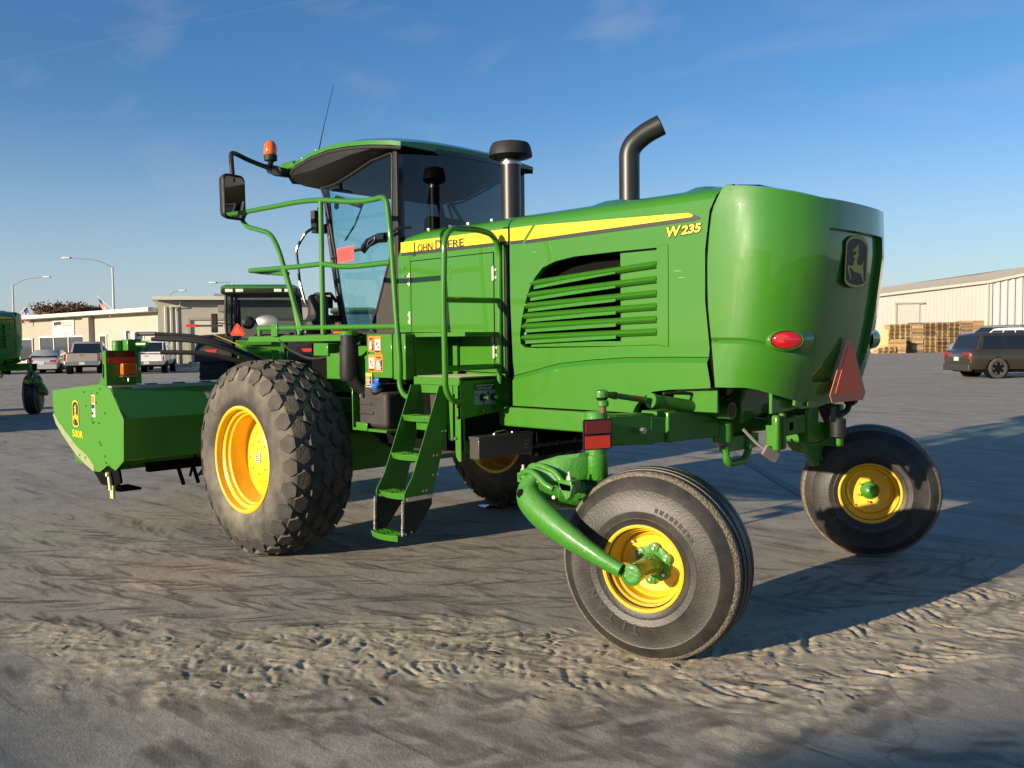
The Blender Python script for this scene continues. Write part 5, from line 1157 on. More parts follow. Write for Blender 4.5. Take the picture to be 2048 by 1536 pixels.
# dark rubber smears left by lugged tyres
for pts, n, tl, L, Wd, off, amp in (
        ([(-4.4, 1.9), (-3.3, 2.4), (-2.5, 2.9), (-1.9, 3.3)], 26, .55, .34, .075, (-.20, .06, .26), .6),
        ([(-3.7, 1.7), (-2.6, 2.2), (-1.8, 2.9), (-1.2, 4.2)], 24, .5, .36, .075, (-.2, .2), .55),
        ([(-3.0, 3.1), (-2.3, 3.55), (-1.9, 4.0), (-1.5, 5.0)], 16, -.5, .34, .075, (-.2, .15), .6),
        ([(-6.8, 1.9), (-5.6, 2.5), (-4.4, 3.2), (-3.4, 3.9)], 44, .35, .40, .035, (-.45, -.15, .15, .45), .75),
        ([(-8.5, 2.3), (-6.8, 3.0), (-5.0, 4.0), (-3.6, 5.2)], 50, .30, .38, .035, (-.5, -.15, .2, .55), .7),
        ([(-9.2, 3.4), (-7.5, 3.5), (-5.6, 4.6), (-4.0, 6.4)], 44, -.35, .36, .04, (-.4, 0, .4), .6),
        ([(-6.5, 1.2), (-5.2, 1.7), (-4.2, 1.9)], 22, .5, .30, .04, (-.3, .1, .4), .6),
        ([(-2.2, 5.2), (-1.7, 6.4), (-1.5, 7.4)], 22, .4, .36, .05, (-.6, -.2, .2, .6), .55),
        ([(-4.2, 4.8), (-3.0, 5.6), (-2.0, 6.8)], 26, .5, .30, .05, (-.4, 0, .4), .5)):
    track(pts, int(n*1.25), L, Wd, tl, off, .8, 'dark', .05, min(1, amp*1.25))
DRK *= near*(.55+.45*np.clip(fbm(X, Y2, .12, 61)*2-.4, 0, 1))
nx, ny = len(gx), len(gy)
me = bpy.data.meshes.new('ground')
co = np.stack([X.ravel(), Y2.ravel(), Z.ravel()], 1).astype(np.float32)
I = (np.arange(ny-1)[:, None]*nx+np.arange(nx-1)[None, :]).ravel()
F = np.stack([I, I+1, I+nx+1, I+nx], 1).astype(np.int32)
me.vertices.add(len(co)); me.vertices.foreach_set('co', co.ravel()); me.loops.add(F.size); me.loops.foreach_set('vertex_index', F.ravel())
me.polygons.add(len(F)); me.polygons.foreach_set('loop_start', np.arange(0, F.size, 4, dtype=np.int32)); me.update(); me.validate()
me.polygons.foreach_set('use_smooth', [True]*len(F))
for nm, arr in (('sand', SAND), ('dark', DRK)):
    atr = me.attributes.new(nm, 'FLOAT', 'POINT'); atr.data.foreach_set('value', arr.ravel().astype(np.float32))
go = bpy.data.objects.new('ground', me); COL.objects.link(go); go['kind'] = 'structure'
gm = bpy.data.materials.new('worn_asphalt'); gm.use_nodes = True; t = gm.node_tree; b = t.nodes['Principled BSDF']; me.materials.append(gm)
def N(tp, **kw):
    n = t.nodes.new(tp)
    for k, v in kw.items():
        if k.startswith('i'): n.inputs[int(k[1:])].default_value = v
        else: setattr(n, k, v)
    return n
def LK(a, b_): t.links.new(a, b_)
def mixc(fac, c1, c2, bt='MIX'):
    m = N('ShaderNodeMix', data_type='RGBA', blend_type=bt)
    for s, k in ((fac, 0), (c1, 6), (c2, 7)):
        if isinstance(s, tuple): m.inputs[k].default_value = (*s, 1)
        elif isinstance(s, (int, float)): m.inputs[k].default_value = s
        else: LK(s, m.inputs[k])
    return m.outputs[2]
def rng(src, a, b_, c=0, d=1):
    m = N('ShaderNodeMapRange', i1=a, i2=b_, i3=c, i4=d); LK(src, m.inputs[0]); return m.outputs[0]
gp = N('ShaderNodeNewGeometry').outputs['Position']
def noise(s, det=6, ro=.6, vec=None, dist=0):
    n = N('ShaderNodeTexNoise'); n.inputs['Scale'].default_value = s; n.inputs['Detail'].default_value = det; n.inputs['Roughness'].default_value = ro; n.inputs['Distortion'].default_value = dist; LK(vec if vec else gp, n.inputs[0]); return n.outputs[0]
mpn = N('ShaderNodeMapping'); mpn.inputs['Rotation'].default_value = (0, 0, radians(-38)); mpn.inputs['Scale'].default_value = (.35, 2.2, 1); LK(gp, mpn.inputs[0])
mpn2 = N('ShaderNodeMapping'); mpn2.inputs['Rotation'].default_value = (0, 0, radians(-52)); mpn2.inputs['Scale'].default_value = (1.3, 7.5, 1); LK(gp, mpn2.inputs[0])
c = mixc(rng(noise(.35, 5), .35, .65), (.40, .36, .285), (.49, .44, .345))
c = mixc(rng(noise(2.5, 8, .7), .3, .75), c, (.28, .25, .20))
c = mixc(rng(noise(1.0, 7, .6, mpn.outputs[0], .6), .52, .70, 0, .6), c, (.120, .104, .080))
c = mixc(rng(noise(1.0, 6, .55, mpn2.outputs[0], .9), .58, .68, 0, .6), c, (.075, .066, .054))
sa = N('ShaderNodeAttribute', attribute_name='sand').outputs['Fac']; da = N('ShaderNodeAttribute', attribute_name='dark').outputs['Fac']
sandc = mixc(rng(noise(9, 8, .7), .3, .7), (.56, .475, .335), (.44, .375, .27))
c = mixc(rng(noise(.8, 9, .7, mpn.outputs[0], .3), .60, .78, 0, .55), c, (.46, .385, .27))
c = mixc(sa, c, sandc)
c = mixc(da, c, (.070, .061, .050))
vo = N('ShaderNodeTexVoronoi', feature='DISTANCE_TO_EDGE'); vo.inputs['Scale'].default_value = .22
wq = N('ShaderNodeMix', data_type='VECTOR'); wq.inputs[0].default_value = .12; LK(gp, wq.inputs[4])
nw = N('ShaderNodeTexNoise'); nw.inputs['Scale'].default_value = .7; nw.inputs['Detail'].default_value = 6; LK(gp, nw.inputs[0])
sc_ = N('ShaderNodeVectorMath', operation='SCALE'); sc_.inputs['Scale'].default_value = 14; LK(nw.outputs['Color'], sc_.inputs[0]); LK(sc_.outputs[0], wq.inputs[5]); LK(wq.outputs[1], vo.inputs[0])
ck = rng(vo.outputs['Distance'], .0, .0022, .35, 0)
c = mixc(ck, c, (.035, .032, .030))
# light specks of grit
v2 = N('ShaderNodeTexVoronoi'); v2.inputs['Scale'].default_value = 38; LK(gp, v2.inputs[0])
c = mixc(rng(v2.outputs['Distance'], .05, .12, .55, 0), c, (.55, .50, .40))
c = mixc(rng(noise(140, 5, .8), .52, .66, 0, .38), c, (.10, .088, .070))
c = mixc(rng(noise(34, 7, .8), .50, .68, 0, .35), c, (.14, .12, .095))
LK(c, b.inputs['Base Color']); b.inputs['Roughness'].default_value = .82; b.inputs['Specular IOR Level'].default_value = .3
h1 = N('ShaderNodeMath', operation='MULTIPLY_ADD', i1=.8); LK(noise(70, 8, .8), h1.inputs[0]); LK(noise(12, 8, .7), h1.inputs[2])
bp = N('ShaderNodeBump'); bp.inputs['Strength'].default_value = .8; bp.inputs['Distance'].default_value = .009; LK(h1.outputs[0], bp.inputs['Height']); LK(bp.outputs[0], b.inputs['Normal'])

# worn painted line and shallow puddle
LINE = mat('worn_line_paint', (.24, .22, .18), .8, noise=(20, .8, (.14, .125, .105)))
mb = MB(); p = [(-6.9, 11.75), (-5.9, 10.65), (-4.9, 9.55), (-4.3, 8.9)]
mb.loft([[Vector((x-.04, y-.04, .006)) for x, y in p], [Vector((x+.04, y+.04, .006)) for x, y in p]], closed=False); build(mb, 'painted_line', LINE, None, kind='structure')
mb = MB()
mb.add([Vector((-41+i*.6, 21.5+i*.35+.15*sin(i*1.3), .006)) for i in range(26)]+[Vector((-41+i*.6, 21.9+i*.35+.2*sin(i*.9), .006)) for i in range(26)], [(i, i+1, i+27, i+26) for i in range(25)])
build(mb, 'painted_stripe', LINE, None, kind='structure')
mb = MB(); rr = random.Random(3)
mb.add([Vector((-6.45+.20*cos(a)*rr.uniform(.4, 1.2), 6.32+.07*sin(a)*rr.uniform(.4, 1.2), .0045)) for a in [2*pi*i/22 for i in range(22)]], [tuple(range(22))])
build(mb, 'puddle', mat('wet_ground', (.02, .02, .02), .03, spec=.8), None, kind='structure')

# ================================================================== second windrower at the left
W2 = copy_tree(WR); W2['label'] = 'farther green windrower cut off by the left edge of the photo'
W2.rotation_euler = (0, 0, radians(126))
lc = Vector((-3.08+4.5, 3.83-YC, 0)); lc.rotate(Matrix.Rotation(radians(126), 3, 'Z')); W2.location = Vector((-23.98, 7.46, 0))-lc
for ch in W2.children:
    if ch.name.startswith('caster_assembly') and ch.location.y < 0: ch.rotation_euler = (0, 0, radians(14))

# ================================================================== vehicles
def at(px, py, dep):
    d = v0*1774+r0*(px-1024)+UPV*(690.5-(px-150)*.0125-py); d = d*(dep/1774); return Vector((0, 0, 1.7))+d
def az(hd): return radians(-hd)
def wheel_part(root, x, y, r, w_, s, rimm, spokes=0):
    e = empty('wheel', WLOC[root.name]+Vector((x, y, r)), root); c = WLOC[e.name]; n = Vector((s, 0, 0))
    mb = MB(); mb.lathe([(r*.62, w_/2-.02), (r*.68, w_/2), (r*.9, w_/2), (r*.98, w_/2-.025), (r, w_/2-.06), (r, -w_/2+.06), (r*.98, -w_/2+.02), (r*.6, -w_/2)], c, n, 32); build(mb, 'tyre', mat('car_tyre', (.035, .032, .028), .8, dust=((.18, .16, .12), .5)), e)
    mb = MB(); mb.lathe([(r*.64, w_/2-.03), (r*.62, w_/2-.005), (r*.58, w_/2-.015), (r*.54, w_/2-.06), (r*.25, w_/2-.05), (.02, w_/2-.03)], c, n, 32); build(mb, 'rim', rimm if not spokes else BLACKG, e)
    if spokes:
        mb = MB(); t_ = Vector((0, 1, 0))
        for k in range(spokes):
            a = 2*pi*k/spokes
            for da in (-.10, .10):
                d = Vector((0, cos(a+da), sin(a+da))); q = Vector((0, -sin(a+da), cos(a+da))); mb.obox(c+n*(w_/2-.012)+d*r*.50, n*.006, d*r*.075, q*r*.028)
        build(mb, 'spokes', rimm, e)
    return e
def vehicle(name, label, cat, loc, heading, paint, L, Wd, H, belt, cabin, group, zb=.32, wr=.34, wy=None, bed=None, lamps='car', rimm=None, spokes=0, glassm=None, plate=True, wt=.22, roofr=False):
    R0 = empty(name, (0, 0, 0), None, label, cat, group); hw = Wd/2; G_ = glassm or CARG; rimm = rimm or STEEL
    wy = wy or (L*.19, L*.81)
    def ring(y, z0, z1, k, kt=.95):
        P = [(-hw*k*.90, z0), (-hw*k*.985, z0+(z1-z0)*.25), (-hw*k, z0+(z1-z0)*.55), (-hw*k*.985, z0+(z1-z0)*.85), (-hw*k*kt, z1-.01), (-hw*k*kt*.86, z1+.01), (0, z1+.02)]
        P += [(-a, c_) for a, c_ in P[:-1]][::-1]
        return [Vector((a, y, c_)) for a, c_ in P]
    b0 = belt if bed is None else bed[2]
    hood = belt-.06
    S = [(0, zb+.22, b0-.16, .90), (.04, zb+.08, b0-.05, .95), (.16, zb, b0, .99)]
    if bed is not None: S += [(bed[1]-.02, zb, b0, 1.0), (bed[1], zb, b0, 1.0)]
    S += [(cabin[0]+.05 if bed is None else bed[1]+.03, zb, belt, 1.0), (L*.5, zb, belt, 1.0), (cabin[3]-.1, zb, belt-.02, 1.0), (L-.55, zb, hood-.08, .98), (L-.12, zb+.05, hood-.22, .90), (L, zb+.12, hood-.36, .80)]
    S = sorted(S, key=lambda q: q[0])
    mb = MB(); mb.loft([ring(*s) for s in S], True, True); bd = build(mb, 'body', paint, R0, sharp=50, bevel=.045, seg=3)
    if bed is not None:
        mb = MB(); mb.box(-hw*.84, hw*.84, .08, bed[1]-.1, b0-.02, b0+.024); build(mb, 'bed_opening', DARK, R0)
    # cabin: rear base, rear top, front top, front base
    y0, y1, y2, y3 = cabin; tw_ = hw*.80; bw = hw*.95
    def q(y, z, side): 
        k = (z-belt)/(H-belt); return Vector((side*(bw+(tw_-bw)*k), y, z))
    mb = MB()
    rb = [[(y0, belt-.02)], [(y0+(y1-y0)*.55, belt+(H-belt)*.55)], [(y1, H-.06)], [(y1+.12, H-.005)], [((y1+y2)/2, H+.015)], [(y2-.12, H-.01)], [(y2, H-.06)], [(y2+(y3-y2)*.5, belt+(H-belt)*.5)], [(y3, belt-.02)]]
    up_ = [r[0] for r in rb]
    rings_ = []
    for y, z in up_:
        zz_ = max(z, belt-.02); kk = (zz_-belt)/(H-belt); w = bw+(tw_-bw)*kk
        yb = min(max(y, y0), y3)
        rings_.append([Vector((-bw, yb if zz_ < belt+.1 else yb, belt-.03)), Vector((-w, y, zz_-.05 if kk > .5 else zz_)), Vector((-w*.93, y, zz_)), Vector((0, y, zz_+.012)), Vector((w*.93, y, zz_)), Vector((w, y, zz_-.05 if kk > .5 else zz_)), Vector((bw, yb, belt-.03))])
    mb.loft(rings_, True, True); build(mb, 'roof', paint, R0, sharp=50)
    e = .012
    for sd in (-1, 1):
        lo = belt+.03; hi = H-.11
        def yr(z): return y0+(y1-y0)*((z-belt)/(H-.06-belt))
        def yf(z): return y3+(y2-y3)*((z-belt)/(H-.06-belt))
        cuts = [0, .5, 1] if (y3-y0) > 1.6 else [0, 1]
        if (y3-y0) > 2.4: cuts = [0, .28, .64, 1]
        for a, b_ in zip(cuts[:-1], cuts[1:]):
            la, lb = yr(lo)+.14+(yf(lo)-yr(lo)-.30)*a+.03, yr(lo)+.14+(yf(lo)-yr(lo)-.30)*b_-.03
            ha, hb_ = yr(hi)+.10+(yf(hi)-yr(hi)-.22)*a+.03, yr(hi)+.10+(yf(hi)-yr(hi)-.22)*b_-.03
            mb = MB(); mb.prism([q(la, lo, sd)+Vector((sd*e, 0, 0)), q(lb, lo, sd)+Vector((sd*e, 0, 0)), q(hb_, hi, sd)+Vector((sd*e, 0, 0)), q(ha, hi, sd)+Vector((sd*e, 0, 0))], (sd*.004, 0, 0)); build(mb, 'side_window', G_, R0)
    mb = MB(); mb.prism([Vector((a*bw*.86, y0+(y1-y0)*.08-.015, belt+.04)) for a in (-1, 1)]+[Vector((a*tw_*.90, y0+(y1-y0)*.93-.02, H-.10)) for a in (1, -1)], (0, -.006, .002)); build(mb, 'rear_window', G_, R0)
    mb = MB(); mb.prism([Vector((a*bw*.88, y3+(y2-y3)*.08+.02, belt+.04)) for a in (-1, 1)]+[Vector((a*tw_*.90, y3+(y2-y3)*.93+.02, H-.10)) for a in (1, -1)], (0, .006, .002)); build(mb, 'windscreen', G_, R0)
    for sd in (-1, 1):
        for yy in wy:
            wheel_part(R0, sd*(hw-wt/2+.025), yy, wr, wt, sd, rimm, spokes)
            mb = MB(); mb.cyl((sd*(hw-.30), yy, wr+.02), (sd*(hw*.995+.002), yy, wr+.02), wr*1.14, n=28); build(mb, 'wheel_arch', DARK, R0)
        TLM = mat('car_tail_lamp', (.35, .012, .012), .15, coat=1)
        mb = MB()
        if lamps == 'car': mb.box(sd*hw*.50, sd*hw*.90, -.012, .10, b0-.24, b0-.12)
        elif lamps == 'suv': mb.box(sd*hw*.42, sd*hw*.93, -.008, .10, belt-.17, belt-.11); mb.prism([Vector((sd*hw*.80, -.010, belt-.12)), Vector((sd*hw*.92, -.010, belt-.12)), Vector((sd*hw*.96, .0, belt-.40)), Vector((sd*hw*.90, -.01, belt-.36))], (0, .05, 0))
        else: mb.box(sd*hw*.88, sd*hw*.985, -.005, .10, b0-.46, b0-.08)
        build(mb, 'tail_lamp', TLM, R0, bevel=.01)
        mb = MB(); mb.box(sd*(bw+.02), sd*(bw+.20), y3-.50, y3-.38, belt, belt+.15); build(mb, 'door_mirror', paint if lamps == 'car' else BLACK, R0, bevel=.02)
        mb = MB()
        for f_ in (.42, .62): mb.box(sd*hw*.985, sd*(hw*.985+.022), L*f_-.10, L*f_+.08, belt-.17, belt-.14)
        build(mb, 'door_handles', paint, R0)
    mb = MB()
    if lamps == 'car': mb.box(-hw*.93, hw*.93, -.05, .12, zb-.02, zb+.28); m_ = paint
    elif lamps == 'suv': mb.box(-hw*.94, hw*.94, -.05, .12, zb-.06, zb+.22); m_ = mat('bumper_grey', (.035, .032, .028), .45)
    else: mb.box(-hw*.97, hw*.97, -.12, .06, zb+.02, zb+.24); m_ = mat('chrome_bumper', (.75, .72, .65), .25, metal=1)
    build(mb, 'rear_bumper', m_, R0, bevel=.03, seg=3)
    if plate:
        mb = MB(); zp = b0-.32 if lamps == 'car' else (belt-.36 if lamps == 'suv' else zb+.14); yp = -.02 if lamps != 'pick' else -.13
        mb.box(-.15, .15, yp-.008, yp+.03, zp-.075, zp+.075); build(mb, 'number_plate', WHT, R0)
    if lamps == 'pick':
        mb = MB(); mb.box(-hw*.84, hw*.84, -.014, .02, b0-.50, b0-.03); build(mb, 'tailgate', paint, R0, bevel=.012)
        mb = MB(); mb.box(-.12, .12, -.022, -.012, b0-.14, b0-.10); build(mb, 'tailgate_handle', BLACK, R0)
    mb = MB(); mb.box(-hw*.8, hw*.8, .3, L-.3, zb-.12, zb+.02); mb.cyl((hw*.5, -.02, zb-.05), (hw*.5, .4, zb-.05), .04, n=10); build(mb, 'underbody', DARK, R0)
    R0.location = Vector(loc); R0.rotation_euler = (0, 0, az(heading)); return R0
P_SILV = mat('silver_paint', (.55, .54, .50), .3, metal=.4, coat=.8); P_TAN = mat('pewter_paint', (.40, .36, .30), .35, metal=.3, coat=.6); P_BLUE = mat('blue_paint', (.02, .06, .30), .3, coat=.8)
P_WHT = mat('white_paint', (.74, .72, .66), .35, coat=.6); P_BRN = mat('dark_olive_paint', (.045, .036, .022), .25, metal=.3, coat=1.0); P_BLK = mat('black_car_paint', (.012, .013, .015), .3, coat=.8); P_GREY = mat('grey_paint', (.30, .31, .31), .3, metal=.5, coat=.8)
GL_ = 'vehicles parked by the stucco building'; GR_ = 'vehicles parked by the white warehouse'
vehicle('parked_car', 'silver saloon car seen from behind, between the dark SUV and the tan pickup', 'car', (-58.6, 18.9, 0), -60, P_SILV, 4.85, 1.85, 1.46, .98, (.55, 1.45, 2.75, 3.85), GL_, lamps='car')
vehicle('parked_car', 'dark SUV parked left of the silver saloon, half hidden by the far windrower', 'SUV', (-59.9, 16.6, 0), -78, P_BLK, 4.7, 1.9, 1.72, 1.08, (.25, .55, 2.9, 3.7), GL_, lamps='suv', wr=.37)
vehicle('pickup_truck', 'tan pickup truck with its tailgate toward the yard, beside the silver saloon', 'pickup', (-55.6, 20.2, 0), -62, P_TAN, 5.8, 2.0, 1.95, 1.25, (2.05, 2.20, 3.5, 4.25), GL_, lamps='pick', bed=(0, 1.95, 1.28), zb=.52, wr=.40, wt=.27)
vehicle('pickup_truck', 'blue pickup truck parked behind the tan one, only its cab in view', 'pickup', (-59.9, 25.3, 0), -66, P_BLUE, 5.8, 2.0, 2.02, 1.28, (2.05, 2.20, 3.6, 4.35), GL_, lamps='pick', bed=(0, 1.95, 1.28), zb=.52, wr=.40, wt=.27)
ut = vehicle('utility_truck', 'white utility truck with service body and rear ladder rack, right of the tan pickup', 'truck', (-51.9, 22.5, 0), -58, P_WHT, 5.8, 2.0, 1.95, 1.25, (2.15, 2.30, 3.6, 4.30), GL_, lamps='pick', bed=(0, 2.05, 1.18), zb=.52, wr=.40, wt=.27)
mb = MB()
for a in (-.9, .9):
    for y in (.1, 1.9): mb.box(a-.02, a+.02, y, y+.04, 1.15, 2.02)
    mb.box(a-.02, a+.02, .1, 4.0, 2.0, 2.04)
for y in (.1, 1.9): mb.box(-.9, .9, y, y+.04, 1.98, 2.04)
o_ = build(mb, 'ladder_rack', P_WHT, None, origin=(0, 0, 0)); o_.parent = ut
mb = MB()
for a in (-1, 1): mb.box(a*.74, a*1.02, .0, 2.0, .75, 1.30)
WLOC[ut.name] = Vector((0, 0, 0)); build(mb, 'tool_lockers', P_WHT, ut, bevel=.01)
vehicle('parked_car', 'grey SUV standing behind the white utility truck near the building corner', 'SUV', (-56.0, 29.3, 0), -66, P_GREY, 4.8, 1.92, 1.80, 1.1, (.25, .55, 2.9, 3.7), GL_, lamps='suv', wr=.37)
sv = vehicle('parked_car', 'dark olive SUV at the right edge with its wheel and rear quarter toward the camera', 'SUV', (-13.13, 40.35, 0), -5, P_BRN, 5.2, 2.02, 1.80, 1.14, (.30, .52, 3.35, 4.15), GR_, lamps='suv', wr=.40, wt=.27, rimm=mat('alloy', (.8, .78, .72), .25, metal=1), spokes=6, zb=.36, wy=(1.12, 4.2))
def turnveh(o, hd, anchor_local, world):
    a = Vector(anchor_local); a.rotate(Matrix.Rotation(az(hd), 3, 'Z')); o.rotation_euler = (0, 0, az(hd)); o.location = Vector(world)-a
turnveh(sv, 38, (-.80, 1.12, 0), (-13.5, 41.2, 0)) if False else None
v3 = vehicle('parked_car', 'grey pickup with a chrome mirror standing beyond the olive SUV', 'pickup', (0, 0, 0), 0, P_GREY, 5.8, 2.05, 2.24, 1.55, (1.2, 1.6, 3.9, 4.8), GR_, lamps='suv', zb=.5, wr=.40)
v4 = vehicle('parked_car', 'white car beyond the olive SUV, only its roof showing over it', 'car', (0, 0, 0), 0, P_WHT, 4.9, 1.9, 2.06, 1.3, (.5, 1.2, 3.0, 3.9), GR_, lamps='car')
def put(o, hd, anchor, px, dep):
    a = Vector(anchor); a.rotate(Matrix.Rotation(az(hd), 3, 'Z')); w = at(px, 700, dep); w.z = 0; o.rotation_euler = (0, 0, az(hd)); o.location = w-a
put(sv, 43, (.9, 1.12, 0), 1994, 35.0)
put(v3, -70, (0, 2.6, 0), 2026, 47)
put(v4, -66, (0, 1.6, 0), 2058, 43)

# ================================================================== tractors in the yard
def tractor(label, loc, hd):
    T0 = empty('tractor', (0, 0, 0), None, label, 'tractor', 'tractors behind the windrower')
    for sd in (-1, 1):
        e = empty('rear_wheel', (sd*1.35, 0, .95), T0)
        for k, off in enumerate((0,)):
            mb = MB(); mb.lathe([(.55, .36), (.62, .40), (.82, .41), (.90, .38), (.93, .30), (.93, -.30), (.90, -.38), (.82, -.41), (.55, -.38)], (sd*1.35, 0, .95), (sd, 0, 0), 48); build(mb, 'tyre', mat('tractor_tyre', (.014, .014, .014), .75), e)
            mb = MB()
            for i in range(26):
                a = 2*pi*i/26
                for s2 in (-1, 1):
                    a2 = a+(pi/26 if s2 > 0 else 0); c_ = Vector((sd*1.35+s2*.20, cos(a2)*.945, .95+sin(a2)*.945)); mb.obox(c_, Vector((.19, -sin(a2)*.10*1, cos(a2)*.10)), Vector((0, -sin(a2), cos(a2)))*.03, Vector((0, cos(a2), sin(a2)))*.03)
            build(mb, 'tread', MATS['tractor_tyre'], e)
            mb = MB(); mb.lathe([(.58, .38), (.55, .36), (.52, .1), (.3, .05), (.02, .08)], (sd*1.35, 0, .95), (sd, 0, 0), 32); build(mb, 'rim', YEL, e)
        mb = MB()
        prof = [(-1.05, 1.42), (-.98, 1.66), (-.72, 1.98), (-.3, 2.12), (.4, 2.12), (.9, 1.9), (1.0, 1.6)]
        mb.loft([[Vector((sd*x, y, z)) for x, z in [(.80, z0), (1.80, z0-.06), (1.86, z0-.17), (.80, z0-.12)]] for y, z0 in prof], True, True); fd = build(mb, 'fender', BLACK, T0, sharp=30)
        mb = MB(); mb.prism([Vector((sd*a, -.98, z)) for a, z in [(1.20, 1.62), (1.55, 1.62), (1.48, 1.52), (1.27, 1.52)]], (0, -.03, .01)); build(mb, 'tail_lamp', REDR, fd)
        ff = empty('front_wheel', (sd*1.1, 2.9, .72), T0); mb = MB(); mb.lathe([(.4, .25), (.6, .27), (.70, .2), (.71, -.2), (.6, -.27), (.4, -.25)], (sd*1.1, 2.9, .72), (sd, 0, 0), 36); build(mb, 'tyre', MATS['tractor_tyre'], ff)
        mb = MB(); mb.lathe([(.42, .26), (.38, .1), (.02, .1)], (sd*1.1, 2.9, .72), (sd, 0, 0), 28); build(mb, 'rim', YEL, ff)
        mb = MB(); mb.tube(fillet([(sd*1.0, .9, 2.35), (sd*1.35, .8, 2.45), (sd*1.6, .8, 2.45)], .1), .02, 8); ma = build(mb, 'mirror_arm', BLACK, T0)
        mb = MB(); mb.box(sd*1.6-.10, sd*1.6+.10, .75, .82, 2.15, 2.75); build(mb, 'mirror', BLACK, T0, bevel=.03)
        mb = MB(); mb.box(sd*1.18, sd*2.25, -.15, -.10, 2.32, 2.38); build(mb, 'warning_arm', mat('dark_arm', (.05, .03, .03), .5), T0)
        mb = MB(); mb.box(sd*1.95, sd*2.25, -.17, -.15, 2.31, 2.40); build(mb, 'marker', REDR, T0)
    mb = MB()
    for a in (-1, 1):
        for y, y2_ in ((-.55, -.62), (.35, .35), (1.25, 1.1)): mb.tube([(a*1.0, y, 1.9), (a*1.02, (y+y2_)/2, 2.6), (a*.98, y2_, 3.28)], .045, 8)
    mb.box(-1.05, 1.05, -.6, 1.25, 1.55, 1.95); build(mb, 'cab_frame', BLACK, T0)
    mb = MB(); mb.add([Vector((-.98, -.58, 1.92)), Vector((.98, -.58, 1.92)), Vector((.96, -.64, 3.25)), Vector((-.96, -.64, 3.25))], [(0, 1, 2, 3)]); mb.add([Vector((-1.0, 1.22, 1.92)), Vector((1.0, 1.22, 1.92)), Vector((.96, 1.12, 3.25)), Vector((-.96, 1.12, 3.25))], [(0, 1, 2, 3)])
    for a in (-1, 1): mb.add([Vector((a*1.02, -.55, 1.92)), Vector((a*1.02, 1.2, 1.92)), Vector((a*.98, 1.1, 3.25)), Vector((a*.98, -.6, 3.25))], [(0, 1, 2, 3)])
    build(mb, 'cab_window', MATS.get('tractor_glass') or glass('tractor_glass', (.42, .47, .47)), T0)
    mb = MB(); mb.loft([[Vector((a*k, y*k2, z)) for a, y in ((-1.10, -.85), (1.10, -.85), (1.10, 1.35), (-1.10, 1.35))] for k, k2, z in ((.96, .96, 3.26), (1.0, 1.0, 3.32), (1.0, 1.0, 3.42))], True, True); build(mb, 'roof_light_band', BLACK, T0, bevel=.03)
    mb = MB(); mb.loft([[Vector((a*k, y*k2, z)) for a, y in ((-1.10, -.85), (1.10, -.85), (1.10, 1.35), (-1.10, 1.35))] for k, k2, z in ((1.01, 1.01, 3.42), (1.0, 1.0, 3.50), (.85, .85, 3.56))], True, True); build(mb, 'roof', GREEN, T0, bevel=.04, seg=3)
    for a in (-.85, -.55, .55, .85):
        mb = MB(); mb.box(a-.11, a+.11, -.87, -.83, 3.33, 3.42); build(mb, 'work_lamp', mat('lamp_glass', (.75, .72, .62), .2, coat=1), T0, bevel=.01)
    mb = MB(); mb.lathe([(.001, -.02), (.2, -.01), (.22, .03), (.16, .06)], (.20, -.80, 2.45), (-.3, -1, .1), 24, True)
    o_ = build(mb, 'round_reflector', mat('satin_steel', (.34, .33, .29), .35, metal=.8), T0); o_.scale = (1.6, 1, .9)
    mb = MB(); mb.lathe([(.2, 0), (.19, .1), (.1, .2)], (-.35, -.72, 2.42), (.2, -1, 0), 24, True); build(mb, 'air_pod', BLACK, T0)
    mb = MB(); b_ = Vector((-.62, -1.0, 2.03)); mb.prism([b_+Vector((a, 0, c_)) for a, c_ in [(-.03, .36), (.03, .36), (.21, .05), (.17, 0), (-.17, 0), (-.21, .05)]], (0, .01, 0)); ss = build(mb, 'slow_vehicle_sign', mat('smv_bright', (.85, .06, .03), .4), T0)
    mb = MB(); mb.prism([b_+Vector((a, -.003, c_)) for a, c_ in [(0, .30), (.13, .06), (-.13, .06)]], (0, -.006, 0)); build(mb, 'sign_face', mat('smv_face', (.9, .12, .06), .4), T0)
    mb = MB()
    for a in (-.55, -.35, .35, .55): mb.tube([(a, -.7, 1.9), (a*1.1, -1.0, 1.3), (a*1.2, -1.1, .8)], .045, 8)
    for z in (1.0, 1.25, 1.5, 1.75): mb.box(-.35, .35, -1.05, -.95, z, z+.12)
    mb.box(-.7, .7, -.9, -.3, 1.0, 1.9); mb.box(-.9, .9, -.5, -.3, .7, 1.0)
    build(mb, 'rear_hitch', GREENR, T0, bevel=.01)
    mb = MB(); mb.box(-.5, .5, 1.2, 3.9, 1.1, 2.1); build(mb, 'bonnet', GREEN, T0, bevel=.1, seg=4)
    mb = MB(); mb.tube([(-.95, 1.3, 1.9), (-.95, 1.3, 3.2)], .07, 12); build(mb, 'exhaust', CHAR, T0)
    T0.location = Vector(loc); T0.rotation_euler = (0, 0, az(hd)); return T0
TR = tractor('green tractor seen from behind with black fenders and red triangle, left of the cab', (0, 0, 0), -52)
w_ = at(530, 700, 26.2); w_.z = 0; TR.location = w_; TR.scale = (.965, .965, .955)
TR2 = copy_tree(TR); TR2['label'] = 'farther green tractor seen through the windrower cab glass'; w_ = at(716, 700, 44); w_.z = 0; TR2.location = w_; TR2.rotation_euler = (0, 0, az(-225))

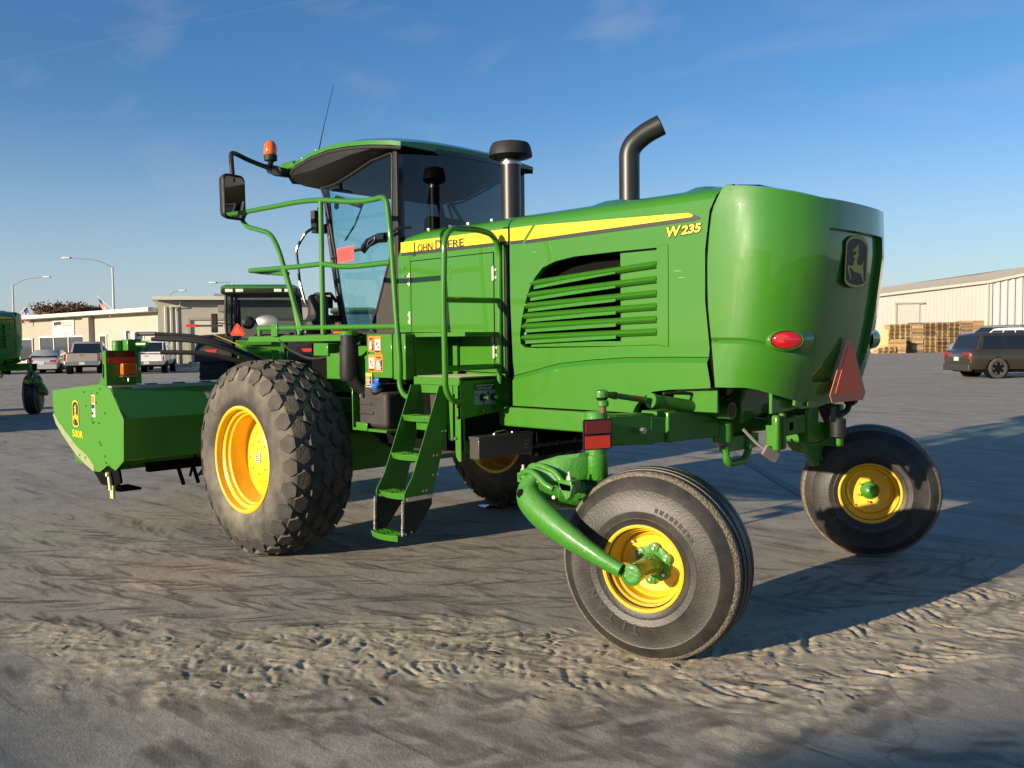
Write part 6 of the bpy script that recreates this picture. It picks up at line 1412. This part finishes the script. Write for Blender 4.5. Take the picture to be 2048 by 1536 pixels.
# ================================================================== left stucco building
STU = mat('stucco', (.33, .305, .25), .9, noise=(.8, .35, (.27, .25, .205)), bump=(30, .3)); STU2 = mat('pale_stucco', (.38, .355, .295), .9, noise=(1.2, .4, (.32, .295, .24)), bump=(30, .3))
FAS = mat('cream_fascia', (.58, .56, .48), .6); WGL = mat('building_glass', (.03, .035, .04), .05, coat=.5); WFR = mat('window_frame', (.70, .66, .55), .6)
def wallbuilder(A, B):
    """returns P(s, z, d): s metres from A to B, d metres out toward the yard"""
    A = Vector((A[0], A[1], 0)); B = Vector((B[0], B[1], 0)); d = (B-A).normalized(); n = Vector((d.y, -d.x, 0))
    return (lambda s, z, o=0: A+d*s+n*o+Vector((0, 0, z))), (B-A).length, d, n
def qbox(mb, P, s0, s1, z0, z1, o0, o1):
    mb.add([P(s, z, o) for s in (s0, s1) for z in (z0, z1) for o in (o0, o1)], [(0, 1, 3, 2), (4, 6, 7, 5), (0, 4, 5, 1), (2, 3, 7, 6), (0, 2, 6, 4), (1, 5, 7, 3)])
def loc_on(P, L, px):
    return 0
PA, LA, dA, nA = wallbuilder((-140, 26.5), (-67.0, 30.1))
SB = empty('office_building', (-100, 32, 0), None, 'long low tan stucco building with flat overhanging roof, flag sign and shop windows', 'building', 'buildings round the yard')
mb = MB(); qbox(mb, PA, 0, LA, 0, 4.25, -14, 0); build(mb, 'wall', STU, SB)
mb = MB(); qbox(mb, PA, -1, LA+.9, 4.25, 4.55, -15, 1.3); build(mb, 'roof', FAS, SB)
def sfor(px, P=PA, L=LA):
    # metres along the wall where a bearing meets it (bearing in image units)
    t_ = (px-1024)/1774; d = v0+r0*t_; o = P(0, 0); e = (P(1, 0)-o)
    den = d.x*e.y-d.y*e.x; return (d.x*(0-o.y)-d.y*(0-o.x))/-den*-1 if False else ((o.x*d.y-o.y*d.x)/(e.y*d.x-e.x*d.y))
mb = MB(); s = sfor(186); qbox(mb, PA, s-.6, s+.6, 0, 4.25, 0, .5); build(mb, 'pilaster', STU, SB)
s0, s1 = sfor(188), LA-.05
mb = MB(); qbox(mb, PA, s0+.6, s1, 0, 4.24, 0.004, .06); build(mb, 'wall_bay', STU2, SB)
for a, b_, z0, z1, nm in ((20, 70, .3, 2.35, 'shop_window'), (84, 173, .25, 2.5, 'shop_window'), (204, 218, 1.2, 2.5, 'window'), (269, 293, 1.25, 2.5, 'window')):
    s0, s1 = sfor(a), sfor(b_); mb = MB(); qbox(mb, PA, s0, s1, z0, z1, .03, .09); w_ = build(mb, nm, WGL, SB)
    mb = MB(); f_ = .12
    nd = max(1, int((s1-s0)/3))
    for k in range(nd+1):
        q_ = s0+(s1-s0-f_)*k/nd; qbox(mb, PA, q_, q_+f_, z0, z1, .091, .14)
    qbox(mb, PA, s0-.1, s1+.1, z1, z1+.15, .091, .16); qbox(mb, PA, s0-.1, s1+.1, z0-.1, z0, .091, .16)
    build(mb, 'window_frame', WFR, w_)
s0, s1 = sfor(110), sfor(153)
mb = MB(); qbox(mb, PA, s0, s1, 2.62, 4.05, .02, .10); sg = build(mb, 'wall_sign', mat('sign_board', (.62, .60, .54), .6), SB)
mb = MB()
wS = s1-s0
for i in range(4):
    z = 3.42+i*.125; n_ = 10
    mb.add([PA(s0+wS*(.08+.84*k/n_), z+.07*sin(k/n_*5.5)+.055-.0*k, .106) for k in range(n_+1)]+[PA(s0+wS*(.08+.84*k/n_), z+.07*sin(k/n_*5.5), .106) for k in range(n_+1)], [(k, k+1, k+n_+2, k+n_+1) for k in range(n_)])
mb.add([PA(s0+wS*.08, 3.60, .108), PA(s0+wS*.42, 3.62, .108), PA(s0+wS*.42, 3.92, .108), PA(s0+wS*.08, 3.88, .108)], [(0, 1, 2, 3)])
build(mb, 'sign_flag', BDEC, sg)
mb = MB()   # the name line is a blurred grey-blue band of letter shapes
for i in range(11):
    q = s0+wS*(.12+.069*i); qbox(mb, PA, q, q+wS*.050, 3.06, 3.26+.03*(i % 2), .101, .106)
build(mb, 'sign_name_band', mat('blue_sign_ink', (.30, .32, .40), .6), sg)
text('Dairy Service', 'sign_lettering', BDEC, PA(s0+wS*.2, 2.76, .106), dA, UPV, .28, sg, width=wS*.62, shear=.3)
PB, LB, dB, nB = wallbuilder((-65.6, 29.4), (-59.8, 39.4))
S2 = empty('garage_building', (-75, 30, 0), None, 'taller pale stucco garage block with sloping roof edge and roller door, right of the office', 'building', 'buildings round the yard')
bk = Vector((-.90, .43, 0))*9
mb = MB(); mb.prism([PB(0, 0), PB(LB, 0), PB(LB, 0)+bk, PB(0, 0)+bk], (0, 0, 5.05)); build(mb, 'wall', STU2, S2)
mb = MB(); mb.prism([PB(-.3, 5.06, 1.0), PB(LB+1, 5.06, 1.0), PB(LB+1, 5.06)+bk, PB(-.3, 5.06)+bk*.9], (0, 0, .26)); build(mb, 'roof', FAS, S2)
mb = MB(); qbox(mb, PB, 2.3, 10.5, 0, 3.55, .01, .08); build(mb, 'roller_door', mat('pale_door', (.62, .57, .45), .7), S2)
mb = MB(); qbox(mb, PB, 2.1, 2.3, 0, 3.6, .01, .2); qbox(mb, PB, 2.1, 11, 3.56, 3.75, .01, .2); build(mb, 'door_lintel', STU, S2)
mb = MB()
for s in (.5, .9, 1.3): mb.cyl(PB(s, .2, .1), PB(s, 4.6, .1), .045, n=8)
mb.tube(fillet([PB(.9, 4.3, .1), PB(.9, 4.6, .3), PB(1.6, 4.6, .3), PB(1.6, 5.0, .3)], .1), .04, 8); build(mb, 'conduit_pipes', WFR, S2)
mb = MB(); qbox(mb, PB, 4.3, 5.1, 4.2, 4.7, .02, .35); build(mb, 'floodlight', mat('fixture_grey', (.25, .24, .21), .5), S2)
mb = MB(); qbox(mb, PB, 4, 7, 5.33, 5.6, -2.5, -.5); build(mb, 'roof_unit', mat('fixture_grey', (0, 0, 0)), S2)
# flags
def flag(label, base, tip, droop):
    F0 = empty('wall_flag', base, None, label, 'flag', 'flags on the office roof'); base = Vector(base); tip = Vector(tip)
    mb = MB(); mb.tube([base, tip], .035, 6); build(mb, 'flag_pole', mat('pole_white', (.65, .64, .6), .5), F0)
    u_ = (base-tip).normalized(); w_ = 1.25; h_ = .85; dn = Vector((r0.x*.35, r0.y*.35, -1)).normalized()
    def fp(a, b_): return tip+u_*(a*h_)+dn*(b_*w_)+v0*(.10*sin(b_*7+a*2))
    for i in range(13):
        mb = MB(); n_ = 8; a0, a1 = i/13, (i+1)/13; s_ = .42 if i < 7 else 0
        mb.add([fp(a0, s_+(1-s_)*k/n_) for k in range(n_+1)]+[fp(a1, s_+(1-s_)*k/n_) for k in range(n_+1)], [(k, k+1, k+n_+2, k+n_+1) for k in range(n_)])
        build(mb, 'stripe', mat('flag_red', (.5, .03, .04), .8) if i % 2 == 0 else mat('flag_white', (.7, .68, .65), .8), F0)
    mb = MB(); n_ = 4; mb.add([fp(0, .42*k/n_) for k in range(n_+1)]+[fp(7/13, .42*k/n_) for k in range(n_+1)], [(k, k+1, k+n_+2, k+n_+1) for k in range(n_)]); build(mb, 'canton', mat('flag_blue', (.03, .05, .2), .8), F0)
flag('small striped flag angled over the office roof beside the tall lamp post', at(232, 620, 72), at(199, 590, 72), 0)
flag('small striped flag on an angled pole at the far left of the office roof', at(38, 633, 84), at(58, 613, 84), 0)
# street lamps
def lamp(label, base_px, dep, top_z, arm, head_z):
    b_ = at(base_px, 640, dep); b_.z = 0; L0 = empty('street_lamp', b_, None, label, 'street lamp', 'street lamps behind the buildings'); g_ = mat('lamp_steel', (.30, .30, .29), .5, metal=.4)
    mb = MB(); mb.tube([b_, b_+Vector((0, 0, top_z))], [.13, .08], 8); build(mb, 'post', g_, L0)
    e_ = b_+r0*arm; e_.z = head_z; m_ = b_+r0*arm*.35; m_.z = top_z+(head_z-top_z)*.75
    mb = MB(); mb.tube(fillet([b_+Vector((0, 0, top_z)), m_, e_], 1.2), .05, 6); build(mb, 'arm', g_, L0)
    mb = MB(); mb.obox(e_+r0*(.3 if arm > 0 else -.3), r0*.38, v0*.16, UPV*.08); build(mb, 'lamp_head', mat('lamp_head_grey', (.5, .5, .46), .5), L0, bevel=.04)
lamp('street lamp at the far left with its arm reaching right', 32, 95, 8.2, 3.4, 9.1)
lamp('tall street lamp rising behind the office with its arm reaching left', 232, 80, 8.7, -3.8, 9.6)
lamp('street lamp behind the garage with only its curved arm showing over the roof', 338, 100, 6.9, 1.5, 7.8)
lamp('street lamp behind the tractor cab with its arm reaching left', 470, 90, 7.9, -1.7, 7.95)
# tree behind the office
def leafmat(n_, c1, c2):
    return mat(n_, c1, .7, noise=(1.3, 1, c2))
def tree(label, px, dep, zc, rad, hz, seed, n_=2600):
    r_ = random.Random(seed); b_ = at(px, 640, dep); b_.z = 0
    T0 = empty('tree', b_, None, label, 'tree', 'autumn trees behind the office')
    mb = MB(); mb.tube([b_, b_+Vector((0, 0, zc*.5)), b_+Vector((.2, 0, zc*.8))], [.3, .22, .12], 8)
    for k in range(9):
        a = r_.uniform(0, 6.28); e_ = b_+Vector((cos(a)*rad*.7, sin(a)*rad*.7, zc+r_.uniform(-.3, .6)*hz)); mb.tube([b_+Vector((0, 0, zc*.45)), (b_+e_)/2+Vector((0, 0, zc*.25)), e_], [.13, .08, .03], 6)
    build(mb, 'trunk', mat('bark', (.10, .07, .05), .9), T0)
    mb = MB(); cl = [(r_.uniform(-1, 1)*rad*.8, r_.uniform(-1, 1)*rad*.8, r_.uniform(-.5, .55)*hz) for _ in range(26)]
    for k in range(n_):
        c_ = r_.choice(cl); q_ = b_+Vector((c_[0]+r_.gauss(0, rad*.16), c_[1]+r_.gauss(0, rad*.16), zc+c_[2]+r_.gauss(0, hz*.16)))
        a = Vector((r_.gauss(0, 1), r_.gauss(0, 1), r_.gauss(0, 1))).normalized()*.17; d_ = a.cross(Vector((r_.gauss(0, 1), r_.gauss(0, 1), r_.gauss(0, 1)))).normalized()*.12
        mb.add([q_-a, q_+d_, q_+a, q_-d_], [(0, 1, 2, 3)])
    build(mb, 'crown', leafmat('autumn_leaves', (.17, .075, .03), (.09, .075, .025)), T0)
tree('round brown autumn tree above the office roof, left of the pair', 122, 108, 5.6, 3.3, 1.9, 1, 4200)
tree('smaller brown autumn tree above the office roof, right of the pair', 180, 112, 5.4, 2.1, 1.7, 2, 2600)

# ================================================================== warehouse, right
Pw, Lw, dw, nw_ = wallbuilder((-48, 97.5), (70, 170)) if False else wallbuilder(tuple(at(1700, 700, 97)[:2]), tuple(at(2048, 700, 97)[:2]))
WS = empty('warehouse', at(1900, 700, 100), None, 'large cream metal warehouse with sloping eave behind the stacked pallets', 'building', 'buildings round the yard')
WMET = mat('cream_siding', (.56, .555, .50), .55, noise=(.6, .25, (.50, .48, .41)))
sc0 = sfor(1973, Pw, Lw); sL = sfor(1640, Pw, Lw); sR = sfor(2048, Pw, Lw)
zl = lambda s: float(np.interp(s, [sL, sc0, sR, sR+12, sR+45], [5.55, 7.55, 8.35, 9.4, 9.4]))
mb = MB(); mb.prism([Pw(sL, 0), Pw(sR+45, 0), Pw(sR+45, zl(sR+45)), Pw(sR+12, zl(sR+12)), Pw(sR, zl(sR)), Pw(sc0, zl(sc0)), Pw(sL, zl(sL))], -nw_*.3); build(mb, 'wall', WMET, WS)
mb = MB(); s = sL
while s < sc0-.3:
    mb.add([Pw(s, 0, .003), Pw(s+.05, 0, .009), Pw(s+.12, 0, .009), Pw(s+.17, 0, .003), Pw(s, zl(s)-.2, .003), Pw(s+.05, zl(s)-.2, .009), Pw(s+.12, zl(s)-.2, .009), Pw(s+.17, zl(s)-.2, .003)], [(0, 1, 5, 4), (1, 2, 6, 5), (2, 3, 7, 6)]); s += .42
build(mb, 'fine_siding', WMET, WS)
mb = MB(); s = sc0+.15
while s < sR+44:
    mb.add([Pw(s, 0, .003), Pw(s+.10, 0, .14), Pw(s+.34, 0, .14), Pw(s+.44, 0, .003), Pw(s, zl(s)-.25, .003), Pw(s+.10, zl(s)-.25, .14), Pw(s+.34, zl(s)-.25, .14), Pw(s+.44, zl(s)-.25, .003)], [(0, 1, 5, 4), (1, 2, 6, 5), (2, 3, 7, 6)]); s += .82
build(mb, 'ribbed_siding', WMET, WS)
mb = MB(); mb.prism([Pw(sL, zl(sL)-.16, -.2), Pw(sc0, zl(sc0)-.16, -.2), Pw(sR, zl(sR)-.16, -.2), Pw(sR+12, zl(sR+12)-.16, -.2), Pw(sR+45, zl(sR+45)-.16, -.2), Pw(sR+45, zl(sR+45)+.12, -.2), Pw(sR+12, zl(sR+12)+.12, -.2), Pw(sR, zl(sR)+.12, -.2), Pw(sc0, zl(sc0)+.12, -.2), Pw(sL, zl(sL)+.12, -.2)], nw_*.55); build(mb, 'eave_trim', FAS, WS)
mb = MB(); mb.prism([Pw(sL, 3, -2), Pw(sR+45, 3, -2), Pw(sR+45, 11.5, -2), Pw(sR+12, 10.2, -2), Pw(sR, 9.15, -2), Pw(sc0, 8.45, -2), Pw(sL, 6.35, -2)], -nw_*25); build(mb, 'roof', mat('grey_roof', (.33, .31, .28), .6), WS)
mb = MB(); mb.box(0, 0, 0, 0, 0, 0) if False else None
d0_, d1_ = sfor(1792, Pw, Lw), sfor(1838, Pw, Lw)
qbox(mb, Pw, d0_, d1_, 0, 5.25, .04, .10); build(mb, 'sliding_door', mat('door_cream', (.53, .52, .46), .6), WS)
mb = MB(); qbox(mb, Pw, d0_-.3, d1_+.4, 5.26, 5.42, .04, .3); qbox(mb, Pw, d0_-.22, d0_-.02, 0, 5.25, .04, .2); qbox(mb, Pw, sc0-.05, sc0+.12, 0, zl(sc0)-.2, .01, .2); build(mb, 'door_track', mat('trim_tan', (.45, .42, .33), .6), WS)
# a further run of the same complex, out past the right edge, that shows mirrored in the cowl
WD = [mat('pallet_wood', (.42, .26, .11), .85, noise=(4, .8, (.24, .15, .08))), mat('pallet_wood_pale', (.56, .40, .20), .85, noise=(4, .7, (.36, .22, .10))), mat('pallet_wood_grey', (.22, .16, .11), .85, noise=(4, .8, (.12, .09, .07)))]
protos = []
for m_ in WD:
    mb = MB()
    for k in range(7): mb.box(-.6, .6, -.58+k*.178, -.58+k*.178+.10, .118, .138)
    for k in (-1, 0, 1): mb.box(-.6, .6, k*.52-.05, k*.52+.05, 0, .018)
    for k in (-1, 0, 1): mb.box(k*.56-.02, k*.56+.02, -.57, .58, .019, .117)
    protos.append(mb)
pm = []
for q_, mb in enumerate(protos):
    o_ = build(mb, 'pallet', WD[q_], None, origin=(0, 0, 0)); pm.append(o_)
used = [False]*3
def place_pallet(p, z, rot, kind, label, group):
    o_ = pm[kind] if not used[kind] else pm[kind].copy()
    if used[kind]: COL.objects.link(o_)
    used[kind] = True; o_.location = Vector((p.x, p.y, z)); o_.rotation_euler = (0, 0, rot); o_['label'] = label; o_['category'] = 'pallet'; o_['group'] = group
rp = random.Random(9); wrot = atan2(dw.y, dw.x)
cols_ = [(1785, 21, 0), (1807, 21, 0), (1831, 22, 0), (1856, 22, 1), (1880, 22, 1), (1904, 22, 1), (1928, 23, 0), (1951, 23, 0)]
for i, (px, nl, tp) in enumerate(cols_):
    base = at(px, 700, 92.2); base.z = 0
    for k in range(nl):
        kd = rp.choices([0, 1, 2], [.5, .3, .2])[0]
        place_pallet(base+Vector((rp.uniform(-.03, .03), rp.uniform(-.03, .03), 0)), .002+k*.1415, wrot+(pi/2 if i in (2, 6, 7) else 0)+rp.uniform(-.02, .02), kd, 'wooden pallet in the tall wall of stacks in front of the cream warehouse', 'pallets stacked high by the warehouse')
for px, nl, dep in ((1762, 4, 90.6), (1775, 5, 90.6), (1796, 10, 90.8)):
    base = at(px, 700, dep); base.z = 0
    for k in range(nl): place_pallet(base+Vector((rp.uniform(-.05, .05), rp.uniform(-.05, .05), 0)), .002+k*.1415, wrot+(0 if px < 1790 else pi/2)+rp.uniform(-.05, .05), rp.choice([0, 1, 1]), 'wooden pallet in the low stacks at the left foot of the tall pallet wall', 'pallets in the low stacks')
mb = MB(); b_ = at(1772, 700, 92.5); mb.box(b_.x-.6, b_.x+.6, b_.y-.5, b_.y+.5, 0, 2.45)
for z in (.8, 1.6, 2.3): mb.box(b_.x-.63, b_.x+.63, b_.y-.53, b_.y+.53, z, z+.1)
setp(build(mb, 'wooden_crate', WD[1], None), 'pale wooden crate standing at the left end of the pallet wall', 'crate')

# ================================================================== unseen shed added behind the camera, its outline shaped to cast the foreground shade
wdir = Vector((cos(SHAZ), -sin(SHAZ), 0)); udir = Vector((sin(SHAZ), cos(SHAZ), 0))
SH = empty('shade_shed', udir*-27+wdir*5, None, 'unseen corrugated shed added behind the camera, shaped to cast the foreground shade', 'building', 'buildings round the yard')
def U_(w_, u_, z): return wdir*w_+udir*u_+Vector((0, 0, z))
SHM = mat('shed_siding', (.42, .40, .34), .5); tn = math.tan(SUN_EL)
pf = [(-2.18, 0), (-2.18, tn*25.15), (-1.55, tn*26.25), (26, tn*26.25), (26, 0)]
mb = MB(); mb.prism([U_(w_, -22, z) for w_, z in pf], udir*-12); build(mb, 'tall_shade_block', SHM, SH)
mb = MB(); mb.prism([U_(w_, -22, z) for w_, z in [(-6.4, 0), (-6.4, tn*22.55), (-2.19, tn*22.65), (-2.19, 0)]], udir*-10); build(mb, 'low_shade_block', SHM, SH)
mb = MB()
for k in range(60):
    w_ = -1.45+k*.45; mb.add([U_(w_+a, u_, z) for a in (0, .1) for u_ in (-21.995, -21.93) for z in (0.01, tn*26.25-.05)], [(0, 1, 3, 2), (4, 6, 7, 5), (0, 4, 5, 1), (2, 3, 7, 6), (0, 2, 6, 4), (1, 5, 7, 3)])
build(mb, 'wall_ribs', SHM, SH)
